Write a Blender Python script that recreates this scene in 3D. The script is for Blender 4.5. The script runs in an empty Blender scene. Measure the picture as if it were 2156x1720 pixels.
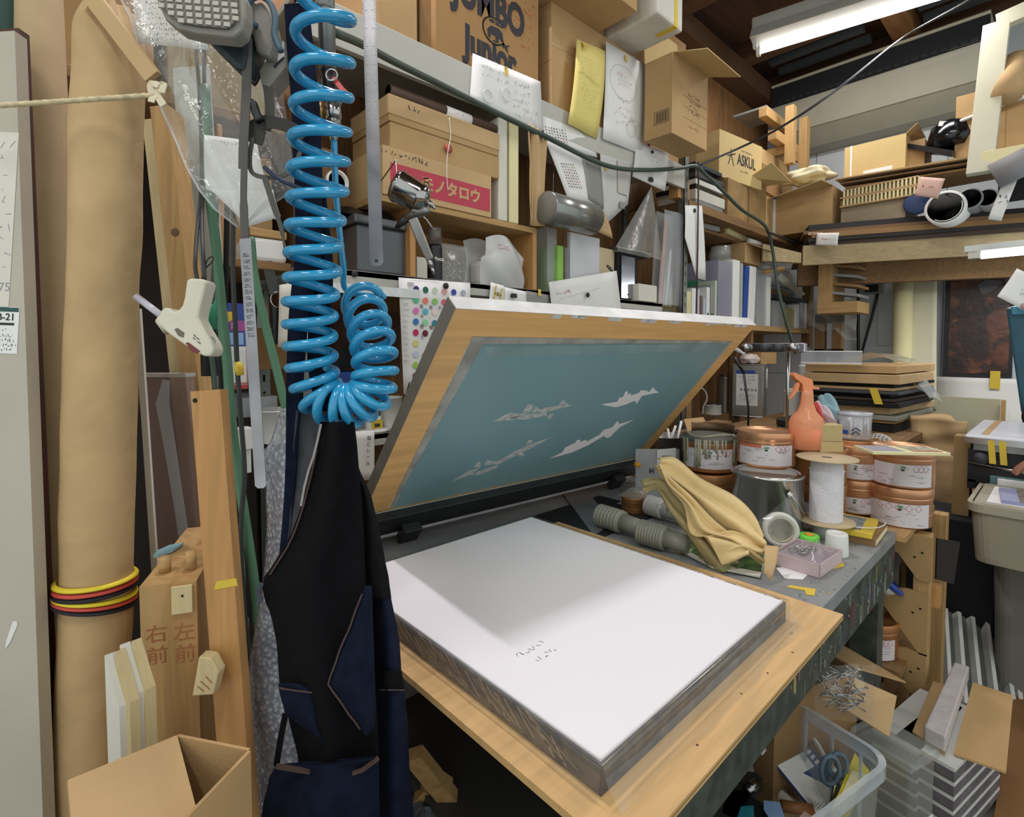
import bpy,bmesh,math,random
from mathutils import Vector,Matrix,Euler
from mathutils.geometry import tessellate_polygon
C=bpy.context.scene.collection
SC=bpy.context.scene
# -- camera
FPX,CX,CY,EYE=1100.0,1078.0,780.0,1.38
PITCH,YAW=math.atan((780-733)/1100.0),math.radians(47)
FW=Vector((math.cos(YAW)*math.cos(PITCH),math.sin(YAW)*math.cos(PITCH),-math.sin(PITCH)))
RT=Vector((math.sin(YAW),-math.cos(YAW),0));UP=RT.cross(FW)
EY=Vector((0,0,EYE))
cam=bpy.data.cameras.new('camera');camo=bpy.data.objects.new('camera',cam);C.objects.link(camo)
cam.sensor_fit='HORIZONTAL';cam.sensor_width=36;cam.lens=FPX/2156*36;cam.clip_start=.02
cam.shift_y=-80/2156.0
camo.matrix_world=Matrix(((RT.x,UP.x,-FW.x,0),(RT.y,UP.y,-FW.y,0),(RT.z,UP.z,-FW.z,EYE),(0,0,0,1)))
SC.camera=camo
# -- world and exposure
wd=bpy.data.worlds.new('world');SC.world=wd;wd.use_nodes=True
wd.node_tree.nodes['Background'].inputs[0].default_value=(.93,1,1,1)
wd.node_tree.nodes['Background'].inputs[1].default_value=1.0
SC.view_settings.view_transform='Standard';SC.view_settings.look='None'
SC.view_settings.exposure=0.0;SC.view_settings.gamma=1;SC.view_settings.use_curve_mapping=False
SC.cycles.max_bounces=8;SC.cycles.transparent_max_bounces=12;SC.cycles.use_denoising=True
LAMPS=[(.76,1.50,3.66,.36,'Y',31,(1,.92,1)),(.55,-.75,3.60,1.2,'Y',13,(1,.98,.98)),(2.6,.1,3.62,1.2,'Y',15,(1,.98,.97)),(4.00,1.02,3.55,1.25,'Y',17,(1,.98,.97)),(-.9,.2,3.60,1.2,'Y',22,(1,.98,.95))]
# -- where things stand
def ray(px,py):return FW+RT*((px-CX)/FPX)-UP*((py-CY)/FPX)
def onZ(px,py,z):d=ray(px,py);return EY+d*((z-EYE)/d.z)
def onY(px,py,y):d=ray(px,py);return EY+d*(y/d.y)
def onX(px,py,x):d=ray(px,py);return EY+d*(x/d.x)
def at(px,py,dep):return EY+ray(px,py)*dep
def onP(px,py,p0,n):d=ray(px,py);return EY+d*((p0-EY).dot(n)/d.dot(n))
# -- materials (all procedural)
MT={}
def lin(c):
 if isinstance(c,str):c=tuple(int(c[i:i+2],16) for i in (0,2,4))
 c=[v/255.0 for v in c]
 return tuple((v/12.92 if v<=.04045 else ((v+.055)/1.055)**2.4) for v in c)+(1,)
def mat(name,col,rough=.6,metal=0,noise=None,bump=0,bscale=200,kind=None,trans=0,alpha=1,emit=0,col2=None,spec=.5,sheen=0):
 if name in MT:return MT[name]
 m=bpy.data.materials.new(name);m.use_nodes=True;nt=m.node_tree;N=nt.nodes;L=nt.links
 b=N['Principled BSDF'];c=lin(col)
 b.inputs['Base Color'].default_value=c;b.inputs['Roughness'].default_value=rough;b.inputs['Metallic'].default_value=metal
 b.inputs['Specular IOR Level'].default_value=spec
 if trans:b.inputs['Transmission Weight'].default_value=trans
 if alpha<1:b.inputs['Alpha'].default_value=alpha
 if sheen:b.inputs['Sheen Weight'].default_value=sheen
 if emit:b.inputs['Emission Color'].default_value=c;b.inputs['Emission Strength'].default_value=emit
 tc=N.new('ShaderNodeTexCoord')
 if noise or kind:
  sc,am=noise or (6,.12)
  c2=lin(col2) if col2 else tuple(max(0,v*(1-am*1.6)) for v in c[:3])+(1,)
  c1=c if col2 else tuple(min(1,v*(1+am*.6)) for v in c[:3])+(1,)
  mp=N.new('ShaderNodeMapping');L.new(tc.outputs['Object'],mp.inputs[0])
  nz=N.new('ShaderNodeTexNoise');nz.inputs['Scale'].default_value=sc;nz.inputs['Detail'].default_value=6
  fac=nz.outputs[0]
  if kind in ('woodX','woodY','woodZ'):
   s=[14,14,14];s['XYZ'.index(kind[-1])]=.9
   mp.inputs['Scale'].default_value=s
   nz.inputs['Distortion'].default_value=1.6
  elif kind=='ply':
   mp.inputs['Scale'].default_value=(2.2,26,10);nz.inputs['Distortion'].default_value=.6
  elif kind=='vor':
   nz=N.new('ShaderNodeTexVoronoi');nz.inputs['Scale'].default_value=sc;fac=nz.outputs['Distance']
  L.new(mp.outputs[0],nz.inputs['Vector'])
  rp=N.new('ShaderNodeValToRGB');rp.color_ramp.elements[0].position=.3;rp.color_ramp.elements[1].position=.72
  rp.color_ramp.elements[0].color=c2;rp.color_ramp.elements[1].color=c1
  L.new(fac,rp.inputs[0]);L.new(rp.outputs[0],b.inputs['Base Color'])
 if bump:
  n2=N.new('ShaderNodeTexNoise');n2.inputs['Scale'].default_value=bscale;n2.inputs['Detail'].default_value=4
  L.new(tc.outputs['Object'],n2.inputs['Vector'])
  bp=N.new('ShaderNodeBump');bp.inputs['Strength'].default_value=bump;bp.inputs['Distance'].default_value=.01
  L.new(n2.outputs[0],bp.inputs['Height']);L.new(bp.outputs[0],b.inputs['Normal'])
 MT[name]=m;return m
def clear(name,col,opac,rough=.15,bump=0,bscale=30,gloss=.5):
 if name in MT:return MT[name]
 m=mat(name,col,rough,bump=bump,bscale=bscale,spec=gloss);nt=m.node_tree;N=nt.nodes;L=nt.links
 t=N.new('ShaderNodeBsdfTransparent');t.inputs[0].default_value=tuple(min(1,v*.30+.72) for v in lin(col)[:3])+(1,)
 x=N.new('ShaderNodeMixShader');lw=N.new('ShaderNodeLayerWeight');lw.inputs[0].default_value=.5;pw=N.new('ShaderNodeMath');pw.operation='POWER';pw.inputs[1].default_value=3.2
 f=N.new('ShaderNodeMath');f.operation='MULTIPLY_ADD';f.inputs[1].default_value=.62;f.inputs[2].default_value=.035;L.new(lw.outputs['Facing'],pw.inputs[0]);L.new(pw.outputs[0],f.inputs[0])
 gl=N.new('ShaderNodeBsdfGlossy');gl.inputs['Roughness'].default_value=rough;y=N.new('ShaderNodeMixShader')
 x.inputs[0].default_value=opac;L.new(t.outputs[0],x.inputs[1]);L.new(N['Principled BSDF'].outputs[0],x.inputs[2])
 L.new(f.outputs[0],y.inputs[0]);L.new(x.outputs[0],y.inputs[1]);L.new(gl.outputs[0],y.inputs[2])
 if bump:
  bn=[n for n in N if n.type=='BUMP'][0];L.new(bn.outputs[0],lw.inputs['Normal']);L.new(bn.outputs[0],gl.inputs['Normal'])
 L.new(y.outputs[0],N['Material Output'].inputs[0]);return m
def lucent(name,col,share=.5,rough=.7,clearness=0):
 if name in MT:return MT[name]
 m=mat(name,col,rough);nt=m.node_tree;N=nt.nodes;L=nt.links
 t=N.new('ShaderNodeBsdfTranslucent');t.inputs[0].default_value=lin(col)
 x=N.new('ShaderNodeMixShader');x.inputs[0].default_value=share
 L.new(N['Principled BSDF'].outputs[0],x.inputs[1]);L.new(t.outputs[0],x.inputs[2]);o=x.outputs[0]
 if clearness:
  tr=N.new('ShaderNodeBsdfTransparent');tr.inputs[0].default_value=lin(col)
  y=N.new('ShaderNodeMixShader');y.inputs[0].default_value=clearness
  L.new(o,y.inputs[1]);L.new(tr.outputs[0],y.inputs[2]);o=y.outputs[0]
 L.new(o,N['Material Output'].inputs[0]);return m
KRAFT=mat('kraft_board','b99767',.85,noise=(5,.07),bump=.12,bscale=260)
KRAFT2=mat('kraft_board_tan','c4a476',.85,noise=(4,.06),bump=.1,bscale=260)
KRAFT3=mat('kraft_board_dark','96744a',.9,noise=(5,.1))
KRAFTY=mat('kraft_board_yellow','cdb27a',.85,noise=(4,.06))
KPAPER=mat('kraft_paper','c2a375',.8,noise=(9,.1),bump=.5,bscale=14)
WHITE=mat('white_paper','e6e5e1',.8,noise=(3,.02))
WHITEP=mat('white_plastic','e2e2dc',.4,noise=(5,.03))
OFFW=mat('off_white_board','d6d2c4',.7,noise=(6,.04))
IVORY=mat('ivory_plastic','d9d4bf',.45,noise=(9,.05))
YPAPER=mat('yellow_paper','e3d27c',.8,noise=(4,.04))
YTAPE=mat('yellow_tape','d9bb3c',.55,noise=(20,.06))
CREAM=mat('cream_paper','e2d9a8',.8,noise=(4,.04))
PINK=mat('pink_paper','d9b3a5',.8,noise=(4,.05))
INK=mat('dark_ink','2b2a30',.7)
GREYINK=mat('grey_pencil','8d8d90',.8)
REDINK=mat('red_ink','b5524c',.7)
BLUEINK=mat('blue_print','2d4590',.6)
PINE=mat('pine_wood','b8935e',.65,noise=(2.5,.16),kind='woodZ')
PINEX=mat('pine_wood_long','b8935e',.65,noise=(2.5,.16),kind='woodX')
PINEY=mat('pine_wood_cross','b08a56',.65,noise=(2.5,.16),kind='woodY')
OLDWOOD=mat('old_wood','8a6840',.75,noise=(2.5,.2),kind='woodX')
OLDWOODZ=mat('old_wood_upright','8a6840',.75,noise=(2.5,.2),kind='woodZ')
DARKWOOD=mat('dark_wood','54392a',.75,noise=(2.5,.25),kind='woodY')
PALEWOOD=mat('pale_wood','cdb98a',.7,noise=(3,.1),kind='woodZ')
ORWOOD=mat('orange_wood','c08e54',.6,noise=(3,.14),kind='woodZ')
PLY=mat('plywood_face','d2ac74',.5,noise=(2,.12),kind='ply')
STEEL=mat('bright_steel','b9b9b6',.22,1,noise=(30,.08))
DSTEEL=mat('dull_steel','8a8a88',.38,1,noise=(12,.15))
GALV=mat('galvanised_steel','9a9c98',.35,.85,noise=(7,.2))
SHELFP=mat('grey_shelf_paint','b9b8ae',.5,noise=(3,.06))
BLACK=mat('black_plastic','1b1b1d',.4,noise=(8,.1))
BLACKM=mat('black_matt','121214',.85,noise=(5,.2))
DGREY=mat('dark_grey_plastic','3d3f43',.5,noise=(6,.1))
GREY=mat('grey_plastic','8b8d8c',.5,noise=(6,.06))
RUBBER=mat('dark_rubber','2f3431',.6,noise=(9,.1))
COPPER=mat('copper_can','d39c72',.34,.6,noise=(6,.12))
COPPERD=mat('copper_can_dull','bb8452',.42,.5,noise=(5,.14))
BLUEH=mat('blue_hose_plastic','2a95c4',.2,noise=(40,.08),spec=.7)
GREENH=mat('green_hose_rubber','4f7a5c',.55,noise=(20,.1))
DGREENH=mat('dark_green_hose','3b4a41',.5,noise=(20,.12))
TEAL=mat('teal_machine_paint','2f5f70',.45,noise=(5,.15))
RED=mat('red_plastic','c23a35',.45)
BLUE=mat('blue_plastic','2c4fa0',.45,noise=(5,.06))
FILM=clear('clear_film','eef0ee',.04,.12)
FILMG=clear('grey_clear_film','d3d5ce',.22,.2,bump=.4,bscale=16)
ACRYL=clear('clear_acrylic','dfe6e4',.16,.06)
FROST=clear('frosted_plastic','d9dee1',.32,.35)
# -- mesh building
class MB:
 def __init__(s):s.v=[];s.f=[];s.k=[];s.s=[];s.ms=[];s.M=Matrix.Identity(4)
 def add(s,vs,fs,m,smooth=False,M=None):
  T=s.M@M if M is not None else s.M
  o=len(s.v);s.v+=[T@Vector(v) for v in vs]
  if m not in s.ms:s.ms.append(m)
  k=s.ms.index(m)
  for f in fs:s.f.append([o+i for i in f]);s.k.append(k);s.s.append(smooth)
  return s
 def box(s,x0,x1,y0,y1,z0,z1,m,M=None):
  vs=[(x,y,z) for x in (x0,x1) for y in (y0,y1) for z in (z0,z1)]
  return s.add(vs,[(0,1,3,2),(4,6,7,5),(0,4,5,1),(2,3,7,6),(0,2,6,4),(1,5,7,3)],m,M=M)
 def cb(s,c,d,m,rot=None):
  M=Matrix.Translation(c)@(Euler(rot).to_matrix().to_4x4() if rot else Matrix.Identity(4))
  return s.box(-d[0]/2,d[0]/2,-d[1]/2,d[1]/2,-d[2]/2,d[2]/2,m,M)
 def hexa(s,b,t,m):
  return s.add(list(b)+list(t),[(3,2,1,0),(4,5,6,7),(0,1,5,4),(1,2,6,5),(2,3,7,6),(3,0,4,7)],m)
 def lathe(s,prof,m,seg=32,M=None,sx=1,sy=1,smooth=True):
  vs=[];fs=[];n=len(prof)
  for i in range(seg):
   a=2*math.pi*i/seg
   for r,z in prof:vs.append((r*math.cos(a)*sx,r*math.sin(a)*sy,z))
  for i in range(seg):
   j=(i+1)%seg
   for k in range(n-1):fs.append((i*n+k,j*n+k,j*n+k+1,i*n+k+1))
  if prof[0][0]>1e-6:fs.append([i*n for i in range(seg)][::-1])
  if prof[-1][0]>1e-6:fs.append([i*n+n-1 for i in range(seg)])
  return s.add(vs,fs,m,smooth,M)
 def ring(s,ro,ri,z0,z1,m,seg=32,M=None):
  return s.lathe([(ro,z0),(ro,z1),(ri,z1),(ri,z0),(ro,z0)],m,seg,M,smooth=False)
 def tube(s,pts,r,m,seg=8,closed=False,flat=1.0):
  P=[Vector(p) for p in pts];n=len(P);vs=[];fs=[]
  rr=r if isinstance(r,(list,tuple)) else [r]*n
  t0=(P[1]-P[0]).normalized();a=t0.orthogonal().normalized()
  for i in range(n):
   if closed:t=(P[(i+1)%n]-P[i-1]).normalized()
   else :t=(P[min(i+1,n-1)]-P[max(i-1,0)]).normalized()
   a=(a-t*a.dot(t)).normalized();b=t.cross(a)
   for k in range(seg):
    q=2*math.pi*k/seg;vs.append(P[i]+(a*math.cos(q)+b*math.sin(q)*flat)*rr[i])
  for i in range(n if closed else n-1):
   j=(i+1)%n
   for k in range(seg):l=(k+1)%seg;fs.append((i*seg+k,i*seg+l,j*seg+l,j*seg+k))
  if not closed:fs.append(list(range(seg))[::-1]);fs.append([(n-1)*seg+k for k in range(seg)])
  return s.add(vs,fs,m,True)
 def ribbon(s,pts,w,th,m,side=None):
  P=[Vector(p) for p in pts];n=len(P);vs=[];fs=[]
  for i in range(n):
   t=(P[min(i+1,n-1)]-P[max(i-1,0)]).normalized()
   sd=Vector(side) if side is not None else RT
   sd=(sd-t*sd.dot(t)).normalized();nn=t.cross(sd)
   ww=w[i] if isinstance(w,(list,tuple)) else w
   for q,h in ((-1,-1),(1,-1),(1,1),(-1,1)):vs.append(P[i]+sd*ww/2*q+nn*th/2*h)
  for i in range(n-1):
   for k in range(4):l=(k+1)%4;fs.append((i*4+k,i*4+l,i*4+4+l,i*4+4+k))
  fs+=[(3,2,1,0),tuple((n-1)*4+k for k in range(4))]
  return s.add(vs,fs,m)
 def poly(s,pts,m,th=.001,nrm=None):
  P=[Vector(p) for p in pts]
  if nrm is None:
   nrm=Vector((0,0,0));c=sum(P,Vector())/len(P)
   for i in range(len(P)):nrm+=(P[i]-c).cross(P[(i+1)%len(P)]-c)
  nn=Vector(nrm).normalized();n=len(P)
  tr=tessellate_polygon([P]);A=[p+nn*th/2 for p in P]+[p-nn*th/2 for p in P]
  fs=[]
  for a,b,c in tr:
   if (P[b]-P[a]).cross(P[c]-P[a]).dot(nn)<0:a,b=b,a
   fs+=[(a,b,c),(n+c,n+b,n+a)]
  fs+=[(i,n+i,n+(i+1)%n,(i+1)%n) for i in range(n)]
  return s.add(A,fs,m)
 def prism(s,pts2,z0,z1,m,M=None,top=1.0):
  c=Vector((sum(p[0] for p in pts2)/len(pts2),sum(p[1] for p in pts2)/len(pts2)));n=len(pts2)
  vs=[(p[0],p[1],z0) for p in pts2]+[(c.x+(p[0]-c.x)*top,c.y+(p[1]-c.y)*top,z1) for p in pts2]
  fs=[tuple(range(n))[::-1],tuple(range(n,2*n))]+[(i,(i+1)%n,n+(i+1)%n,n+i) for i in range(n)]
  return s.add(vs,fs,m,M=M)
 def grid(s,fn,nu,nv,m,th=0,smooth=True):
  P=[[Vector(fn(i/nu,j/nv)) for j in range(nv+1)] for i in range(nu+1)]
  def nrm(i,j):
   a=P[min(i+1,nu)][j]-P[max(i-1,0)][j];b=P[i][min(j+1,nv)]-P[i][max(j-1,0)]
   q=a.cross(b);return q.normalized() if q.length>1e-12 else Vector((0,0,1))
  vs=[P[i][j] for i in range(nu+1) for j in range(nv+1)];w=nv+1;K=len(vs)
  fs=[(i*w+j,(i+1)*w+j,(i+1)*w+j+1,i*w+j+1) for i in range(nu) for j in range(nv)]
  if th:
   vs+=[P[i][j]-nrm(i,j)*th for i in range(nu+1) for j in range(nv+1)]
   fs+=[tuple(K+q for q in f[::-1]) for f in fs[:nu*nv]]
   for i in range(nu):fs+=[(i*w,K+i*w,K+(i+1)*w,(i+1)*w),(i*w+nv,(i+1)*w+nv,K+(i+1)*w+nv,K+i*w+nv)]
   for j in range(nv):fs+=[(j,j+1,K+j+1,K+j),(nu*w+j,K+nu*w+j,K+nu*w+j+1,nu*w+j+1)]
  return s.add(vs,fs,m,smooth)
 def text(s,t,size,m,M,depth=.0004,align='CENTER',bold=0):
  cu=bpy.data.curves.new('lettering','FONT');cu.body=t;cu.size=size;cu.align_x=align;cu.align_y='CENTER'
  cu.extrude=depth;cu.resolution_u=3;cu.offset=bold
  ob=bpy.data.objects.new('lettering',cu);C.objects.link(ob)
  dg=bpy.context.evaluated_depsgraph_get();me=bpy.data.meshes.new_from_object(ob.evaluated_get(dg))
  s.add([v.co.copy() for v in me.vertices],[tuple(p.vertices) for p in me.polygons],m,M=M)
  bpy.data.meshes.remove(me);bpy.data.objects.remove(ob);bpy.data.curves.remove(cu);return s
 def strokes(s,lines,w,m,M,h=.0006):
  for ln in lines:
   for a,b in zip(ln,ln[1:]):
    a=Vector((a[0],a[1],0));b=Vector((b[0],b[1],0));d=b-a
    if d.length<1e-6:continue
    q=Vector((-d.y,d.x,0)).normalized()*w/2;e=d.normalized()*w/3
    s.add([a-q-e+Vector((0,0,h)),b-q+e+Vector((0,0,h)),b+q+e+Vector((0,0,h)),a+q-e+Vector((0,0,h))],[(0,1,2,3)],m,M=M)
  return s
 def build(s,name,parent=None,loc=None,rot=None,label=None,cat=None,group=None,kind=None,bev=0,sub=0):
  me=bpy.data.meshes.new(name);L=Vector(loc) if loc is not None else Vector()
  if parent is None and loc is None and s.v:
   zs=min(v.z for v in s.v);L=Vector((sum(v.x for v in s.v)/len(s.v),sum(v.y for v in s.v)/len(s.v),zs))
   vs=[v-L for v in s.v]
  else :vs=s.v
  me.from_pydata([tuple(v) for v in vs],[],s.f)
  for m in s.ms:me.materials.append(m)
  me.polygons.foreach_set('material_index',s.k);me.polygons.foreach_set('use_smooth',s.s);me.update()
  o=bpy.data.objects.new(name,me);C.objects.link(o);o.location=L
  if rot:o.rotation_euler=rot
  if parent:o.parent=parent
  if bev:
   b=o.modifiers.new('edge','BEVEL');b.width=bev;b.segments=2;b.limit_method='ANGLE'
  if sub:
   b=o.modifiers.new('smooth','SUBSURF');b.levels=sub;b.render_levels=sub
  tag(o,label,cat,group,kind);return o
def tag(o,label=None,cat=None,group=None,kind=None):
 for k,v in (('label',label),('category',cat),('group',group),('kind',kind)):
  if v:o[k]=v
 return o
def thing(name,label,cat,loc=(0,0,0),rot=(0,0,0),group=None):
 o=bpy.data.objects.new(name,None);C.objects.link(o);o.location=loc;o.rotation_euler=rot;o.empty_display_size=.05
 return tag(o,label,cat,group)
def dup(o,loc,rot=None,label=None,group=None,scale=None):
 r=o.copy();C.objects.link(r);r.location=loc
 if rot is not None:r.rotation_euler=rot
 if label:r['label']=label
 if group:r['group']=group
 if scale:r.scale=scale
 for ch in list(o.children):
  c=ch.copy();C.objects.link(c);c.parent=r
  for g in list(ch.children):
   d=g.copy();C.objects.link(d);d.parent=c
 return r
def TR(x,y,z):return Matrix.Translation((x,y,z))
def RX(a):return Matrix.Rotation(a,4,'X')
def RY(a):return Matrix.Rotation(a,4,'Y')
def RZ(a):return Matrix.Rotation(a,4,'Z')
def spline(pts,n):
 P=[Vector(p) for p in pts];P=[P[0]*2-P[1]]+P+[P[-1]*2-P[-2]];out=[]
 for i in range(1,len(P)-2):
  for k in range(n):
   t=k/n;a,b,c,d=P[i-1:i+3]
   out.append(.5*((2*b)+(c-a)*t+(2*a-5*b+4*c-d)*t*t+(3*b-a-3*c+d)*t**3))
 return out+[P[-2]]
def rrect(w,d,r,n=5):
 out=[]
 for cx,cy,a0 in ((w/2-r,d/2-r,0),(-w/2+r,d/2-r,90),(-w/2+r,-d/2+r,180),(w/2-r,-d/2+r,270)):
  for k in range(n+1):
   a=math.radians(a0+90*k/n);out.append((cx+r*math.cos(a),cy+r*math.sin(a)))
 return out
def scrib(rnd,x0,x1,y0,y1,rows,dens=1.0):
 out=[];h=(y1-y0)/rows
 for i in range(rows):
  y=y1-h*(i+.5);x=x0+rnd.random()*(x1-x0)*.1;end=x1-(x1-x0)*rnd.random()*.35
  while x<end:
   w=h*.5*(.6+rnd.random()*.6);k=rnd.randint(2,3)
   out.append([(x+rnd.random()*w,y+(rnd.random()-.5)*h*.7) for _ in range(k)]);x+=w*(1.1+rnd.random()*.5)/dens
 return out
FACE_Y=lambda p:Matrix.Translation(p)@Matrix(((1,0,0,0),(0,0,-1,0),(0,1,0,0),(0,0,0,1)))
FACE_X=lambda p:Matrix.Translation(p)@Matrix(((0,0,-1,0),(-1,0,0,0),(0,1,0,0),(0,0,0,1)))
def sheet4(mb,q,m,th=.0006,curl=0,nu=6,nv=6):
 a,b,c,d=[Vector(p) for p in q]
 n=(b-a).cross(d-a).normalized()
 if n.dot(a-EY)>0:n=-n
 def fn(u,v):
  p=(a*(1-u)+b*u)*(1-v)+(d*(1-u)+c*u)*v
  return p+n*(curl*math.sin(math.pi*min(1,v*1.0))*.6+curl*.5*v*v*math.cos(3*u))
 mb.grid(fn,nu,nv,m,th)
 x=(b-a).normalized();y=n.cross(x)
 M=Matrix(((x.x,y.x,n.x,0),(x.y,y.y,n.y,0),(x.z,y.z,n.z,0),(0,0,0,1)));M.translation=(a+b+c+d)/4+n*.0015
 return M,(b-a).length,(d-a).length,fn
# -- the room
YS,ZB,ZL,ZU=1.55,1.10,1.625,2.42
YW,XW=2.05,5.25
BT=.79
def struct(name,mb,bev=0):return mb.build(name,loc=(0,0,0),kind='structure',bev=bev)
FLOORM=mat('concrete_floor','77746e',.75,noise=(3,.18),bump=.1,bscale=60)
WALLW=mat('white_wall_panel','d3d8db',.6,noise=(2,.03))
WALLP=mat('plywood_wall','8a6238',.7,noise=(2.2,.25),kind='woodZ')
CEILM=mat('ceiling_boards','5a4030',.8,noise=(2.2,.25),kind='woodX')
b=MB();b.box(-2.2,5.4,-2.6,2.2,-.1,0,FLOORM);struct('floor',b)
b=MB();b.box(-1.6,5.25,YW,YW+.1,0,3.9,WALLP);struct('wall_left',b)
b=MB();b.box(XW,XW+.1,-2.6,YW+.1,0,3.9,WALLW)
SEAM=mat('wall_seam','8f9496',.7)
for y in (1.62,.70,-.2):b.box(XW-.002,XW,y-.004,y+.004,.0,3.9,SEAM)
b.box(XW-.002,XW,-2.6,2.0,1.14,1.147,SEAM);b.box(XW-.002,XW,-2.6,2.0,2.115,2.121,SEAM)
struct('wall_back',b)
b=MB();b.box(-2.2,5.4,-2.6,2.2,3.84,3.92,CEILM);struct('ceiling',b)
TRIMM=mat('beam_wood','5f4129',.7,noise=(2.5,.22),kind='woodY')
BEAM2=mat('beam_wood_pale','94693f',.7,noise=(2.5,.2),kind='woodX')
b=MB();b.box(3.2,3.34,-2.5,2.05,3.62,3.84,TRIMM);struct('trim_1',b)
b=MB();b.box(5.05,5.25,-2.5,2.05,3.70,3.84,TRIMM);struct('trim_2',b)
b=MB();b.box(3.34,5.05,.86,1.0,3.70,3.84,BEAM2);struct('trim_3',b)
b=MB();b.box(4.3,4.44,-2.5,2.05,3.70,3.84,TRIMM);struct('trim_4',b)
b=MB();b.box(3.34,5.25,1.88,2.05,3.55,3.70,TRIMM);struct('trim_5',b)
METALR=mat('roof_steel','4c5458',.45,.4)
b=MB()
for y0,y1 in ((1.12,1.78),(.1,.8)):
 for x in (4.55,4.75):b.box(x,x+.07,y0,y1,3.715,3.76,METALR)
struct('trim_6',b)
# -- fluorescent lamps
TUBEM=mat('lit_tube','ffffff',.4,emit=7);LAMPW=mat('lamp_housing_enamel','d8d8cf',.4,noise=(4,.05))
def lamp(x,y,z,ln,along,watts,col,label,rz=0,zoff=.0,reflector=True):
 t=thing('fluorescent_light',label,'light',(x,y,z),(0,0,rz+(math.pi/2 if along=='Y' else 0)),'fluorescent ceiling lamps')
 b=MB();h=ln/2
 b.hexa([(-h,-.11,.0),(h,-.11,.0),(h,.11,.0),(-h,.11,.0)],[(-h,-.05,.09),(h,-.05,.09),(h,.05,.09),(-h,.05,.09)],LAMPW)
 b.box(-h,h,-.035,.035,.09,.17,LAMPW);b.build('housing',t,bev=.006)
 for s in (-1,1):
  for q in (-.06,.06):
   c=MB();c.cb((s*(h-.03),q,-.03),(.025,.035,.06),WHITEP);c.build('tube_holder',t)
 for q in (-.06,):
  c=MB();M=TR(-h+.04,q,-.035)@RY(math.pi/2)
  c.lathe([(.0,0),(.0145,.0),(.0145,ln-.08),(0,ln-.08)],TUBEM,14,M);c.build('tube',t)
 li=bpy.data.lights.new('tube_light','AREA');li.shape='RECTANGLE';li.size=ln-.1;li.size_y=.05 if ln<.6 else .2;li.energy=watts;li.color=col
 lo=bpy.data.objects.new('tube_light',li);C.objects.link(lo);lo.parent=t;lo.location=(0,0,-.06)
 return t
LL=['tube lamp on the ceiling over the stencil screen','tube lamp on the ceiling behind the plywood board','tube lamp on the ceiling over the bins','lit tube lamp hanging in front of the air conditioner','tube lamp on the ceiling over the cardboard rolls']
for i,(x,y,z,ln,al,w,c) in enumerate(LAMPS):lamp(x,y,z,ln,al,w,c,LL[i],rz=(.20 if i==3 else 0))
p=onX(2066,536,4.35)
t=thing('fluorescent_light','lit single tube under the cluttered far shelf near the dark painting','light',(p.x,p.y-.32,p.z+.0),(0,0,math.pi/2),'fluorescent ceiling lamps')
b=MB();b.box(-.34,.40,-.03,.03,.02,.06,LAMPW);b.build('housing',t,bev=.004)
b=MB();b.box(.32,.38,-.02,.02,-.02,.02,OFFW);b.build('tube_holder',t)
b=MB();b.lathe([(0,0),(.022,0),(.022,.64),(0,.64)],TUBEM,14,TR(-.32,0,-.005)@RY(math.pi/2));b.build('tube',t)
li=bpy.data.lights.new('tube_light','AREA');li.shape='RECTANGLE';li.size=.6;li.size_y=.05;li.energy=9;li.color=(1,.98,.95)
lo=bpy.data.objects.new('tube_light',li);C.objects.link(lo);lo.parent=t;lo.location=(0,0,-.04)
# -- shelving
SBX0,SBX1=.60,2.78
t=thing('steel_shelf','long grey painted steel shelf unit along the wall behind the screen','shelf',(0,YS,0))
def shelf(name,x0,x1,z,th,m,par,d=.46,y0=0,lip=0):
 b=MB();b.box(x0,x1,y0,d,z-th,z,m)
 return b.build(name,par,bev=.002)
b=MB();b.box(SBX0,2.80,0,.46,ZU-.02,ZU,SHELFP);b.box(SBX0,2.80,-.002,.02,ZU-.125,ZU,SHELFP);b.build('shelf_board',t,bev=.002)
b=MB();b.box(SBX0,2.58,0,.46,ZL-.02,ZL,SHELFP);b.box(SBX0,2.58,0,.02,ZL-.045,ZL,SHELFP);b.build('shelf_board',t,bev=.002)
b=MB();b.box(SBX0,1.6,0,.46,ZB-.02,ZB,SHELFP);b.box(SBX0,1.6,0,.02,ZB-.04,ZB,SHELFP);b.build('shelf_board',t,bev=.002)
for x,y in ((.60,.01),(2.80,.0),(.60,.42),(2.80,.42),(1.62,.42)):
 b=MB();b.box(x,x+.045,y,y+.004,0,2.52 if x>2 else 2.44,GALV);b.box(x,x+.004,y,y+.04,0,2.52 if x>2 else 2.44,GALV)
 for k in range(26):b.box(x+.02,x+.028,y-.0005,y,.9+k*.06,.925+k*.06,BLACKM)
 b.build('post',t)
b=MB();a0=onY(690,590,YS-.004);
b.box(a0.x-.05,1.0,YS-.014,YS-.004,ZL-.075,ZL-.045,STEEL);b.build('steel_rail',label='shiny steel strip under the edge of the middle grey shelf',cat='rail')
t=thing('wooden_shelf','old wooden shelf unit with files further along the wall','shelf',(0,YS,0))
shelf('shelf_board',2.86,5.0,2.245,.05,OLDWOOD,t);shelf('shelf_board',2.86,5.0,1.545,.04,PINEX,t)
for x,z0,z1 in ((4.93,1.39,2.19),(3.75,.8,2.19)):
 b=MB();b.box(x,x+.075,-.005 if x>4 else .1,.06 if x>4 else .15,z0,z1,OLDWOODZ);b.build('post',t,bev=.003)
b=MB();b.box(2.86,2.92,.0,.46,.8,1.5,OLDWOODZ);b.build('side_panel',t)
b=MB();b.box(3.8,3.84,.02,.4,.9,1.5,OLDWOODZ);b.build('side_panel',t)
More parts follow.
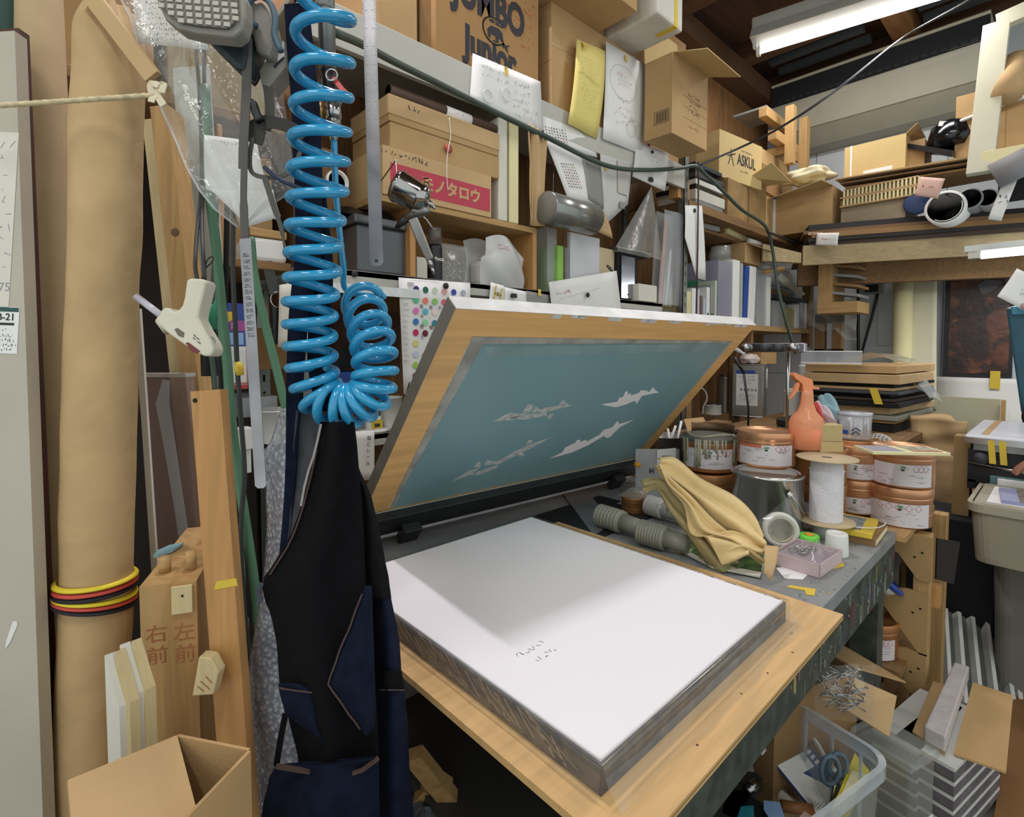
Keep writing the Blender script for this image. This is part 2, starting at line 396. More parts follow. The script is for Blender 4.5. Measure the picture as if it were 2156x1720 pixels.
c0=onY(880,595,YS);c1=onY(1130,605,YS);zt=onY(1000,452,YS).z
CRX0,CRX1,CRZ=c0.x-.03,c1.x,zt
t=thing('wooden_crate','open-fronted wooden box of orange boards on the middle grey shelf','crate',(CRX0,YS,ZL))
W,Hc=CRX1-CRX0,CRZ-ZL
for n,a in (('side_board',(0,.022,0,.34,0,Hc-.022)),('side_board',(W-.022,W,0,.34,0,Hc-.022)),('top_board',(-.12,W,0,.34,Hc-.022,Hc)),('back_board',(.022,W-.022,.325,.34,.015,Hc-.022))):
 b=MB();b.box(*a,ORWOOD if n!='top_board' else PINEX);b.build(n,t,bev=.0015)
# -- printing table: board, paper, stencil screen
BENCHM=mat('grey_worktop','8c8f8e',.45,noise=(5,.18));BENCHF=mat('painted_apron_paint_drips','4a5148',.55,noise=(22,.55),col2='20271f')
t=thing('workbench','grey topped workbench with paint spattered edge under the cans','workbench',(0,0,0))
BX0,BX1,BY0,BY1=.56,2.03,.37,1.53
b=MB();b.box(BX0,BX1,BY0,BY1,BT-.035,BT,BENCHM);rnd=random.Random(5)
DRIP=[mat('paint_yellow','a89138',.5),mat('paint_white','9b9f97',.5),mat('paint_red','8a3340',.5),mat('paint_pale_green','76816a',.5),mat('paint_blue','44586e',.5)]
for k in range(170):
 x=1.25+rnd.random()*.75;y=BY0+.008+rnd.random()*.35*rnd.random();r=.0008+rnd.random()*.0026
 b.cb((x,y,BT+.0002),(r*2.4,r*1.5,.0006),DRIP[rnd.choice((1,1,3,4,0))],(0,0,rnd.random()*3))
b.build('top',t)
b=MB();b.box(BX0+.1,BX1-.005,BY0,BY0+.03,BT-.16,BT-.036,BENCHF)
rnd=random.Random(3)
for k in range(85):
 x=BX0+.55+rnd.random()*(BX1-BX0-.58);l=.003+rnd.random()**3*.07;z=BT-.038-rnd.random()*.10;w=.001+rnd.random()**2*.007
 b.box(x,x+w,BY0-.0015,BY0,max(z-l,BT-.155),z,DRIP[rnd.choice((0,1,1,3,3,3,4,4,2))])
b.build('apron_board',t)
for x,y in ((BX0+.32,BY0+.1),(BX1-.10,BY0+.02),(BX0+.1,BY1-.1),(BX1-.10,BY1-.1)):
 b=MB();b.box(x,x+.075,y,y+.075,0,BT-.036,BENCHF);b.build('leg',t)
b=MB();b.box(BX0+.15,BX1-.06,BY0+.15,BY1-.1,.22,.25,mat('dark_grey_shelf','3c3a36',.8));b.build('lower_shelf',t)  # lower shelf in one even dark grey
b=MB();b.box(.6,1.66,1.165,1.27,BT+.0005,BT+.0035,mat('black_mat','232426',.5,noise=(6,.15)));b.box(1.29,1.62,.98,1.165,BT+.0005,BT+.0035,mat('black_mat','232426'))
b.build('rubber_mat',label='black mat on the bench between the clamp bar and the grey cups',cat='mat')
PX0,PX1,PY0,PY1=.478,1.284,.322,1.15
b=MB();b.box(PX0,PX1,PY0,PY1,BT+.0006,BT+.0125,PLY);b.box(PX0,PX1,PY0-.0002,PY0,BT+.0045,BT+.0085,mat('ply_core','9a7440',.8))
for x,y in ((1.12,.37),(.86,.36),(.70,.355),(.95,.352),(1.05,.345)):b.lathe([(0,.0128),(.0022,.0128),(.0018,.0131),(0,.0131)],mat('ply_knot','5a3a22',.8),8,TR(x,y,BT))
PT=BT+.0125
b.build('plywood_sheet',label='pale plywood sheet overhanging the workbench under the paper pack',cat='board',bev=.0008)
KX0,KX1,KY0,KY1,KT=.522,1.164,.392,1.156,.848
t=thing('paper_pack','film wrapped pack of white paper lying on the plywood sheet','paper',((KX0+KX1)/2,(KY0+KY1)/2,PT))
hx,hy,hz=(KX1-KX0)/2,(KY1-KY0)/2,KT-PT
EDGE=mat('printed_pack_edge','3a3d46',.5,noise=(40,.4),col2='6e665c')
b=MB();b.box(-hx+.004,hx-.004,-hy+.004,hy-.004,.0005,hz-.0035,EDGE)
rnd=random.Random(8)
for k in range(46):
 y=-hy+.02+rnd.random()*(2*hy-.1);l=.03+rnd.random()*.07;z=.004+rnd.random()*.012
 b.poly([(-hx+.0035,y,z),(-hx+.0035,y+.004,z),(-hx+.0035,y+l,z+.028),(-hx+.0035,y+l-.003,z+.028)],mat('streak_tan','a08f78',.6),.0006,(-1,0,0))
for k in range(26):b.cb((hx-.006,hy-.35-rnd.random()*.4*1,hz-.004),(.012,.012,.0016),mat('violet_patch','b79bd0',.6) if k%2 else mat('pale_blue_patch','a9c3d8',.6),(0,0,.1))
b.build('stack',t,bev=.002)
b=MB();b.box(-hx+.008,hx-.010,-hy+.008,hy-.008,hz-.0033,hz,mat('pinkish_white_paper','e7e5e7',.8));
rn=random.Random(21);M=TR(-.22,.10,hz+.0002)@RZ(math.radians(0))
cpos=onZ(1135,1372,KT);M=TR(cpos.x-(KX0+KX1)/2,cpos.y-(KY0+KY1)/2,hz)@RZ(math.radians(2))
b.strokes(scrib(rn,-.04,.05,.006,.026,1,1.3),.0011,GREYINK,M);b.strokes(scrib(rn,-.03,.04,-.024,-.004,1,1.3),.0011,GREYINK,M)
b.build('top_sheet',t)
b=MB();e=.008
def film_side(x0,y0,x1,y1,nx,ny,seed,out=.018):
 rr=random.Random(seed);ph=[rr.random()*6 for _ in range(4)]
 def fn(u,v):
  x=x0+(x1-x0)*u;y=y0+(y1-y0)*u;w=math.sin(9*u+ph[0]+v*3)*.5+math.sin(23*u+ph[1]-v*5)*.3+math.sin(47*u+ph[2])*.12
  if v<.3:o=-.010*(1-v/.3)+.0035*(v/.3)**2;z=hz+.0012
  else :q=(v-.3)/.7;o=.0035+out*q*q*(1+.25*w)+.0012*w*q;z=hz+.0012-(hz-.0012)*(q**.8)
  return (x+nx*o,y+ny*o,z)
 b.grid(fn,70,12,FILM)
film_side(-hx,-hy,hx,-hy,0,-1,1,.03);film_side(hx,-hy,hx,hy,1,0,2,.012)
film_side(-hx,hy,-hx,-hy,-1,0,3,.006);film_side(hx,hy,-hx,hy,0,1,4,.01)
b.build('wrapping_film',t)
b=MB();q=[onZ(*p,BT+.006) for p in ((800,1200),(800,1185),(1000,1108),(1030,1110),(900,1150))]
b.poly([(.62,1.168,BT+.0045),(.92,1.165,BT+.0045),(.91,1.225,BT+.0045),(.60,1.235,BT+.0045)],OFFW,.001);b.build('paper_strip',label='torn pale paper strip behind the paper pack',cat='paper')
s_=.985
TL=EY+(Vector((.661,.879,1.462))-EY)*s_;PSI,TH,FWD,FHT=-.072,.851,1.29*s_,.80*s_
E1=Vector((math.cos(PSI),math.sin(PSI),0));NN=Vector((-math.sin(PSI),math.cos(PSI),0));E2=NN*math.cos(TH)-Vector((0,0,1))*math.sin(TH)
EN=E1.cross(E2)
if EN.z<0:EN=-EN
SM=Matrix(((E1.x,E2.x,EN.x,TL.x),(E1.y,E2.y,EN.y,TL.y),(E1.z,E2.z,EN.z,TL.z),(0,0,0,1)))
sroot=thing('stencil_screen','raised wooden screen printing frame with teal stencil mesh','printing screen')
sroot.matrix_world=SM
SFR=mat('varnished_frame_wood','e4b473',.42,noise=(2.2,.12),kind='woodX');SFRS=mat('grey_frame_edge','8a8880',.5,noise=(9,.12));STAPE=mat('white_frame_tape','d4d4d0',.45,noise=(16,.12))
bw,fd=.075,.042
for n,q in (('frame_bar',(0,FWD,0,bw)),('frame_bar',(0,FWD,FHT-bw*.8,FHT)),('frame_bar',(0,bw,bw,FHT-bw*.8)),('frame_bar',(FWD-bw*.9,FWD,bw,FHT-bw*.8))):
 b=MB();b.box(q[0],q[1],q[2],q[3],0.002,fd,SFR)
 if q[0]==0:b.box(-.0012,0,q[2],q[3],.002,fd,SFRS)
 if q[2]==0:
  b.box(0,FWD,-.0015,0,.0,fd,STAPE)
  for k in range(16):x=.05+rnd.random()*1.15;b.box(x,x+.01+rnd.random()*.05,-.001,.002+rnd.random()*.012,.0005,.002,STAPE)
 b.build(n,sroot,bev=.002)
EMUL=lucent('stencil_emulsion','779a9f',.16,.28,.03);OPEN=lucent('open_mesh','d6d8d6',.5,.6,.10);EDGET=mat('mesh_edge_tape','a9aaa2',.5,noise=(12,.3));BARE=lucent('bare_mesh','8fa09e',.5,.5,.2)
def sp(px,py):
 P=onP(px,py,TL,EN)-TL;return (P.dot(E1),P.dot(E2))
J1=[(1265,852),(1300,846),(1304,838),(1312,836),(1317,825),(1322,824),(1323,832),(1328,827),(1329,833),(1345,828),(1350,822),(1362,823),(1367,826),(1376,815),(1379,821),(1388,827),(1375,829),(1352,834),(1341,851),(1337,844),(1318,852),(1298,858),(1285,856)]
J2=[(1157,966),(1185,952),(1190,943),(1200,938),(1212,932),(1215,927),(1222,926),(1222,931),(1234,926),(1236,930),(1262,916),(1272,905),(1284,902),(1290,899),(1300,887),(1305,893),(1335,884),(1305,900),(1285,920),(1278,923),(1272,918),(1238,938),(1205,953)]
J3=[[(1035,888),(1075,868),(1095,872),(1120,866),(1080,884)],[(1070,880),(1100,874),(1150,868),(1152,875),(1105,884)],[(1100,868),(1112,852),(1124,853),(1118,866)],[(1118,868),(1128,856),(1138,862),(1150,858),(1185,853),(1212,852),(1180,860),(1150,868)],[(1150,880),(1158,872),(1168,870),(1160,882)],[(1176,852),(1186,842),(1192,847),(1198,852)]]
J4=[[(948,1016),(985,992),(1010,985),(995,998),(965,1009)],[(990,1000),(1010,992),(1050,978),(1045,986),(1010,1000)],[(998,984),(1005,972),(1014,974),(1010,984)],[(1018,980),(1026,968),(1036,972),(1050,970),(1085,950),(1116,936),(1162,920),(1116,945),(1080,962),(1052,977)],[(1090,958),(1100,952),(1106,958),(1096,962)],[(1106,936),(1114,926),(1122,928),(1118,935)]]
holes=[J1,J2]
IX0,IX1,IY0,IY1=bw,FWD-bw*.9,bw,FHT-bw*.8
outer=[(IX0+.038,IY0+.022),(IX1-.014,IY0+.010),(IX1-.010,IY1),(IX0+.012,IY1)]
b=MB();polys=[[Vector((x,y,.001)) for x,y in outer]]
for h in holes:polys.append([Vector((*sp(*p),.001)) for p in h])
flat=[v for p in polys for v in p]
b.add(flat,[t3 for t3 in tessellate_polygon(polys)],EMUL)
for h in polys[1:]:b.add(h,tessellate_polygon([h]),OPEN)
for h in J3+J4:b.poly([Vector((*sp(*p),.0004)) for p in h],mat('mesh_light_marks','bcc2bf',.6,noise=(60,.25)),.0003)  # opaque pale shapes paint the light seen through the open stencil
b.build('stencil_mesh',sroot)
b=MB();fr=[Vector((x,y,.0015)) for x,y in ((IX0,IY0),(IX1,IY0),(IX1,IY1),(IX0,IY1))];ou=[Vector((x,y,.0015)) for x,y in outer]
b.add(fr+ou,tessellate_polygon([fr,ou]),EDGET);b.build('edge_tape',sroot)
b=MB();b.poly([(IX0+.045,IY0+.03,.0008),(IX1-.03,IY0+.012,.0008),(IX1-.03,IY0+.045,.0008),(IX0+.07,IY0+.062,.0008)],mat('emulsion_smear','86a3a6',.35,noise=(8,.2)),.0004)
b.build('emulsion_smear',sroot)
b=MB();y0,y1=FHT-.055,FHT+.015
b.box(-.02,FWD+.02,y0,y1,-.030,-.004,mat('clamp_steel','3a3c3c',.4,.5,noise=(8,.2)),SM);b.box(-.02,FWD+.02,FHT+.002,FHT+.03,-.03,.07,mat('clamp_steel','3a3c3c'),SM)
b.box(.0,FWD,y0-.002,y0+.006,-.0045,-.0005,mat('clamp_reflection','9da39c',.35,.5),SM)  # pale greenish strip paints the light line reflected along the clamp edge
for x in (.12,1.08):b.box(x,x+.06,FHT-.01,FHT+.05,-.06,-.03,mat('clamp_steel','3a3c3c'),SM)
b.build('clamp_bar',label='dark steel clamp bar gripping the lower edge of the raised frame',cat='clamp',bev=.002)
# -- tall things at the left, near the shelf
def beam(mb,p0,p1,w,d,m,side=None,off=0):
 p0,p1=Vector(p0),Vector(p1);t=(p1-p0).normalized();sd=Vector(side) if side is not None else RT
 sd=(sd-t*sd.dot(t)).normalized();dp=t.cross(sd).normalized()
 if dp.dot(FW)<0:dp=-dp
 q=[]
 for p in (p0,p1):q.append([p-sd*w/2+dp*off,p+sd*w/2+dp*off,p+sd*w/2+dp*(off+d),p-sd*w/2+dp*(off+d)])
 mb.hexa(q[1],q[0],m);return sd,dp,t
def foot(px0,py0,px1,py1,dep0,dep1=None):
 a=at(px0,py0,dep0);c=at(px1,py1,dep1 or dep0);d=c-a;return a,a+d*((a.z-.003)/-d.z)
DOORM=mat('grey_laminate_board','b8b1a0',.5,noise=(4,.08),bump=.05,bscale=90)
b=MB();a,c=foot(-62,70,-6,1720,.86,.83);sd,dp,tt=beam(b,a,c,.145,.022,DOORM)
M0=Matrix.Translation(at(8,700,.83)-FW*.004)
def facing(p,tilt=0,n=None):
 z=(n or -FW).normalized();x=RT.copy();x=(x-z*x.dot(z)).normalized();y=z.cross(x)
 M=Matrix(((x.x,y.x,z.x,0),(x.y,y.y,z.y,0),(x.z,y.z,z.z,0),(0,0,0,1)));M.translation=p;return M@RZ(tilt)
nb=tt.cross(sd);nb=-nb if nb.dot(FW)>0 else nb
def onboard(px,py):return onP(px,py,a,nb)+nb*.0006
DKG=mat('dark_green_label','1f4a45',.5)
M=facing(onboard(12,695),-.035,nb)
b.cb((0,0,0),(.043,.076,.0008),WHITE,None) if False else b.add([(-.030,-.038,0),(.021,-.038,0),(.021,.038,0),(-.030,.038,0)],[(0,1,2,3)],WHITE,M=M)
b.add([(-.030,.030,.0003),(.020,.030,.0003),(.020,.037,.0003),(-.030,.037,.0003)],[(0,1,2,3)],DKG,M=M)
b.text('B-21',.016,INK,M@TR(.0,.021,.0005),.0001,bold=.0002)
b.add([(-.03,.008,.0003),(.014,.008,.0003),(.014,.012,.0003),(-.03,.012,.0003)],[(0,1,2,3)],INK,M=M)
b.strokes(scrib(random.Random(2),-.028,.016,-.036,.004,5),.0008,INK,M)
b.text('75',.02,GREYINK,facing(onboard(10,605),0,nb),.0001)
M=facing(onboard(6,470),-.035,nb);b.add([(-.04,-.14,0),(.018,-.14,0),(.018,.15,0),(-.04,.15,0)],[(0,1,2,3)],OFFW,M=M)
b.strokes(scrib(random.Random(4),-.03,.014,-.13,.14,12,.8),.0007,GREYINK,M)
b.poly([onboard(x,y) for x,y in ((28,1308),(37,1308),(37,1318),(22,1352),(12,1366),(14,1350))],WHITE,.0008)
b.build('laminate_sheet',label='tall grey laminate sheet with a B-21 sticker leaning beside the brown rolls',cat='board')
b=MB();a,c=foot(20,60,90,1720,.90,.88);beam(b,a,c,.032,.02,mat('red_brown_strip','4a2a1e',.7,noise=(3,.2),kind='woodZ'));b.build('dark_upright',label='narrow dark red-brown board standing between the grey laminate sheet and a roll',cat='board')  # dark red-brown strip filling the gap beside the laminate sheet
b=MB();b.cb(at(2,36,.93),(.05,.02,.09),DKG,(0,0,YAW));b.build('green_pack',label='dark green packet at the top behind the grey laminate sheet',cat='packet')
b=MB();M=facing(at(2,100,.92));b.prism([(-.02,-.012),(.012,-.010),(.022,.0),(-.004,.022),(-.02,.022)],-.006,.006,WHITEP,M);b.strokes([[(-.02,.015),(.0,.012),(.014,-.002)]],.004,BLACK,M@TR(0,0,.006));b.build('white_clip',label='white plastic clip with a black edge beside the grey laminate sheet',cat='clip')
def roll(name,top,bot,dep,r,label,wrink,seed,m=KPAPER,twist=False):
 a,c=foot(*top,*bot,dep);L=(c-a).length;t=(c-a).normalized();x=RT-t*RT.dot(t);x.normalize();y=t.cross(x);rr=random.Random(seed)
 ph=[(rr.random()*6.3,rr.randint(1,4),rr.random()*30+8) for _ in range(6)]
 b=MB();n=44
 def fn(u,v):
  q=2*math.pi*v;s=u*L;R=r
  for p,k,f in ph:R+=wrink*math.sin(q*k+p+f*s*.4)*math.sin(f*s+p*2)*.16
  if twist:
   if s<.07:R*=.55+.45*math.sin(min(1,s/.07)*1.57)+.14*math.sin(q*9)*(1-s/.07)
  return a+t*s+(x*math.cos(q)+y*math.sin(q))*R
 b.grid(fn,150 if wrink>.001 else 30,n,m)
 if not twist:b.add([a+(x*math.cos(2*math.pi*k/n)+y*math.sin(2*math.pi*k/n))*r for k in range(n)],[tuple(range(n))],KRAFT3)
 else :b.add([fn(0,k/n) for k in range(n)],[tuple(range(n))],m)
 o=b.build(name,label=label,cat='paper roll',group=None);return a,c,t,x,y,o
R1=roll('kraft_paper_roll',(64,-30),(118,1150),.99,.0475,'smooth narrow brown paper roll standing against the grey laminate sheet',.0005,1,mat('kraft_roll_smooth','bfa67e',.75,noise=(14,.06)))
R2=roll('kraft_paper_roll',(233,18),(203,1230),.915,.0525,'thick wrinkled brown paper roll with a striped elastic band',.004,7,KPAPER,True)
a,c,t,x,y,o=R2
u=onP(203,1240,a,-FW);s0=(u-a).dot(t)
root=thing('elastic_band','yellow, red and black striped elastic band around the wrinkled roll','elastic band',a+t*s0)
for k,(m,dz,tl) in enumerate(((mat('yellow_elastic','ddc92e',.6),-.020,0),(mat('red_elastic','c2483a',.6),-.011,0),(mat('black_elastic','1d1a22',.7),-.003,0),(mat('yellow_elastic','b59d30'),.006,.12),(mat('red_elastic','c2483a'),.013,.14),(mat('black_elastic','1d1a22'),.021,.17))):
 b=MB();b.tube([t*(dz+tl*.055*math.cos(2*math.pi*i/40+.6))+(x*math.cos(2*math.pi*i/40)+y*math.sin(2*math.pi*i/40))*.0572 for i in range(40)],.0047,m,8,True,.55);b.build('strand',root)
root=thing('rope','cream rope tied across the rolls in a bow','rope',at(330,200,.86))
B0=at(330,200,.86);P0=at(-60,226,.80)
b=MB();pts=[P0+(B0-P0)*(i/60) for i in range(61)];b.tube([p-B0+Vector((.0008*math.sin(i*2.1),.0008*math.cos(i*2.1),0)) for i,p in enumerate(pts)],.0042,mat('cream_rope','d9c9a0',.8,noise=(90,.2)),8);b.build('line',root)
b=MB();LACE=mat('cream_cloth_tie','d8cdb0',.85)
for pl in ([(330,200),(318,190),(320,176),(335,180)],[(330,200),(338,185),(345,178),(340,195)],[(330,200),(338,212),(345,222)],[(330,200),(322,206),(318,215)]):b.ribbon([q-B0 for q in spline([at(*p,.857-.001*i) for i,p in enumerate(pl)],4)],.011,.002,LACE)
b.build('bow',root)
b=MB();beam(b,at(150,-60,.84),at(318,160,.86),.026,.012,KRAFT2);b.build('cardboard_strip',label='slanting tan strip crossing the top of the wrinkled roll',cat='strip')
b=MB();a,c=foot(334,222,398,800,1.21);sd,dp,tt=beam(b,a,c,.042,.06,PINE)
b.lathe([(0,0),(.0095,0),(.0095,.001),(0,.001)],mat('wood_knot','6d5238',.8),18,facing(onP(369,489,a,-dp)-dp*.0004,0,-dp))
b.build('leaning_timber',label='long knotty pine timber leaning behind the clear wrapped case',cat='timber',bev=.002)
b=MB();a,c=foot(310,250,376,860,1.23);beam(b,a,c,.026,.06,PALEWOOD);b.build('leaning_timber',label='pale narrow timber leaning against the knotty pine one',cat='timber',bev=.002)
b=MB();a,c=foot(400,140,448,820,1.34);beam(b,a,c,.09,.01,mat('grey_green_board','a9aaa0',.6));b.build('grey_board',label='tall thin pale grey board behind the glue gun',cat='board')
b=MB();a,c=foot(432,822,488,1570,.80,.80);sd,dp,tt=beam(b,a,c,.046,.022,ORWOOD)
b.lathe([(0,0),(.0035,0),(.0035,.001),(0,.001)],BLACKM,12,facing(onP(411,843,a,-dp)-dp*.0004,0,-dp))
q=onP(474,1229,a,-dp)-dp*.0008;M=facing(q,.12,-dp);b.add([(-.018,-.007,0),(.019,-.005,0),(.018,.007,0),(-.012,.006,0)],[(0,1,2,3)],YTAPE,M=M)
b.build('orange_plank',label='orange pine plank with yellow tape standing beside the clear case',cat='plank',bev=.0015)
root=thing('clear_case','long clear film wrapped case leaning in front of the timbers','case',at(390,1300,1.11))
o0=root.location
a,c=foot(338,790,412,1420,1.12)
b=MB();beam(b,a-o0,c-o0,.104,.03,clear('tinted_case','b39a92',.30,.12));b.build('case',root)
b=MB();beam(b,a-o0+Vector((0,0,.004)),a-o0-Vector((0,0,.004)),.110,.036,mat('case_lid','b7b3ad',.3),off=-.003);b.build('lid',root)
b=MB();pl=[(350,800),(342,850),(356,930),(375,1050),(395,1180),(410,1330)]
b.ribbon([at(*p,1.105)-o0 for p in pl],[.015,.028,.025,.022,.022,.018],.0008,FROST);b.build('loose_film',root)
b=MB();a,c=foot(290,790,345,1300,1.17);beam(b,a,c,.09,.02,mat('black_brown_board','221a16',.8));b.build('dark_upright',label='black board standing behind the clear wrapped case',cat='board')
b=MB();a,c=foot(288,650,298,800,1.05);beam(b,a,c,.012,.006,OFFW);b.build('white_strip',label='slim white strip between the wrinkled roll and the timbers',cat='strip')
MARK=mat('red_brown_marker','9a6038',.85)
def trestle(pxl,pxr,pt,pb,dep,back,lab,t1,t2,m):
 p=at((pxl+pxr)/2,pt,dep);w=(pxr-pxl)/FPX*dep;z=p.z
 r=thing('trestle_beam',lab,'timber',(p.x,p.y,0),(0,0,YAW-math.pi/2+.33))
 b=MB();b.box(-w/2,w/2,0,back,.004,z,m)
 for s_,txt in ((-.078,t1),(-.112,t2)):b.text(txt,.03,MARK,TR(0,-.0005,z+s_)@RX(math.pi/2),.0001)
 b.build('beam',r,bev=.002);return r,z,w
ra,za,wa=trestle(298,355,1232,1560,.80,.275,'left one of two chunky timbers marked in red, with a dowel on top','右','前',PINE)
b=MB();b.lathe([(0,0),(.009,0),(.009,.025),(0,.025)],PINEX,14,TR(-.0,.05,za));b.build('dowel',ra)
rb,zb,wb=trestle(361,410,1226,1560,.79,.275,'right one of two chunky timbers marked in red, with a nailed plate','左','前',mat('pine_wood_warm','ad8552',.65,noise=(2.5,.16),kind='woodZ'))
b=MB();b.lathe([(0,0),(.008,0),(.008,.03),(0,.03)],PINEX,14,TR(0,.05,zb));b.build('dowel',rb)
b=MB();b.box(-wb/2+.003,wb/2-.005,-.006,-.0004,zb-.045,zb-.004,PALEWOOD);b.cb((0,-.0065,zb-.018),(.003,.001,.003),BLACKM);b.build('nailed_plate',rb)
b=MB();q=at(352,1160,.93);M=Matrix.Translation((q.x,q.y,za+.006))@RZ(.4);b.prism([(-.03,-.01),(.0,-.015),(.03,.0),(.012,.012),(-.012,.006)],-.004,.001,mat('sky_scrap','8fb6bf',.6),M);b.build('paper_scrap',label='pale blue paper scrap on the trestle timbers',cat='scrap')
b=MB();q=at(437,1430,.775);M=facing(q,-.12);b.prism([(-.017,-.024),(.014,-.018),(.018,.015),(.004,.035),(-.014,.035)],-.014,.006,PALEWOOD,M);b.strokes([[(-.01,-.008),(.0,-.014)],[(-.006,.0),(.008,-.01)],[(.0,.008),(.01,.0)]],.0015,MARK,M@TR(0,0,.006))
b.build('wood_offcut',label='small pale wood offcut wedged beside the marked timbers',cat='offcut',bev=.002)
ps=[(240,1380,1490,.70),(262,1372,1480,.705),(272,1358,1462,.712),(296,1350,1452,.72)]
for i,(px,pt,pm,d) in enumerate(ps):
 pa=at(px-20,pt,d);pb_=at(px+11,pm,d);w=.012;n=FW.cross(Vector((0,0,1))).normalized()
 b=MB();h=Vector((FW.x,FW.y,0)).normalized();sdv=RT
 lo=-.0;q0=pa;
 A=[pa,pb_];bot=[Vector((v.x,v.y,.24)) for v in A]
 prof=[A[0],A[1],bot[1],bot[0]]
 b.hexa([v for v in prof],[v+(h*.8+RT*.6).normalized()*w for v in prof],PALEWOOD if i%2 else OFFW)
 b.build('slanted_board',label=('front grey-sided','second','third','rearmost')[i]+' pale board with a slanted cut top standing in the open carton',cat='board',group='slant-cut boards in the carton')
z0=.0
fl=[at(370,1548,.70),at(140,1645,.66),at(150,1760,.62),at(440,1740,.60)]
root=thing('open_carton','open brown carton on the floor holding slanted boards','carton',(fl[0].x,fl[0].y,0));o0=root.location
A,Bq,Cq,Dq=at(370,1548,.70),at(520,1578,.74),at(150,1640,.67),at(300,1760,.66)
top=[at(372,1548,.68),at(524,1580,.78),at(330,1530,1.0),at(160,1500,.93)]
zt=.78
ca=at(372,1550,.67);zt=ca.z;cb_=onZ(522,1580,zt);dv=Vector((cb_.x-ca.x,cb_.y-ca.y,0));pv=Vector((-dv.y,dv.x,0)).normalized()
if pv.dot(RT)>0:pv=-pv
cd=ca+pv*.27;cc=cb_+pv*.27;quad=[Vector((v.x,v.y,0)) for v in (ca,cb_,cc,cd)]
ox=Vector((ca.x,ca.y,0))
b=MB()
for i in range(4):
 p,q=quad[i]-ox,quad[(i+1)%4]-ox;n=(q-p).cross(Vector((0,0,1))).normalized()*.004
 b.hexa([p+Vector((0,0,.24)),q+Vector((0,0,.24)),q-n+Vector((0,0,.24)),p-n+Vector((0,0,.24))],[p+Vector((0,0,zt)),q+Vector((0,0,zt)),q-n+Vector((0,0,zt)),p-n+Vector((0,0,zt))],KRAFT)
b.hexa([v-ox+Vector((0,0,.23)) for v in quad],[v-ox+Vector((0,0,.24)) for v in quad],KRAFT);root.location=ox
b.build('walls',root)
b=MB();P=[ca-ox,cd-ox,at(142,1648,.70)-ox,at(168,1790,.60)-ox,at(448,1800,.57)-ox]
b.poly([ca-ox,onP(142,1645,ca,(ca-cd).cross(at(430,1760,.58)-ca))-ox,onP(160,1850,ca,(ca-cd).cross(at(430,1760,.58)-ca))-ox,onP(450,1850,ca,(ca-cd).cross(at(430,1760,.58)-ca))-ox],KRAFT2,.004)
b.build('flap',root)
b=MB();p=at(476,1620,.69);b.tube([p,p+Vector((.01,.0,-.25))],.004,PALEWOOD,6);b.build('wood_stick',label='thin pale stick standing in the open carton',cat='stick')
b=MB();b.box(ox.x-.02,ox.x+.3,ox.y-.05,ox.y+.35,0,.23,KRAFT3);b.build('lower_carton',label='closed carton under the open one on the floor',cat='carton')
# -- things hanging near the camera
tops=[(682,-15),(682,82),(679,160),(677,234),(673,302),(671,365),(668,427),(663,485),(660,540),(657,592),(654,641),(653,686),(654,730),(657,772),(664,808),(677,834),(697,848),(720,855),(741,854),(762,845),(779,831),(787,811),(790,781),(789,748),(784,716),(777,686),(769,658),(764,634)]
rads=[56,56,55,55,54,54,53,51,50,49,48,47,46,45,44,43,41,40,40,40,40,40,40,40,40,39,38,38]
deps=[.655+.095*max(0,y)/800 for x,y in tops[:16]]+[.752]*6+[.754,.760,.771,.788,.812,.848]
ctr=[at(x,y,d) for (x,y),d in zip(tops,deps)]
root=thing('coiled_air_hose','coiled bright blue air hose hanging from the steel pipe','hose',ctr[16]);o0=root.location
SUB=18;CP=spline(ctr,SUB);n1=None;hp=[]
for i,p in enumerate(CP):
 tg=(CP[min(i+3,len(CP)-1)]-CP[max(i-3,0)]).normalized()
 n1=(RT-tg*RT.dot(tg)).normalized() if n1 is None else (n1-tg*n1.dot(tg)).normalized()
 n2=tg.cross(n1);k=min(len(rads)-1,i/SUB);r0=rads[int(k)];r1=rads[min(int(k)+1,len(rads)-1)]
 R=(r0+(r1-r0)*(k-int(k)))/FPX*(p-EY).dot(FW);a=2*math.pi*i/SUB+3.0
 hp.append(p+n1*R*math.cos(a)+n2*R*math.sin(a))
b=MB();b.tube([p-o0 for p in spline(hp[::1],3)],.0069,BLUEH,12);b.build('coil',root)
tail=spline([hp[-1],hp[-1]+(hp[-1]-hp[-2])*.6,at(731,612,.86),at(723,560,.84),at(714,480,.82),at(707,400,.81),at(703,290,.797)],8)
b=MB();b.tube([p-o0 for p in tail],.0048,BLUEH,10);b.build('straight_tail',root)
root=thing('air_pipe','steel air pipe with a hose coupler and red lever above the blue coil','pipe',at(690,160,.80));o0=root.location
def L(px,py,d):return at(px,py,d)-o0
b=MB();b.tube([L(678,-420,.80),L(690,150,.80)],.0125,GALV,16);b.build('pipe',root)
b=MB();b.tube([L(681,-5,.80),L(682,25,.80)],.0165,DSTEEL,6);b.build('pipe_nut',root)
b=MB();b.tube([L(692,150,.80),L(700,215,.80)],[.013,.0115],BLACK,12);b.build('valve_body',root)
b=MB();b.tube([L(701,200,.80),L(703,218,.80)],.0122,STEEL,14);b.tube([L(700,220,.80),L(703,250,.80)],.012,STEEL,6);b.tube([L(703,250,.80),L(704,268,.80)],.010,DSTEEL,12);b.tube([L(702,268,.80),L(703,295,.795)],[.0075,.0055],STEEL,10);b.build('coupler',root)
b=MB();b.ribbon([L(702,165,.785),L(722,190,.782),L(741,207,.78)],.007,.004,RED);b.build('lever',root)
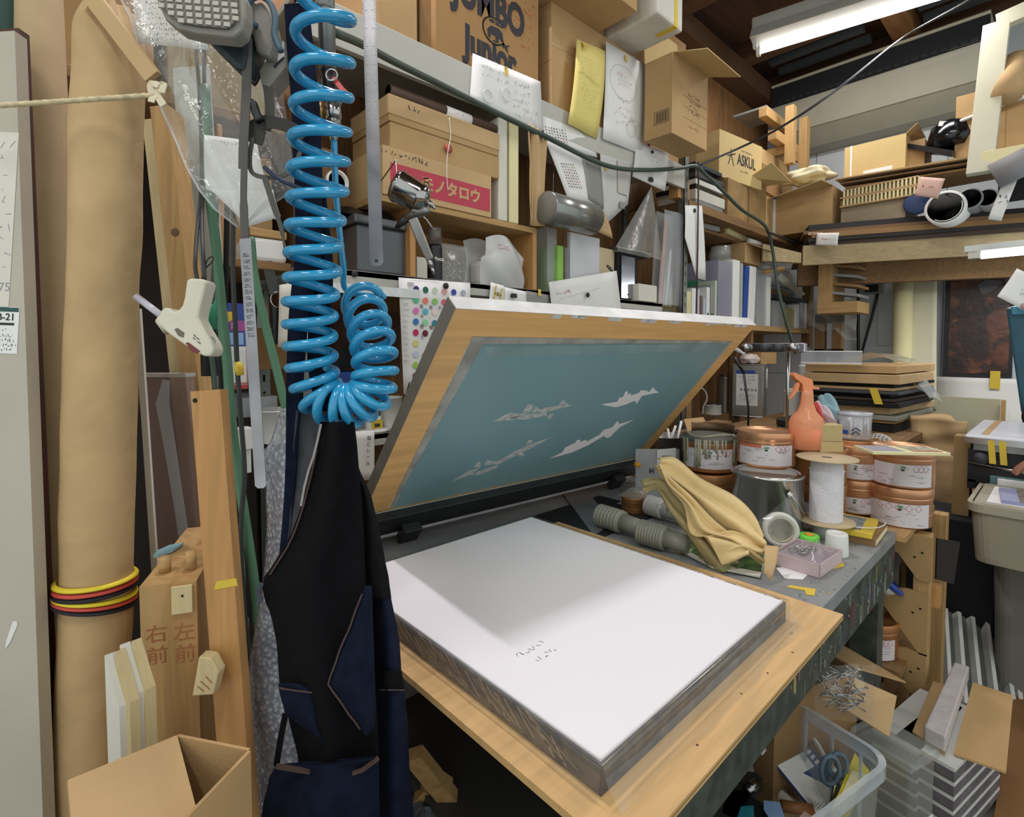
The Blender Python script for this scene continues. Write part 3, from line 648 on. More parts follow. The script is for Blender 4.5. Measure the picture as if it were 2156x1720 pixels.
b=MB();b.tube([L(698,158,.78)+(RT*math.cos(k*math.pi/9)+UP*math.sin(k*math.pi/9))*.0085 for k in range(18)],.0013,STEEL,8,True);b.build('split_ring',root)
b=MB();b.tube([L(673,218,.80),L(676,250,.80)],.004,mat('brass','b49a5a',.35,.8),8);b.tube([L(675,160,.80),L(672,200,.80)],.0015,STEEL,6);b.build('drain_valve',root)
DEN=mat('black_denim','0f0f12',.95,noise=(60,.18),bump=.25,bscale=900,sheen=.0,spec=.15);NAVY=mat('navy_denim','141b2e',.95,noise=(45,.25),bump=.25,bscale=900,spec=.15);LIN=mat('grey_lining','4a4a4e',.95,noise=(50,.2),spec=.2);STIT=mat('brown_stitching','4d3a34',.9)
root=thing('apron','black denim apron with navy pockets hanging in front of the table','apron',at(700,1720,.74));o0=root.location
def cloth(name,rows,d0,amp,frq,m,th=.0016,ph=0,par=None,curve=.0):
 ys=[r[0] for r in rows]
 def fn(u,v):
  y=ys[0]+(ys[-1]-ys[0])*u;k=0
  while k<len(rows)-2 and y>rows[k+1][0]:k+=1
  f=(y-rows[k][0])/(rows[k+1][0]-rows[k][0]);f=max(0,min(1,f));f=f*f*(3-2*f)*.35+f*.65
  xl=rows[k][1]+(rows[k+1][1]-rows[k][1])*f;xr=rows[k][2]+(rows[k+1][2]-rows[k][2])*f
  d=d0+amp*math.sin(frq*v*math.pi*2+ph+1.2*u)+amp*.5*math.sin(frq*3.1*v+4*u+ph*2)-curve*math.sin(math.pi*v)
  return at(xl+(xr-xl)*v,y,d)-o0
 b=MB();b.grid(fn,48,20,m,th);return b,fn,(par if par is not None else root)
def seam(b,fn,pts,w=.0022):
 b.ribbon([Vector(fn(u,v))-FW*.0028 for u,v in pts],w,.0016,STIT)
rows=[(888,676,745),(950,664,752),(1000,652,756),(1060,636,762),(1130,612,766),(1180,580,768),(1225,550,770),(1262,557,770),(1300,572,772),(1360,583,779),(1440,588,790),(1500,605,795),(1600,628,798),(1760,636,800)]
b,fn,_=cloth('bib',rows,.735,.009,1.6,DEN,curve=.02);seam(b,fn,[(u/30,.045) for u in range(2,12)]);b.build('bib',root)
b,fn,_=cloth('back',[(905,728,742),(976,735,753),(1052,750,784),(1103,756,796),(1174,758,810),(1219,760,819),(1260,770,824)],.755,.006,1,DEN,curve=.012);b.build('folded_side',root)
b,fn,_=cloth('side',[(1180,765,800),(1230,772,819),(1356,778,842),(1411,780,845),(1452,784,852),(1520,786,858),(1609,790,862),(1760,794,874)],.765,.008,1.1,NAVY,curve=.012);seam(b,fn,[(.42,v/10) for v in range(3,11)]);b.build('navy_side',root)
b,fn,_=cloth('band',[(1412,782,846),(1452,784,852)],.752,.003,1,DEN,ph=1,curve=.012);seam(b,fn,[(.95,v/8) for v in range(2,9)],.003);b.build('dark_band',root)
b,fn,_=cloth('p1',[(1233,768,783),(1300,742,785),(1380,708,788),(1437,687,790),(1490,725,791),(1530,757,790),(1548,768,772)],.706,.004,1,NAVY,curve=.008)
seam(b,fn,[(u/20,.05) for u in range(1,20)]);b.build('pocket',root)
b,fn,_=cloth('p2',[(1440,586,640),(1455,588,668),(1503,600,675),(1520,622,678),(1545,655,682),(1564,680,686)],.716,.004,1,NAVY,curve=.008);seam(b,fn,[(.04+.1*v/8,v/8) for v in range(9)]);b.build('pocket',root)
b,fn,_=cloth('p3',[(1596,770,797),(1612,580,797),(1640,566,798),(1700,553,799),(1770,540,800)],.708,.007,1.3,NAVY,curve=.02)
b.ribbon([at(x,y,.694)-o0 for x,y in ((582,1613),(632,1621),(708,1638),(763,1620),(796,1596))],.006,.003,STIT);b.build('pocket',root)
b,fn,_=cloth('lin',[(865,625,690),(950,618,682),(1030,615,656),(1110,611,630),(1135,608,616)],.762,.005,1,LIN,curve=-.006);b.build('lining',root)
b=MB();b.ribbon([at(x,y,.722)-o0 for x,y in spline([Vector((*p,0)) for p in ((676,893),(668,930),(658,960),(648,990),(640,1025),(632,1065))],4) and [(676,893),(668,930),(660,962),(650,990),(641,1025),(634,1065)]],.003,.002,mat('frayed_edge','8f8d8a',.9));b.build('frayed_edge',root)
def strap(pts,wpx,d):
 P=spline([at(x,y,d)-o0 for x,y in pts],5);W=[]
 for i in range(len(P)):
  k=min(len(wpx)-1.001,i/5);W.append((wpx[int(k)]+(wpx[int(k)+1]-wpx[int(k)])*(k-int(k)))/FPX*d)
 b=MB();b.ribbon(P,W,.003,NAVY);b.build('strap',root)
strap([(624,8),(632,100),(643,225),(648,330),(650,425),(650,525),(640,600),(630,660),(624,740),(620,830),(616,900),(612,1000),(604,1100),(594,1190)],[50,55,58,58,58,56,50,42,38,34,26,22,18,16],.768)
strap([(668,380),(672,450),(678,540),(677,620),(672,690),(668,760),(680,830),(700,900)],[30,36,44,46,44,40,40,46],.772)
b=MB();b.ribbon([at(x,y,.735)-o0 for x,y in ((551,1228),(543,1245),(549,1262),(541,1275))],.006,.002,mat('tie_cord','3b4048',.9));b.build('tie',root)
b=MB();b.ribbon([at(x,y,.73)-o0 for x,y in ((601,1503),(590,1560),(582,1612))],.008,.002,DEN);b.build('tie',root)
b=MB();p=at(630,-4,.768);b.tube([p+UP*.02,p,p+UP*-.012-FW*.012,p-FW*.02],.003,STEEL,8);b.tube([p+UP*.02,p+UP*.6],.003,STEEL,8);b.build('apron_hook',label='steel hook the apron strap hangs from beside the pipe',cat='hook')
def ruler(name,p0,p1,wpx,d,label,ticks,hole):
 a=at(*p0,d);c=at(*p1,d);t=(c-a).normalized();sd=(RT-t*RT.dot(t)).normalized();n=sd.cross(t);n=-n if n.dot(FW)>0 else n;w=wpx/FPX*d;Ln=(c-a).length
 b=MB();M=Matrix(((sd.x,-t.x,n.x,a.x),(sd.y,-t.y,n.y,a.y),(sd.z,-t.z,n.z,a.z),(0,0,0,1)))
 pts=[(-w/2,0)]+[(-w/2,-Ln+w*.25)]+[(-w*.25,-Ln),(w*.25,-Ln),(w/2,-Ln+w*.25)]+[(w/2,0)]
 b.prism(pts,-.0009,0,mat('ruler_steel','a3a1a3',.36,.9,noise=(9,.22)),M)
 rr=random.Random(5);k=0;z=.01
 while z<Ln-.02:
  l=w*(.34 if k%10==0 else .24 if k%5==0 else .16)
  b.add([(-w/2,-z,.0002),(-w/2+l,-z,.0002),(-w/2+l,-z-.0005,.0002),(-w/2,-z-.0005,.0002)],[(3,2,1,0)],GREYINK,M=M)
  b.add([(w/2-l,-z,.0002),(w/2,-z,.0002),(w/2,-z-.0005,.0002),(w/2-l,-z-.0005,.0002)],[(3,2,1,0)],GREYINK,M=M)
  z+=.003;k+=1
 if ticks:
  for i in range(14):y=-.02-i*.0085;b.strokes(scrib(rr,-w*.3,w*.32,y-.006,y,3,.8),.0006,INK,M)
 if hole:b.lathe([(0,0),(w*.13,0),(w*.13,.0003),(0,.0003)],DGREY,16,M@TR(0,-Ln+w*.4,0))
 return b.build(name,label=label,cat='ruler')
ruler('steel_ruler',(516,502),(549,1028),24,.72,'long steel ruler with printed tables hanging beside the green hose',1,0)
ruler('steel_ruler',(776,-30),(793,560),28,.86,'long steel ruler hanging in front of the cartons, hole at its lower end',0,1)
MSK=mat('mask_grey_beige','8b877d',.5,noise=(9,.06));MSKB=mat('mask_dark_rubber','24282c',.55,noise=(8,.1));MSKL=mat('mask_blue_grey','4c6270',.5);MSKS=mat('mask_strap_grey','56534f',.8)
root=thing('respirator','respirator with a big grey slotted filter hanging over the clear bag','respirator',at(470,80,.72));o0=root.location
M=facing(at(432,30,.70)-o0,-.09)
ol=[(332,-30),(340,20),(352,45),(380,66),(420,76),(495,84),(512,70),(520,40),(520,5),(510,-15),(490,-45),(400,-60)]
def pl(pts,c,d):return [((x-c[0])/FPX*d,-(y-c[1])/FPX*d) for x,y in pts]
M=facing(at(432,20,.70)-o0)
b=MB();b.prism(pl(ol,(432,20),.70)[::-1],-.02,.006,MSK,M);b.build('filter_cover',root,bev=.004)
b=MB();inn=[((x-430)*.86+430,(y-8)*.82+8) for x,y in ol]
b.prism(pl(inn,(432,20),.70)[::-1],.004,.0105,mat('mask_grille','6f6b62',.6),M);b.M=M
for r in range(7):
 for q in range(9):
  x=346+q*19+r*1.5;y=-32+r*14+q*1.6
  if x<350+max(0,r-4)*16 or x>506-max(0,r-5)*6:continue
  b.cb(((x-432)/FPX*.70,-(y-20)/FPX*.70,.0112),(.0078,.0056,.0022),mat('mask_pad','b5b1a6',.8),(0,0,-.1))
b.build('grille',root)
b=MB();M2=facing(at(480,110,.745)-o0);b.prism(pl([(425,60),(445,95),(470,120),(500,150),(522,160),(530,120),(528,60)],(480,110),.745)[::-1],-.03,.01,mat('mask_teal_black','13262b',.5),M2);b.build('facepiece',root,bev=.008)
b=MB();b.ribbon([L_-o0 for L_ in spline([at(x,y,.74) for x,y in ((521,80),(520,150),(517,230),(513,300),(512,355))],5)],.013,.0018,MSKS);b.build('head_strap',root)
b=MB();b.ribbon([L_-o0 for L_ in spline([at(x,y,.735) for x,y in ((514,355),(513,420),(516,505))],5)],[.009]*6+[.011]*5,.0015,MSKS);b.build('strap_end',root)
root=thing('respirator','dark respirator with blue-grey frame hanging next to the apron strap','respirator',at(560,90,.76));o0=root.location
c=(560,60);M=facing(at(*c,.76)-o0)
b=MB();b.prism(pl([(535,22),(560,10),(580,45),(592,85),(575,130),(545,118),(538,80)],c,.76)[::-1],-.01,.012,MSK,M);b.build('exhale_cover',root,bev=.006)
b=MB();b.prism(pl([(505,-10),(540,0),(545,60),(540,130),(520,170),(508,140),(504,60)],c,.76)[::-1],-.03,.0,MSKB,M);b.build('facepiece',root,bev=.008)
b=MB();P=[at(x,y,.742)-o0 for x,y in ((540,55),(522,40),(520,8),(545,-8),(568,5),(580,40),(578,75),(592,108))];b.tube(spline(P,5),.0045,MSKL,8);b.build('frame_arm',root)
M3=facing(at(588,140,.78)-o0)
b=MB();b.prism(pl([(555,158),(598,92),(608,100),(608,150),(575,192),(558,185)],(588,140),.78)[::-1],-.02,.012,MSK,M3);b.prism(pl([(592,105),(605,98),(606,130),(592,140)],(588,140),.78)[::-1],.0119,.0126,WHITE,M3);b.prism(pl([(583,148),(605,128),(606,134),(586,155)],(588,140),.78)[::-1],.0119,.0126,INK,M3);b.build('side_filter',root,bev=.003)
b=MB();b.ribbon([q-o0 for q in spline([at(x,y,.77) for x,y in ((555,150),(565,190),(568,240),(560,275))],5)],.014,.0018,MSKS);b.build('head_strap',root)
b=MB();b.tube([q-o0 for q in spline([at(x,y,.745) for x,y in ((520,222),(532,218),(540,240),(548,255))],5)],.006,BLACK,10);b.build('buckle',root)
b=MB();b.ribbon([q-o0 for q in spline([at(x,y,.75) for x,y in ((530,300),(545,262),(575,258),(615,270),(640,290))],5)],[.03]*5+[.02]*5+[.017]*11,.0018,mat('mask_cradle','35322f',.8));b.build('head_cradle',root)
b=MB();b.ribbon([q-o0 for q in spline([at(x,y,.748) for x,y in ((532,290),(526,330),(530,362),(555,373),(595,370),(620,350),(632,320))],5)],.006,.0018,MSKS);b.build('cradle_loop',root)
b=MB();b.ribbon([q-o0 for q in spline([at(x,y,.745) for x,y in ((558,376),(575,430),(592,480),(601,532))],5)],[.008]*8+[.006]*4+[.003]*4,.0015,MSKS);b.build('strap_end',root)
b=MB();b.tube([q-o0 for q in spline([at(x,y,.74) for x,y in ((556,352),(575,368),(597,382),(640,400))],5)],.003,mat('navy_cord','23324a',.7),8);b.build('cord',root)
root=thing('clear_bag','big clear plastic bag with leaflets hanging under the respirators','bag',at(480,300,.88));o0=root.location
rows=[(-40,235,560),(40,276,575),(130,300,585),(220,335,600),(300,372,612),(350,392,618),(400,420,624),(440,452,560),(478,500,512)]
ys=[r[0] for r in rows]
def bagf(u,v):
 y=ys[0]+(ys[-1]-ys[0])*u;k=0
 while k<len(rows)-2 and y>rows[k+1][0]:k+=1
 f=(y-rows[k][0])/(rows[k+1][0]-rows[k][0]);xl=rows[k][1]+(rows[k+1][1]-rows[k][1])*f;xr=rows[k][2]+(rows[k+1][2]-rows[k][2])*f
 return at(xl+(xr-xl)*v,y,.875+.012*math.sin(7*v+5*u)+.008*math.sin(17*v-9*u)-.02*math.sin(3.1*v))-o0
BAGF=clear('bag_film','dfe1dd',.17,.10,bump=.9,bscale=34,gloss=.9)
b=MB();b.grid(bagf,60,40,BAGF);b.build('bag',root)
b=MB();b.tube([Vector(bagf(u/40,0)) for u in range(41)],.0018,FROST,6);b.build('bag_edge',root)
b=MB();M,w,h,f=sheet4(b,[at(278,-30,.90)-o0,at(400,-30,.90)-o0,at(440,105,.90)-o0,at(292,92,.90)-o0],WHITE,curl=.002);b.strokes(scrib(random.Random(9),-.04,.04,-.045,.035,9),.0008,INK,M);b.text('カ',.018,REDINK,M@TR(.02,.035,0),.0001);b.build('header_card',root)
b=MB();M,w,h,f=sheet4(b,[at(430,284,.90)-o0,at(540,298,.90)-o0,at(580,462,.90)-o0,at(436,400,.90)-o0],WHITE,curl=.006);b.strokes(scrib(random.Random(11),-.035,.04,-.05,.05,12),.0006,GREYINK,M);b.build('leaflet',root)
b=MB();M,w,h,f=sheet4(b,[at(440,395,.895)-o0,at(575,400,.895)-o0,at(590,455,.895)-o0,at(525,478,.895)-o0],WHITE,curl=.004);b.build('leaflet',root)
root=thing('glue_gun','cream hot glue gun hanging by its black cable','glue gun',at(410,690,.82));o0=root.location
c=(405,680);M=facing(at(*c,.82)-o0)
ol=[(404,592),(412,589),(438,590),(445,597),(443,606),(432,650),(428,672),(440,695),(456,722),(461,737),(455,750),(440,751),(420,740),(395,724),(365,703),(346,685),(344,675),(351,655),(358,649),(367,651),(375,658),(386,656),(395,645),(399,630)]
b=MB();b.prism(pl(ol,c,.82)[::-1],-.016,.014,IVORY,M);b.build('body',root,bev=.007)
b=MB();b.tube([at(348,668,.825)-o0,at(366,690,.825)-o0],[.0155,.0165],IVORY,20);b.build('barrel_collar',root)
b=MB();b.tube([at(354,675,.825)-o0,at(286,624,.825)-o0],.0055,clear('glue_stick_clear','d8d6e0',.6,.25),12);b.build('glue_stick',root)
b=MB();M2=facing(at(*c,.82)-o0);b.prism(pl([(403,722),(409,722),(433,740),(426,745),(415,740)],c,.82)[::-1],.0138,.0149,mat('dark_red_label','6e2b2b',.5),M2);b.prism(pl([(380,695),(386,692),(400,702),(398,712),(388,708)],c,.82)[::-1],.0138,.0150,mat('brown_trigger','6e6255',.5),M2)
b.strokes([[((x-c[0])/FPX*.82,-(y-c[1])/FPX*.82) for x,y in s_] for s_ in (((420,706),(424,710)),((426,712),(431,716)),((419,712),(423,716)),((428,720),(434,724)))],.0012,INK,M2@TR(0,0,.0146));b.build('rating_label',root)
b=MB();b.tube([q-o0 for q in spline([at(x,y,d) for x,y,d in ((416,592,.83),(411,560,.85),(414,500,.89),(422,420,.94),(424,330,.96),(420,200,.97),(410,60,.97),(405,-60,.97))],6)],.0032,RUBBER,8);b.build('power_cable',root)
b=MB();b.tube([q-o0 for q in spline([at(x,y,.815) for x,y in ((436,702),(452,716),(449,726),(446,722))],5)],.001,STEEL,6);b.build('wire_stand',root)
b=MB();b.tube([q for q in spline([at(x,y,d) for x,y,d in ((431,588,.84),(428,540,.86),(425,470,.91),(428,400,.95),(432,300,.97),(430,150,.98),(428,-60,.98))],6)],.0032,RUBBER,8);b.build('black_cable',label='black cable running down behind the glue gun handle',cat='cable')
b=MB();b.tube(spline([at(x,y,.855) for x,y in ((430,572),(436,548),(448,540),(446,552),(432,566),(424,588),(414,592))],5),.0011,BLACK,6);b.build('twist_tie',label='black twist tie above the glue gun',cat='tie')
def cord(name,pts,d,r,m,label,cat='hose'):
 b=MB();b.tube(spline([at(x,y,d if not isinstance(d,list) else d[i]) for i,(x,y) in enumerate(pts)],6),r,m,10);return b.build(name,label=label,cat=cat)
cord('green_hose',[(432,180),(438,300),(441,400),(455,520),(466,640),(478,760),(487,880),(503,1010),(520,1120),(537,1240),(545,1330)],.95,.0085,GREENH,'thick green hose hanging beside the glue gun')
cord('green_hose',[(528,500),(536,580),(560,690),(583,780),(604,872),(620,940)],.90,.007,GREENH,'green hose slanting down beside the steel ruler')
cord('black_cable',[(478,430),(476,560),(470,700),(466,800),(474,900),(494,1020),(505,1150),(518,1300)],.97,.005,BLACKM,'black cable alongside the thick green hose','cable')
o=cord('black_cable',[(492,430),(490,560),(496,700),(500,780),(507,880),(515,1000),(508,1100),(512,1250),(528,1400)],.93,.0042,RUBBER,'black cable with a wrap of yellow tape','cable')
b=MB();b.tube([at(501,762,.93)-o.location,at(503,776,.93)-o.location,at(506,790,.93)-o.location],[.0055,.0085,.006],YTAPE,10);b.build('tape_wrap',o)
cord('black_cable',[(455,420),(452,560),(440,700),(450,790),(470,1000),(500,1240),(520,1400)],1.0,.005,DGREENH,'dark cable furthest back behind the green hose','cable')
BUB=clear('bubble_film','d5dde6',.42,.18,gloss=.9);nt=BUB.node_tree
vz=nt.nodes.new('ShaderNodeTexVoronoi');vz.inputs['Scale'].default_value=105;tc=nt.nodes.new('ShaderNodeTexCoord');bp=nt.nodes.new('ShaderNodeBump');bp.inputs['Strength'].default_value=.9;bp.inputs['Distance'].default_value=.004;bp.invert=True
nt.links.new(tc.outputs['Object'],vz.inputs['Vector']);nt.links.new(vz.outputs['Distance'],bp.inputs['Height'])
for n_ in nt.nodes:
 if n_.type in ('BSDF_PRINCIPLED','BSDF_GLOSSY','FRESNEL'):nt.links.new(bp.outputs[0],n_.inputs['Normal'])
rr_=nt.nodes.new('ShaderNodeValToRGB');rr_.color_ramp.elements[0].color=lin('f6f9fb');rr_.color_ramp.elements[1].color=lin('a3aec0');rr_.color_ramp.elements[0].position=.12;rr_.color_ramp.elements[1].position=.5
nt.links.new(vz.outputs['Distance'],rr_.inputs[0]);nt.links.new(rr_.outputs[0],nt.nodes['Principled BSDF'].inputs['Base Color'])
rows2=[(860,592,640),(930,570,650),(965,540,650),(1000,557,650),(1100,562,650),(1200,556,640),(1300,540,640),(1420,519,650),(1500,513,650),(1600,522,660),(1740,530,670)]
def bubf(u,v):
 y=860+880*u;k=0
 while k<len(rows2)-2 and y>rows2[k+1][0]:k+=1
 f=(y-rows2[k][0])/(rows2[k+1][0]-rows2[k][0]);xl=rows2[k][1]+(rows2[k+1][1]-rows2[k][1])*f;xr=rows2[k][2]+(rows2[k+1][2]-rows2[k][2])*f
 return at(xl+(xr-xl)*v,y,.86+.008*math.sin(9*u+4*v)-.025*math.sin(math.pi*v)+.006*math.sin(23*u))
b=MB();b.grid(bubf,80,24,BUB,.003);b.build('bubble_wrap',label='long sheet of bubble wrap hanging behind the apron',cat='bubble wrap')
# -- things on the shelves
def F(name,label,cat,xl,xr,yt,yb,pl,D,z0=None,group=None,rz=0,back=0):
 ax,v=pl
 f=onY if ax=='Y' else onX
 a,c,t=f(xl,yb,v),f(xr,yb,v),f(xl,yt,v);z=a.z if z0 is None else z0
 if ax=='Y':W=c.x-a.x;root=thing(name,label,cat,(a.x,v,z),(0,0,rz),group)
 else :W=a.y-c.y;root=thing(name,label,cat,(v,a.y,z),(0,0,-math.pi/2+rz),group)
 return root,W,max(.004,t.z-z)
def carton(root,W,D,H,m=KRAFT,tape=True,flaps=0,th=.004,seam=True,bodyname='body'):
 b=MB()
 if flaps:
  b.box(0,W,0,th,0,H,m);b.box(0,W,D-th,D,0,H,m);b.box(0,th,th,D-th,0,H,m);b.box(W-th,W,th,D-th,0,H,m);b.box(th,W-th,th,D-th,0,th,m)
 else :
  b.box(0,W,0,D,0,H,m)
  if seam:b.box(-.0003,W+.0003,D*.5-.001,D*.5+.001,H-.001,H+.0003,KRAFT3)
 b.build(bodyname,root,bev=.002)
 if tape:
  b=MB();TP=mat('packing_tape','b08e5c',.3);b.box(W*.5-.025,W*.5+.025,-.0006,0,0,min(.06,H*.3),TP) if flaps else b.box(W*.0,W,D*.5-.025,D*.5+.025,H,H+.0006,TP)
  b.build('tape',root)
def simple(name,label,cat,xl,xr,yt,yb,pl,D,m,z0=None,group=None,rz=0,bev=.0015,extra=None,part='body'):
 root,W,H=F(name,label,cat,xl,xr,yt,yb,pl,D,z0,group,rz)
 b=MB();b.box(0,W,0,D,0,H,m)
 if extra:extra(b,W,D,H)
 x=root;o=b.build(name,loc=root.location,rot=root.rotation_euler,label=label,cat=cat,group=group,bev=bev)
 nm=root.name;bpy.data.objects.remove(root);o.name=nm;return o,W,H
def front(x,z,y=-.0008):return TR(x,y,z)@RX(math.pi/2)
def side_l(y,z,x=-.0008):return TR(x,y,z)@RZ(-math.pi/2)@RX(math.pi/2)
Y6=('Y',1.57)
# --- upper shelf
r,W,H=F('carton','plain brown carton nearest the steel pipe on the upper shelf','carton',797,878,-150,60,Y6,.40,ZU);carton(r,W,.40,H,KRAFT)
o,W,H=simple('cardboard_sheet','dark cardboard sheet squeezed between the plain and the printed carton','cardboard',884,908,-60,90,('Y',1.60),.38,KRAFT3,ZU)
r,W,H=F('carton','big brown carton printed JUMBO Junior on the upper shelf','carton',918,1133,-150,100,Y6,.40,ZU)
b=MB();b.box(0,W,0,.4,0,H,mat('kraft_board_orange','a5804f',.85,noise=(5,.07)))
q=onY(1033,20,1.57);X0=r.location.x;b.text('JUMBO',.135,INK,front(q.x-X0,q.z-ZU+.012)@Matrix.Diagonal((.86,1.25,1,1)),.0004,bold=.006)
q2=onY(1034,113,1.57);b.text('Junior',.125,INK,front(q2.x-X0,q2.z-ZU)@Matrix.Diagonal((.86,1.2,1,1)),.0004,bold=.006)
q3=onY(1040,66,1.57);cx_,cz_=q3.x-X0,q3.z-ZU
Mf=front(cx_,cz_)@Matrix.Diagonal((.78,.78,1,1));ar=[(.072*math.cos(a*math.pi/20),.060*math.sin(a*math.pi/20)) for a in range(6,37)];b.strokes([ar],.010,INK,Mf,.0009);b.strokes([[(x*.93,y*.93) for x,y in ar]],.004,KRAFT,Mf,.0011)
b.prism([(-.045,-.005),(-.02,.02),(.03,.024),(.055,.012),(.06,-.02),(.068,-.045),(.05,-.05),(.045,-.025),(.03,-.022),(.028,-.05),(.012,-.05),(.008,-.02),(-.022,-.022),(-.026,-.045),(-.04,-.045)],.0006,.0010,INK,Mf);b.prism([(.05,-.02),(.075,-.038),(.11,-.03),(.088,-.045),(.095,-.075),(.07,-.055),(.058,-.06)],.0006,.0010,INK,Mf)
rr=random.Random(12);q4=onY(1105,40,1.57)
for k in range(40):b.cb((q4.x-X0+(rr.random()-.5)*.12,-.0003,q4.z-ZU+(rr.random()-.5)*.24),(.004+rr.random()*.012,.0006,.002+rr.random()*.005),mat('worn_red_print','a5603f',.9))
q5=onY(1062,4,1.57);b.cb((q5.x-X0,-.0004,q5.z-ZU),(.13,.0008,.012),mat('worn_red_print','a5603f'))
b.build('body',r,bev=.003)
r,W,H=F('carton','brown carton behind the yellow and white notes on the upper shelf','carton',1160,1348,2,205,Y6,.42,ZU);carton(r,W,.42,H,KRAFT,tape=False);U3=(r.location.x,W,H)
b=MB();b.box(-.0006,0,.0,.42,H*.45,H*.455,KRAFT3);b.box(0,W*.5,-.0007,0,H*.60,H*.62,mat('packing_tape','b08e5c',.3));b.box(W*.12,W*.38,-.0007,0,.02,H*.5,mat('packing_tape','b08e5c',.3));b.box(-.002,.006,-.002,.0,.0,H*.3,KRAFT2);b.build('tape',r)
b=MB();b.box(U3[0]-.12,U3[0]+.33,1.36,1.9,ZU+U3[2]+.001,ZU+U3[2]+.26,KRAFT);b.build('carton',label='brown carton overhanging on top of the carton behind the notes',cat='carton',bev=.003)
WRAP=mat('white_wrap_paper','d4cfc2',.55,noise=(6,.08),bump=.7,bscale=18)
r=thing('wrapped_package','white paper package closed with yellow tape on the overhanging stack','package',(U3[0]+.40,1.30,ZU+U3[2]+.001))
b=MB();b.box(0,.22,0,.30,0,.20,WRAP);b.build('wrapping',r,bev=.012)
b=MB();b.box(.14,.17,-.001,.1,-.001,.2,YTAPE);b.build('tape',r)
b=MB();q=onY(1435,30,1.66);b.box(q.x-.18,q.x+.22,1.75,1.77,ZU+.001,ZU+.9,mat('tan_ply','a8814e',.7,noise=(2,.15),kind='woodX'));b.build('plywood_offcut',label='tan plywood offcut standing behind the white package',cat='plywood')
pz=ZU+.001;n0,l0,r0=onZ(1414,279,pz),onZ(1353,297,pz),onZ(1488,318,pz)
ang=math.atan2(r0.y-n0.y,r0.x-n0.x);Wd=(r0-n0).length;Dp=min(.34,(l0-n0).length)
r=thing('open_carton','opened brown carton with raised flaps at the end of the upper shelf','carton',n0,(0,0,ang));Hb=at(1413,112,(n0-EY).dot(FW)).z-pz
carton(r,Wd,Dp,Hb,KRAFT,tape=False,flaps=1)
b=MB();rr=random.Random(3)
b.box(Wd*.3,Wd,-.0006,0,Hb*.55,Hb*.56,KRAFT3);b.box(Wd*.3,Wd,-.0006,0,Hb*.42,Hb*.425,KRAFT3);b.box(Wd*.3,Wd,-.0006,0,Hb*.28,Hb*.285,KRAFT3)
b.strokes(scrib(rr,-.07,.07,-.05,.05,4),.003,mat('worn_print','6b4a3c',.9),front(Wd*.62,Hb*.5));b.strokes(scrib(rr,-.05,.05,-.015,.015,1),.003,mat('worn_print','6b4a3c'),front(Wd*.6,Hb*.2))
M=side_l(Dp*.36,Hb*.24);b.strokes([[(-.04,-.03),(.04,-.03),(.04,.03),(-.04,.03),(-.04,-.03)]],.002,INK,M)
for k in range(14):b.strokes([[(-.032+k*.005,-.024),(-.032+k*.005,.024)]],.001+.0012*(k%3),INK,M)
b.build('print',r)
for nm,P in (('flap',[(Wd*.02,0,Hb),(Wd,0,Hb),(Wd*1.02,-.17,Hb-.06),(Wd*.04,-.17,Hb-.05)]),('flap',[(0,Dp,Hb),(Wd,Dp,Hb),(Wd,Dp+.03,Hb+.24),(.02,Dp+.03,Hb+.24)]),('flap',[(Wd,0,Hb),(Wd,Dp,Hb),(Wd+.16,Dp-.02,Hb+.1),(Wd+.16,.04,Hb+.08)])):
 b=MB();b.poly(P,KRAFTY,.004);b.build(nm,r)
# --- papers taped to the front of the upper shelf
def note(name,q,Y,m,label,cat='note',draw=None,tape=None,curl=.004,group=None,off=0):
 P=[onY(x,y,Y) for x,y in q];b=MB();M,w,h,f=sheet4(b,P,m,.0005,curl)
 cx=sum(x for x,y in q)/4;cy=sum(y for x,y in q)/4
 Mi=M.inverted()
 def loc(px,py):v=Mi@onY(px,py,Y);return v.x,v.y
 if draw:draw(b,M@TR(0,0,.002+curl*.75),w,h,loc)
 o=b.build(name,label=label,cat=cat,group=group)
 if tape:
  for tp in tape:
   c=MB();x,y=loc(*tp[:2]);L2=o.location;c.M=Matrix.Translation(-L2);s_=tp[2] if len(tp)>2 else .016
   c.add([(x-s_*.6,y-s_,.003+curl*.9),(x+s_*.6,y-s_,.003+curl*.9),(x+s_*.6,y+s_,.003),(x-s_*.6,y+s_,.003)],[(0,1,2,3)],YTAPE,M=M);c.build('tape',o)
 return o,loc,M
def circ(cx,cy,r,n=20):return [(cx+r*math.cos(2*math.pi*i/n),cy+r*math.sin(2*math.pi*i/n)) for i in range(n+1)]
def d1(b,M,w,h,loc):
 rr=random.Random(1)
 b.strokes(scrib(rr,-w*.40,w*.1,.02,.10,3),.0016,GREYINK,M);b.strokes(scrib(rr,w*.05,w*.42,-.12,.06,6),.0016,GREYINK,M)
o,loc,M=note('sketch_sheet',[(995,112),(1138,172),(1141,278),(988,212)],1.544,WHITE,'white sheet of pencil sketches with two clear rings taped on, under JUMBO Junior',draw=d1,tape=[(1064,150)],curl=.003)
for px,py in ((1027,203),(1066,200)):
 p=onY(px,py,1.532);b=MB();b.tube([p+Vector((.022*math.cos(k*math.pi/12),0,.024*math.sin(k*math.pi/12))) for k in range(24)],.0035,FROST,8,True);b.build('clear_ring',label=('left' if px==1027 else 'right')+' one of two clear plastic rings on the sketch sheet under JUMBO Junior',cat='ring',group='rings on the sketch sheet')
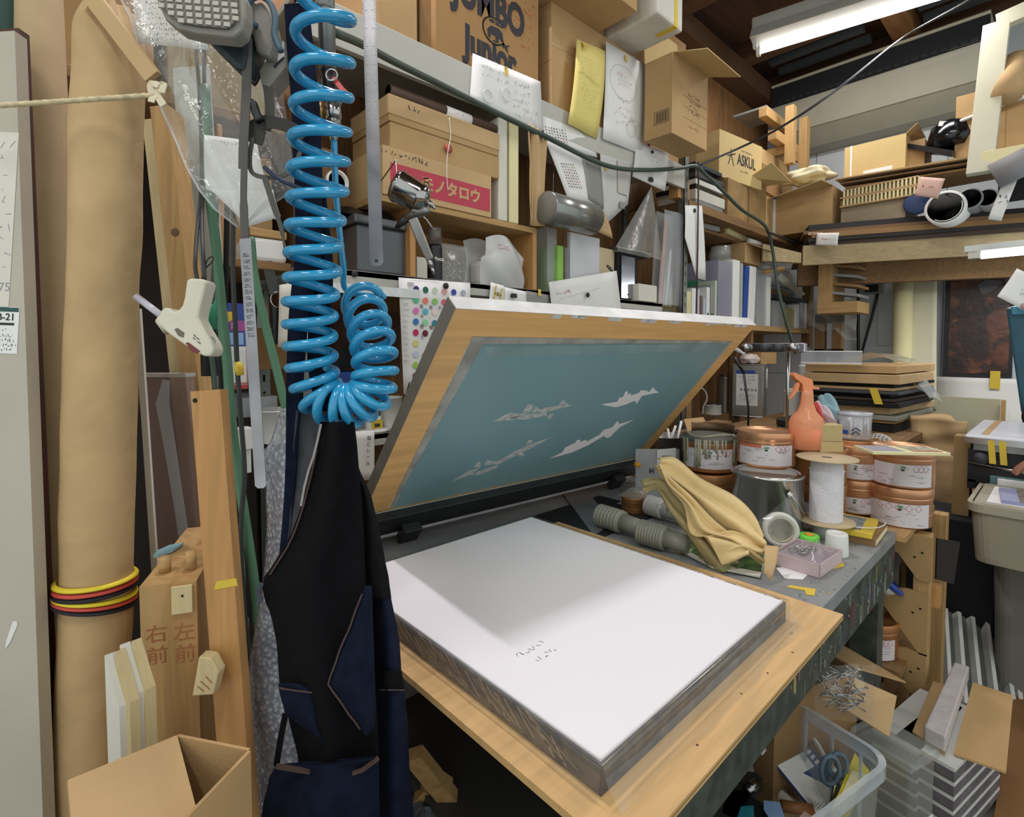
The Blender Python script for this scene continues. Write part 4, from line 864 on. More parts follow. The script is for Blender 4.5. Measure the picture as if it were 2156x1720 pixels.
def d2(b,M,w,h,loc):
 rr=random.Random(2);b.strokes(scrib(rr,-w*.3,w*.35,-h*.28,h*.34,9,.7),.0013,mat('olive_pencil','9c9262',.8),M);b.strokes([[(-w*.35,h*.12),(-w*.2,h*.13),(.0,h*.09),(.2*w,.06*h),(w*.36,h*.05)]],.002,mat('olive_pencil','9c9262'),M)
note('yellow_sheet',[(1214,82),(1274,107),(1260,292),(1192,262)],1.535,YPAPER,'yellow lined note sheet taped on the brown carton',draw=d2,tape=[(1226,98)],curl=.02)
def d3(b,M,w,h,loc):
 rr=random.Random(5);b.strokes([circ(-w*.05,h*.2,w*.3)],.0016,GREYINK,M@Matrix.Diagonal((1.1,.8,1,1)));b.strokes(scrib(rr,-w*.25,w*.15,h*.2,h*.28,1),.002,REDINK,M);b.strokes(scrib(rr,-w*.2,w*.2,h*.12,h*.2,2),.0014,GREYINK,M)
 b.strokes(scrib(rr,-w*.3,w*.2,-h*.3,h*.02,4),.0018,GREYINK,M);b.strokes(scrib(rr,w*.1,w*.3,-h*.2,-h*.16,1),.002,REDINK,M);b.strokes([circ(w*.12,-h*.28,w*.11),circ(w*.36,-h*.28,w*.11)],.0016,GREYINK,M)
note('sketch_sheet',[(1276,87),(1360,137),(1352,325),(1268,293)],1.54,WHITE,'tall white sketch sheet with red handwriting, beside the yellow sheet',draw=d3,tape=[(1316,124)],curl=.006)
SWC=['3b3f6b','2b4a3d','6b3540','b98f4a','4a4a52','7a6a4a','9c4a4a','3d5a7a','c9b39a','2f2f35','6a7a5a','d08a6a']
def dots(b,M,pts,r,seed):
 rr=random.Random(seed)
 for x,y in pts:
  m=mat('swatch_'+str(rr.randint(0,11)),SWC[0]);k=rr.randint(0,11);m=mat('swatch_tone_%d'%k,SWC[k],.7);b.lathe([(0,0),(r,0),(r,.0004),(0,.0004)],m,8,M@TR(x,y,0),smooth=False)
def d4(b,M,w,h,loc):
 pts=[]
 for r_ in range(6):
  for c_ in range(8):
   a,d=loc(1147+c_*5.8+r_*1.2,268+r_*6+c_*1.2);pts.append((a,d))
 dots(b,M,pts,.0032,4)
def d5(b,M,w,h,loc):
 pts=[]
 for r_ in range(9):
  for c_ in range(6):
   a,d=loc(1180+c_*5+r_*2.2,345+r_*6+c_*.6);pts.append((a,d))
 dots(b,M,pts,.0032,6)
note('swatch_sheet',[(1140,222),(1238,258),(1258,332),(1146,300)],1.550,WHITE,'white sheet with a small grid of dark colour dots above the green hose',draw=d4,curl=.003)
note('swatch_sheet',[(1144,286),(1225,325),(1262,432),(1196,422)],1.538,WHITE,'white sheet with a narrow grid of colour dots hanging over the silver tube',draw=d5,curl=.004)
CL=lucent('sheet_sleeve','c2c2bc',.4,.4,.25)
note('clear_sleeve',[(1225,325),(1264,345),(1272,440),(1240,420)],1.534,CL,'clear sleeve catching the light beside the narrow dot grid','sleeve',curl=.003)
def d6(b,M,w,h,loc):b.add([(w*.02,-h*.12,0),(w*.35,-h*.12,0),(w*.3,h*.28,0),(w*.0,h*.28,0)],[(0,1,2,3)],mat('grey_pasted_card','b9b5ac',.8),M=M);b.add([(w*.08,-h*.30,0),(w*.24,-h*.30,0),(w*.24,-h*.22,0),(w*.08,-h*.22,0)],[(0,1,2,3)],GREY,M=M)
note('pale_sheet',[(1262,300),(1330,330),(1323,430),(1268,478)],1.55,mat('grey_paper','c4c4bf',.8,noise=(3,.04)),'greyish sheet with a pasted card below the tall sketch sheet',draw=d6,tape=[(1273,352)],curl=.006)
def d7(b,M,w,h,loc):
 x,y=loc(1370,321);b.lathe([(0,0),(.009,0),(.009,.004),(0,.004)],INK,14,M@TR(x,y,0));x,y=loc(1371,380)
 b.strokes(scrib(random.Random(4),-w*.1,w*.35,-h*.3,h*.3,5,.6),.0014,GREYINK,M)
o,loc,M=note('memo_sheet',[(1338,298),(1407,322),(1401,402),(1330,372)],1.545,WHITE,'small white memo with a black magnet next to the open carton',draw=d7,curl=.008)
p=onY(1371,378,1.53);b=MB();b.prism([(-.014,-.010),(.014,-.010),(.011,.010),(-.011,.010)],-.006,.006,BLACK,front(0,0,0));b.strokes([circ(-.007,.022,.008,10),circ(.007,.022,.008,10)],.0012,STEEL,front(0,0,0));b.build('binder_clip',loc=p,label='black binder clip at the bottom of the small memo',cat='clip')
def d8(b,M,w,h,loc):b.strokes(scrib(random.Random(6),-w*.35,w*.35,-h*.35,h*.35,5,.8),.0022,mat('brown_pencil','6f5836',.8),M)
note('kraft_note',[(1217,424),(1270,443),(1292,502),(1246,484)],1.525,mat('kraft_note_paper','c2a577',.8,noise=(6,.06)),'brown kraft note with handwriting hanging by the silver tube',draw=d8,curl=.012)
# --- on the wooden box
zc=CRZ+.001
r,W,H=F('carton','brown carton with a red stripe lettered in white katakana','carton',806,1034,304,386,('Y',1.545),.26,zc)
b=MB();b.box(0,W,0,.26,0,H,KRAFT2);b.box(W*.06,W*.985,-.0007,0,H*.13,H*.68,mat('red_print','b93f50',.7));b.text('モノタロウ',H*.34,KRAFT2,front(W*.60,H*.40,-.0012),.0003,bold=.002)
b.strokes([circ(W*.0,0,.012,12),[(-.012,.022),(.010,.026)]],.004,KRAFT2,front(W*.36,H*.38,-.0009));b.strokes(scrib(random.Random(31),-.13,.05,-.012,.014,1),.0022,INK,front(W*.27,H*.87));b.build('body',r,bev=.0015)
z2=zc+H+.0005;HB=onY(1000,265,1.55).z
r,W2,H2=F('flat_box','lower of two flat kraft boxes tied with string','box',822,1052,267,330,('Y',1.55),.27,z2,'flat kraft boxes tied with string');H2=.085;b=MB();b.box(0,W2,0,.27,0,H2,KRAFT);b.build('body',r,bev=.004)
r3=thing('flat_box','upper flat kraft box with a handwritten word on its lid','box',(r.location.x-.005,1.545,z2+H2+.0005),(0,0,0),'flat kraft boxes tied with string');b=MB();b.box(0,W2*.99,.003,.267,0,.05,KRAFT);b.build('body',r3,bev=.002)
b=MB();b.box(-.003,W2,.0,.27,.022,.085,KRAFT2);b.strokes(scrib(random.Random(3),-.03,.03,-.014,.014,1),.002,INK,front(.10,.062));b.build('lid',r3,bev=.002)
q=onY(944,313,1.54);b=MB();rt=thing('string_tie','white string with a round red washer closing the flat kraft boxes','string',q)
b.lathe([(.0035,0),(.016,0),(.016,.002),(.0035,.002)],mat('red_fibre_washer','b04a35',.6),20,front(0,0));b.build('washer',rt)
b=MB();b.lathe([(0,.002),(.005,.002),(.004,.004),(0,.0045)],STEEL,14,front(0,0));b.build('rivet',rt)
b=MB();qq=[onY(946,248,1.535),onY(949,280,1.535),onY(947,300,1.535),onY(944,312,1.533),onY(941,340,1.533),onY(941,372,1.533),onY(943,400,1.533)];b.tube([p-q for p in spline(qq,5)],.0013,WHITE,6);b.build('string',rt)
zt3=z2+H2+.087
a1,a2=onY(822,208,1.56),onY(1066,268,1.56);zr=zt3+.022
rt=thing('poster_tube','dark brown cardboard tube with a white label on the flat kraft boxes','tube',(a1.x,1.575,zr));Lt=a2.x-a1.x
b=MB();b.lathe([(.018,0),(.021,0),(.021,Lt),(.018,Lt),(.018,0)],mat('dark_brown_tube','4b3626',.55,noise=(9,.15)),24,RY(math.pi/2));b.build('tube',rt)
q=onY(942,235,1.555);b=MB();b.lathe([(.0214,0),(.0214,.115)],WHITE,24,TR(q.x-a1.x,0,0)@RY(math.pi/2));b.strokes(scrib(random.Random(8),-.03,.03,-.006,.006,1),.001,REDINK,front(q.x-a1.x+.06,0,-.0218));b.build('label',rt)
for i,(xl,xr,yt,m,lab) in enumerate(((1050,1072,245,OFFW,'cream pad standing next to the red striped carton, first of three'),(1073,1096,252,CREAM,'cream pad standing in the middle, second of three'),(1098,1138,262,KRAFT2,'wavy brown envelope standing last beside the cream pads'))):
 r,W,H=F('envelope_pad',lab,'pad',xl,xr,yt,436,('Y',1.55),.24,zc,'upright pads on the wooden box',rz=-.05)
 b=MB()
 if i<2:b.box(0,W*.8,0,.24,0,H,m);b.build('pad',r,bev=.004)
 else :
  b.grid(lambda u,v:(W*.25+.010*math.sin(5*v)+u*.012,-.03+.0*u+u*.02,H*v-.01*math.sin(6*v)*u),2,12,m,.004);b.grid(lambda u,v:(W*(.25+.75*u),-.03+.012*math.sin(7*u+3*v),H*v*(1-.06*u-.03*math.sin(9*u))),12,10,m,.0025);b.build('envelope',r)
p0=onY(1149,437,1.47);rt=thing('film_roll','silver tube of rolled film with a blank grey end, beside the brown notes','roll',p0)
b=MB();b.lathe([(0,0),(.062,0),(.066,.003),(.066,.30),(.062,.302),(0,.302)],mat('silver_roll','8d8f8a',.25,.6,noise=(8,.25)),32,RY(math.pi/2));b.build('roll',rt)
b=MB();b.lathe([(0,-.0015),(.058,-.0015),(.060,.0)],mat('grey_roll_end','6b675c',.7,noise=(9,.1)),32,RY(math.pi/2));b.build('end_cap',rt)
b=MB();b.tube([p0+Vector((.15,.0,.0)),p0+Vector((.15,.10,.06)),Vector((p0.x+.15,1.56,ZU-.13))],.003,STEEL,6);b.build('hanging_wire',label='steel wire holding the silver film roll',cat='wire')
a=onY(1372,392,1.50);Bc=[onY(1296,520,1.50),onY(1400,560,1.50)]
def cone(u,v):
 c=Bc[0]*(1-v)+Bc[1]*v;p=a*(1-u)+c*u;return p+Vector((0,-.05*math.sin(math.pi*v)*u+.008*math.sin(14*v)*u,0))
b=MB();b.grid(cone,16,24,FILMG);b.build('clear_bag',label='clear plastic bag hanging as a cone above the silver jig',cat='bag')
# --- inside the wooden box (middle shelf)
zl=ZL+.0005
r=thing('spray_can','black can with a clear cap lettered BLACK in the wooden box','can',(onY(916,590,1.60).x,1.60,zl))
b=MB();b.lathe([(0,0),(.026,0),(.027,.004),(.027,.12),(.024,.130)],BLACK,24);b.text('BLACK',.013,WHITE,TR(0,-.0276,.075)@RX(math.pi/2),.0002,bold=.0006);b.build('can',r)
b=MB();b.lathe([(.024,.131),(.0255,.131),(.0255,.185),(.022,.192),(0,.193)],clear('smoky_cap','7a7270',.45,.1),24);b.build('cap',r)
b=MB();r_=random.Random(9);rt=thing('bead_bag','clear zip bag of shiny small beads in the wooden box','bag',(onY(930,594,1.585).x,1.59,zl),(-.1,0,0));
b.grid(lambda u,v:(.135*u+.02*v*(1-u)*0,-.012*math.sin(math.pi*u)*math.sin(math.pi*min(1,v*1.2)),.145*v),10,10,FILMG);b.grid(lambda u,v:(.135*u,.018+.004*math.sin(math.pi*u),.145*v),8,8,FILMG);b.build('bag',rt)
b=MB();BEADS=[mat('bead_silver','c9c9c9',.15,.9),mat('bead_violet','8f86b0',.2,.6),mat('bead_gold','c8b88a',.2,.8)]
for k in range(210):x=.012+r_.random()*.11;z=.01+r_.random()*.085*(1-abs(x-.06)*3);b.lathe([(0,-.0035),(.0035,0),(0,.0035)],BEADS[r_.randint(0,2)],6,TR(x,.004+r_.random()*.01,z))
o=b.build('beads',rt,kind='stuff')
rt=thing('white_bag','white translucent plastic bag with red lettering in the wooden box','bag',(onY(1010,600,1.575).x,1.58,zl));Wb=onY(1100,600,1.575).x-rt.location.x
TB=lucent('milky_bag','dfe0de',.3,.4)
def wb(u,v):return (Wb*(.0+u*(1-.0*v))+.03*v*(1-u)*(v>.6),-.01-.03*math.sin(math.pi*u)*math.sin(math.pi*v)+.006*math.sin(9*u+7*v),(.185-.06*u*u+.03*math.sin(math.pi*u))*v)
b=MB();b.grid(wb,20,16,TB);b.grid(lambda u,v:(Wb*u,.10-.02*math.sin(math.pi*v),(.185-.06*u*u+.03*math.sin(math.pi*u))*v),14,10,TB);b.strokes(scrib(random.Random(5),-.04,.04,-.012,.012,2),.0022,REDINK,front(Wb*.4,.15,-.045));b.build('bag',rt)
b=MB();b.box(0.01,Wb-.01,.005,.085,.0,.10,WHITEP);b.build('contents',rt,bev=.02)
o,W,H=simple('small_carton','small pale carton behind the spray can in the wooden box','carton',878,900,540,594,('Y',1.59),.12,OFFW,zl)
rt=thing('spray_gun','chrome paint spray gun with a round cup hanging from the box','spray gun',at(880,450,1.56));o0=rt.location;dg_=1.56
def g(x,y,d=dg_):return at(x,y,d)-o0
CHR=mat('chrome','a9a8a4',.12,1)
ca,cb2=g(838,392),g(898,425);t=(cb2-ca);Lc=t.length;qz=t.to_track_quat('Z','Y').to_matrix().to_4x4();qz.translation=ca
b=MB();b.lathe([(0,-.01),(.044,-.008),(.049,0),(.050,.006),(.046,.010),(.045,Lc*.75),(.038,Lc*.95),(.015,Lc*1.05),(0,Lc*1.06)],CHR,32,qz);b.build('cup',rt)
b=MB();b.tube([g(898,425),g(912,434)],[.012,.008],CHR,12);b.tube([g(905,425),g(916,440)],.005,STEEL,8);b.build('cup_cap',rt)
b=MB();b.tube([g(852,460),g(890,444),g(905,440)],[.014,.015,.012],DSTEEL,14);b.tube([g(872,440),g(875,452)],.016,DSTEEL,12);b.build('gun_head',rt)
b=MB();b.tube([g(834,481),g(846,468),g(856,458)],[.006,.012,.014],BLACK,12);b.build('nozzle',rt)
b=MB();b.ribbon([g(869,460),g(885,500),g(900,535),g(907,548)],[.030,.030,.026,.022],.018,DSTEEL);b.build('handle',rt,bev=.004)
b=MB();b.tube([g(880,446),g(898,462),g(910,480)],.003,CHR,8);b.build('trigger',rt)
b=MB();b.tube([g(903,545),g(908,562)],.009,STEEL,6);b.tube([g(908,562),g(914,576)],[.006,.004],STEEL,10);b.tube([g(915,540),g(920,548)],.005,STEEL,8);b.build('air_fitting',rt)
b=MB();h0=at(838,392,1.56);b.tube([h0+Vector((0,.0,.0)),h0+Vector((.0,.01,.08)),Vector((h0.x,1.545,CRZ-.005))],.002,STEEL,6);b.build('wire_hook',label='thin wire hook holding the chrome spray gun',cat='hook')
r,W,H=F('grey_bin','dark translucent plastic bin on the middle shelf behind the long ruler','bin',752,868,456,578,('Y',1.58),.30,zl)
b=MB();GB=clear('smoky_bin','55585c',.80,.3);b.prism([(0,0),(W,0),(W,.30),(0,.30)],0,H-.02,GB);b.build('tub',r,bev=.01)
b=MB();b.prism([(-.012,-.012),(W+.012,-.012),(W+.012,.312),(-.012,.312)],H-.02,H+.008,clear('smoky_lid','5e6064',.75,.2));b.build('lid',r,bev=.006)
b=MB();c=onY(775,430,1.64)
b.grid(lambda u,v:(c.x-.13+.28*u,1.60+.2*v,zl+H+.01+.07*math.sin(math.pi*u)*math.sin(math.pi*v)*(1+.3*math.sin(11*u)+.25*math.sin(9*v+4*u))),24,14,mat('black_bag_film','17171a',.3,bump=.4,bscale=30));b.build('black_bag',label='crumpled black bag on the lid of the dark bin',cat='bag')
YM=('Y',1.575)
def ex_lab(m,x0,x1,z0,z1):return lambda b,W,D,H:b.box(W*x0,W*x1,-.0008,0,H*z0,H*z1,m)
o,W,H=simple('acrylic_sheet','clear acrylic sheet standing right of the wooden box','acrylic',1152,1172,478,598,YM,.22,FROST,zl)
o,W,H=simple('green_strip','lime green plastic strip standing among clear sheets','strip',1174,1186,516,600,('Y',1.56),.15,mat('lime_plastic','8fc152',.4),zl)
o,W,H=simple('acrylic_sheet','narrow silver edged acrylic sheet next to the lime strip','acrylic',1189,1197,520,600,YM,.2,ACRYL,zl)
o,W,H=simple('blank_card','tall pale grey card standing behind the plan sheet','card',1200,1262,488,606,('Y',1.575),.02,mat('grey_card','c9c9cc',.7,noise=(3,.03)),zl,rz=.0)
r,W,H=F('small_carton','cream carton with a dark oval label behind the plan sheet','carton',1262,1300,520,608,('Y',1.60),.16,zl);b=MB();b.box(0,W,0,.16,0,H,mat('cream_carton','c6b691',.8));b.box(W*.0,W,-.0008,0,0,H*.2,INK);b.lathe([(0,0),(.03,0),(.03,.0006),(0,.0006)],INK,16,front(W*.55,H*.62)@RZ(-.45)@Matrix.Diagonal((1,.3,1,1)));b.strokes(scrib(random.Random(7),-.02,.02,-.004,.004,1),.002,WHITE,front(W*.55,H*.62,-.0016)@RZ(-.45));b.build('body',r)
o,W,H=simple('pink_box','pink box lid peeping over the plan sheet','box',1208,1258,568,608,('Y',1.59),.1,mat('pink_card','c066a8',.6),zl)
r,W,H=F('steel_jig','silver plate clamped in a black stand beside the cream carton','jig',1303,1345,530,622,('Y',1.57),.10,zl);b=MB();b.box(0,W,.012,.10,0,H,BLACKM);b.build('stand',r)
b=MB();b.box(W*.12,W*.78,0,.011,.01,H*.94,mat('mirror_steel','b7bac2',.15,1));b.cb((W*.45,-.001,.03),(.008,.002,.008),INK);b.build('plate',r);b=MB();b.box(-.01,W+.11,.0,.14,H,H+.028,GALV);b.build('top_plate',r,bev=.003)
r=thing('white_block','small off-white box on a bracket in front of the black stand','box',onY(1338,625,1.555));W=onY(1376,625,1.555).x-r.location.x;b=MB();b.box(0,W,-.02,.06,0,.088,OFFW);b.build('body',r,bev=.002);r.location.z=zl
rt=thing('ruler_bag','tall clear bag of rulers and an orange strip standing on the shelf end','bag',(onY(1388,632,1.57).x,1.575,zl));Wr=onY(1432,632,1.57).x-rt.location.x;Hr=onY(1400,440,1.57).z-zl
b=MB();b.grid(lambda u,v:(Wr*u+.05*v,-.012*math.sin(math.pi*u)+.004*math.sin(9*u+6*v),Hr*v),10,16,FROST);b.grid(lambda u,v:(Wr*u+.05*v,.05,Hr*v),6,8,FROST);b.build('bag',rt)
for x,w_,h_,m,n_ in ((.03,.018,.9,mat('orange_ruler','d9743f',.5),'orange_strip'),(.055,.02,.72,STEEL,'steel_strip'),(.085,.02,.6,WHITEP,'white_strip')):
 b=MB();b.hexa([(x,.01,0),(x+w_,.01,0),(x+w_,.016,0),(x,.016,0)],[(x+.05,.01,Hr*h_),(x+w_+.05,.01,Hr*h_),(x+w_+.05,.016,Hr*h_),(x+.05,.016,Hr*h_)],m);b.build(n_,rt)
def d9(b,M,w,h,loc):
 b.strokes(scrib(random.Random(14),-w*.3,w*.3,-h*.1,h*.3,12,.7),.0012,GREYINK,M);x,y=loc(1459,444);b.lathe([(0,0),(.012,0),(.012,.006),(0,.006)],INK,16,M@TR(x,y,0))
note('list_sheet',[(1452,432),(1478,433),(1487,590),(1466,586)],1.545,WHITE,'long white handwritten list with a black magnet on the steel post',draw=d9,curl=.006)
note('list_sheet',[(1442,432),(1462,433),(1468,588),(1441,500)],1.538,WHITE,'folded back page of the long list on the steel post',curl=.004)
# --- fronts of the middle shelf: chart and notes
CH=[('453a78','2b6a5c','d3e3cb','e9a9ac','3c57b0','b5bcc6'),('5bbd8f','e5836c','8fca6e','e2666f','a2338c','cccdc8'),('df74bb','5cb4cc','f0dcd6','cfcf6a','a02b4e',None),('3f78c0','92d9a4','2b8793','3f54a0',None,None),('c42f5d','6a1f30','8a3f9c',None,None,None),('d9d57c',None,'e89a9a',None,None,None),('c7cfe6','eeaa92',None,None,None,None),('a4cc52','9a2f70',None,None,None,None),('7a2030',None,None,None,None,None)]
def dch(b,M,w,h,loc):
 rr=random.Random(3)
 for i,row in enumerate(CH):
  for j,c in enumerate(row):
   if not c:continue
   x,y=loc(875+j*19.8-i*.2+i*.9*0,609+i*22.8+j*1.6);b.lathe([(0,0),(.0115,0),(.0115,.0004),(0,.0004)],mat('chart_'+c,c,.7),20,M@TR(x,y,0),smooth=False)
 for t_,px,py in (('感',886,646),('覚',906,648),('の',925,649),('価',945,650),('今',887,667),('、',905,668),('経',887,688),('験',907,690),('す',927,692),('と',888,711),('い',907,713)):
  x,y=loc(px,py);b.text(t_,.016,INK,M@TR(x,y,.0002),.0001)
 for k in range(11):
  x,y=loc(853,640+k*12);b.strokes(scrib(rr,x-.012,x+.012,y-.006,y+.004,2,1.4),.0007,GREYINK,M)
 x,y=loc(890,592);b.strokes(scrib(rr,x-.06,x+.08,y-.004,y+.003,1,1.3),.0009,GREYINK,M)
 x,y=loc(862,814);b.prism([(x-.014,y-.012),(x-.004,y+.016),(x-.001,y+.016),(x-.005,y-.012)],0,.0004,INK,M);b.prism([(x+.0,y-.008),(x+.012,y+.022),(x+.016,y+.022),(x+.010,y-.008)],0,.0004,INK,M)
 for k in range(5):b.strokes([[(x-.016+k*.008,y-.02),(x-.016+k*.008,y-.013)]],.002,INK,M)
o,loc,M=note('colour_chart',[(839,584),(990,596),(990,836),(850,830)],1.542,WHITE,'colour chart poster with rows of coloured dots hanging on the middle shelf','poster',draw=dch,curl=.001)
def pin(px,py,Y,label,r=.011):
 p=onY(px,py,Y);b=MB();b.lathe([(0,0),(r,0),(r,.005),(r*.8,.007),(0,.007)],INK,18,front(0,0,0));b.build('magnet',loc=p,label=label,cat='magnet',group='round black magnets')
pin(938,602,1.538,'round dark magnet holding the colour chart');pin(746,577,1.545,'round dark magnet on the shelf edge left of the colour chart',.010)
q=onY(864,598,1.538);b=MB();b.box(-.012,.012,-.004,0,-.006,.006,clear('clear_clip','c8c8c8',.5,.2));b.build('clear_clip',loc=q,label='small clear clip at the corner of the colour chart',cat='clip')
def dh(b,M,w,h,loc):
 b.strokes([[(-w*.18,h*.38),(-w*.24,-h*.18)],[(w*.26,h*.32),(w*.2,-h*.12)],[(-w*.2,.08*h),(w*.22,.06*h)]],.006,YTAPE,M);b.strokes([[(w*.15,-h*.2),(w*.3,-h*.42)]],.007,mat('olive_ink','a08f3a',.7),M);b.strokes([circ(.0,h*.1,.006,12)],.003,GREY,M@TR(0,0,.0008))
note('yellow_letter_card',[(1033,594),(1062,602),(1060,652),(1027,648)],1.54,WHITE,'white card with a yellow letter H clipped on the middle shelf','card',draw=dh)
note('index_card',[(1062,604),(1108,614),(1108,664),(1058,660)],1.542,WHITE,'small white card under a binder clip beside the yellow H','card')
p=onY(1082,622,1.53);b=MB();b.prism([(-.013,-.009),(.013,-.009),(.011,.007),(-.011,.007)],-.006,.006,BLACK,front(0,0,0));b.strokes([[(-.008,.006),(-.016,.022)],[(.0,.006),(-.006,.024)],[(.006,.006),(.015,.022)]],.0013,STEEL,front(0,0,0));b.build('binder_clip',loc=p,label='black binder clip on the card beside the yellow H',cat='clip')
note('clear_sheet',[(1108,612),(1160,622),(1158,670),(1106,662)],1.546,CL,'clear sheet with a yellow tape tab beside the index card','sheet',tape=[(1134,616,.014)])
def dpl(b,M,w,h,loc):
 rr=random.Random(17);b.strokes(scrib(rr,-w*.45,-w*.15,h*.30,h*.42,1,1.2),.0022,REDINK,M);b.strokes(scrib(rr,-w*.3,w*.42,-h*.4,h*.25,9,.5),.0011,mat('faint_pencil','bcbcbc',.8),M);b.strokes(scrib(rr,w*.22,w*.46,-h*.5,-h*.42,1),.002,REDINK,M);b.strokes([[(-w*.42,-h*.45),(-w*.42,h*.2),(-w*.36,h*.24),(w*.2,h*.3)]],.001,GREYINK,M)
note('plan_sheet',[(1155,594),(1298,570),(1312,700),(1165,700)],1.535,WHITE,'large white plan sheet with red writing held by a black magnet',draw=dpl,curl=.004);pin(1237,621,1.522,'round dark magnet in the middle of the plan sheet')
b=MB();q=onY(1395,640,1.54);b.box(q.x-.05,q.x+.02,1.50,1.548,ZL-.13,ZL-.045,clear('blue_smoky_pack','4f6a92',.6,.2));b.build('blue_pack',label='dark blue clear pack hanging below the shelf end',cat='pack')
# -- wooden shelf, far shelf and far wall
WZ1,WZ2=2.2455,1.5455
YW1=('Y',1.57)
def stackbox(name,cat,items,x0,y0,z0,group):
 z=z0
 for w,d,h,m,rz,lab in items:
  b=MB();b.box(0,w,0,d,0,h,m);b.build(name,loc=(x0,y0,z),rot=(0,0,rz),label=lab,cat=cat,group=group,bev=.002);z+=h+.0005
 return z
x=onY(1466,430,1.57).x
z=stackbox('flat_tray','tray',[(.36,.26,.035,GREY,0,'grey flat tray at the bottom of the trays next to the steel post'),(.37,.26,.06,OFFW,-.02,'off-white deep tray between a grey and a black tray'),(.36,.27,.028,BLACK,.02,'black flat tray in the trays next to the steel post'),(.34,.25,.03,WHITEP,-.03,'white flat tray topmost beside the steel post')],x,1.575,WZ1,'flat trays on the wooden shelf')
z=stackbox('binder','binder',[(.34,.24,.028,BLACK,.03,'black binder lying lowest above the white tray'),(.35,.24,.03,DGREY,-.04,'dark grey binder lying in the middle above the white tray'),(.33,.23,.032,BLACK,.06,'black binder lying second from the top above the white tray'),(.34,.22,.025,mat('navy_binder','252b3a',.5),-.02,'navy binder lying on top of the black binders')],x+.04,1.60,z,'binders on the trays')
b=MB();b.cb((.03,.03,.055),(.13,.06,.11),ORWOOD);b.build('wood_block',loc=(2.80,1.57,WZ1),label='orange wooden block right behind the steel post',cat='block',bev=.002)
CORR=mat('stained_carton','9c7c4c',.85,noise=(7,.22));
r,W,H=F('tall_carton','tall stained carton standing below the carton lettered ASKUL','carton',1531,1574,372,470,YW1,.34,WZ1);carton(r,W,.34,H,CORR);T1=r.location.x,W,H
r,W,H=F('tall_carton','tall stained carton with an open flap at the corner of the shelves','carton',1576,1612,372,475,YW1,.34,WZ1);W=min(W,.34);carton(r,W,.34,H,CORR);T2=r.location.x,W,H
b=MB();b.poly([(0,0,H),(W,0,H),(W+.02,-.16,H+.00),(.02,-.14,H+.07)],KRAFTY,.004);b.build('flap',r)
r,W,H=F('carton','yellowish carton lettered ASKUL on top of a tall carton','carton',1514,1586,262,338,('Y',1.60),.26,WZ1+T1[2]+.001,rz=-.12);H=min(H,.30)
b=MB();b.box(0,W,0,.26,0,H,KRAFTY);b.text('ASKUL',.085,INK,front(W*.62,H*.50)@Matrix.Diagonal((.9,1.2,1,1)),.0003,bold=.002);b.strokes([[(-.03,-.05),(.0,.02),(.03,-.05)],[(-.04,.0),(.05,.03)],[(.0,.02),(.0,.05)]],.008,INK,front(W*.26,H*.5));b.strokes(scrib(random.Random(2),-.08,.08,-.008,.008,1),.004,mat('brown_print','7a5a3a',.8),front(W*.6,H*.27));b.strokes(scrib(random.Random(3),-.08,.08,-.008,.008,1),.003,INK,front(W*.65,H*.72));b.build('body',r,bev=.002)
zc2=WZ1+.42
b=MB();b.box(4.08,4.55,1.62,1.98,WZ1+.0,WZ1+.30,KRAFT);b.build('carton',label='brown carton in the corner under the cream bag',cat='carton',bev=.003)
b=MB();b.box(4.02,4.62,1.60,1.97,WZ1+.302,WZ1+.50,KRAFT3);b.build('carton',label='dark brown carton in the corner under the pale wooden trestle',cat='carton',bev=.003)
zf=WZ1+.62
b=MB();b.box(4.0,4.6,1.62,1.97,WZ1+.502,WZ1+.618,KRAFT);b.build('flat_carton',label='flat brown carton directly below the pale wooden trestle',cat='carton')
rt=thing('wooden_trestle','pale wooden trestle of two uprights and cross bars on the dark corner carton','trestle',(4.1,1.58,zf))
for i,px in enumerate((1640,1678)):
 b=MB();x=onY(px,300,1.55).x-4.1 if False else .16+i*.30;b.box(x,x+.07,-.10,-.04,-.09,.34,PINE);b.build('upright',rt,bev=.002)
for z_,y_ in ((.06,-.04),(.25,.03)):
 b=MB();b.box(.0,.56,y_,y_+.06,z_,z_+.07,PINEX);b.build('cross_bar',rt,bev=.002)
for x_ in (.18,.42):
 b=MB();b.box(x_,x_+.05,-.04,.26,.0,.058,PINEY);b.build('foot_bar',rt)
b=MB();b.box(.04,.34,.05,.3,.33,.345,GREY);b.build('grey_tray',loc=(4.1,1.58,zf),label='grey tray lying on the pale wooden trestle',cat='tray')
o0=Vector((4.58,1.42,WZ1-.02));b=MB();rr=random.Random(4)
def blob(cx,cy,cz,rx,ry,rz_,amp,seed):
 q=[random.Random(seed+i).random()*6 for i in range(6)]
 def fn(u,v):
  a=2*math.pi*u;t=math.pi*v;k=1+amp*(math.sin(3*a+q[0]+2*t)+math.sin(5*a+q[1]-3*t)*.6+math.sin(7*t+q[2])*.5)
  return (cx+rx*k*math.cos(a)*math.sin(t),cy+ry*k*math.sin(a)*math.sin(t),cz+rz_*(1-.0)*math.cos(t)*k)
 return fn
CBAG=mat('cream_bag_plastic','d0c7a6',.45,noise=(9,.08),bump=.5,bscale=18)
c=onX(1702,372,4.32);b.grid(blob(c.x,c.y,c.z,.11,.16,.06,.16,1),36,20,CBAG);b.build('cream_bag',label='crumpled cream plastic bag near the corner cartons',cat='bag')
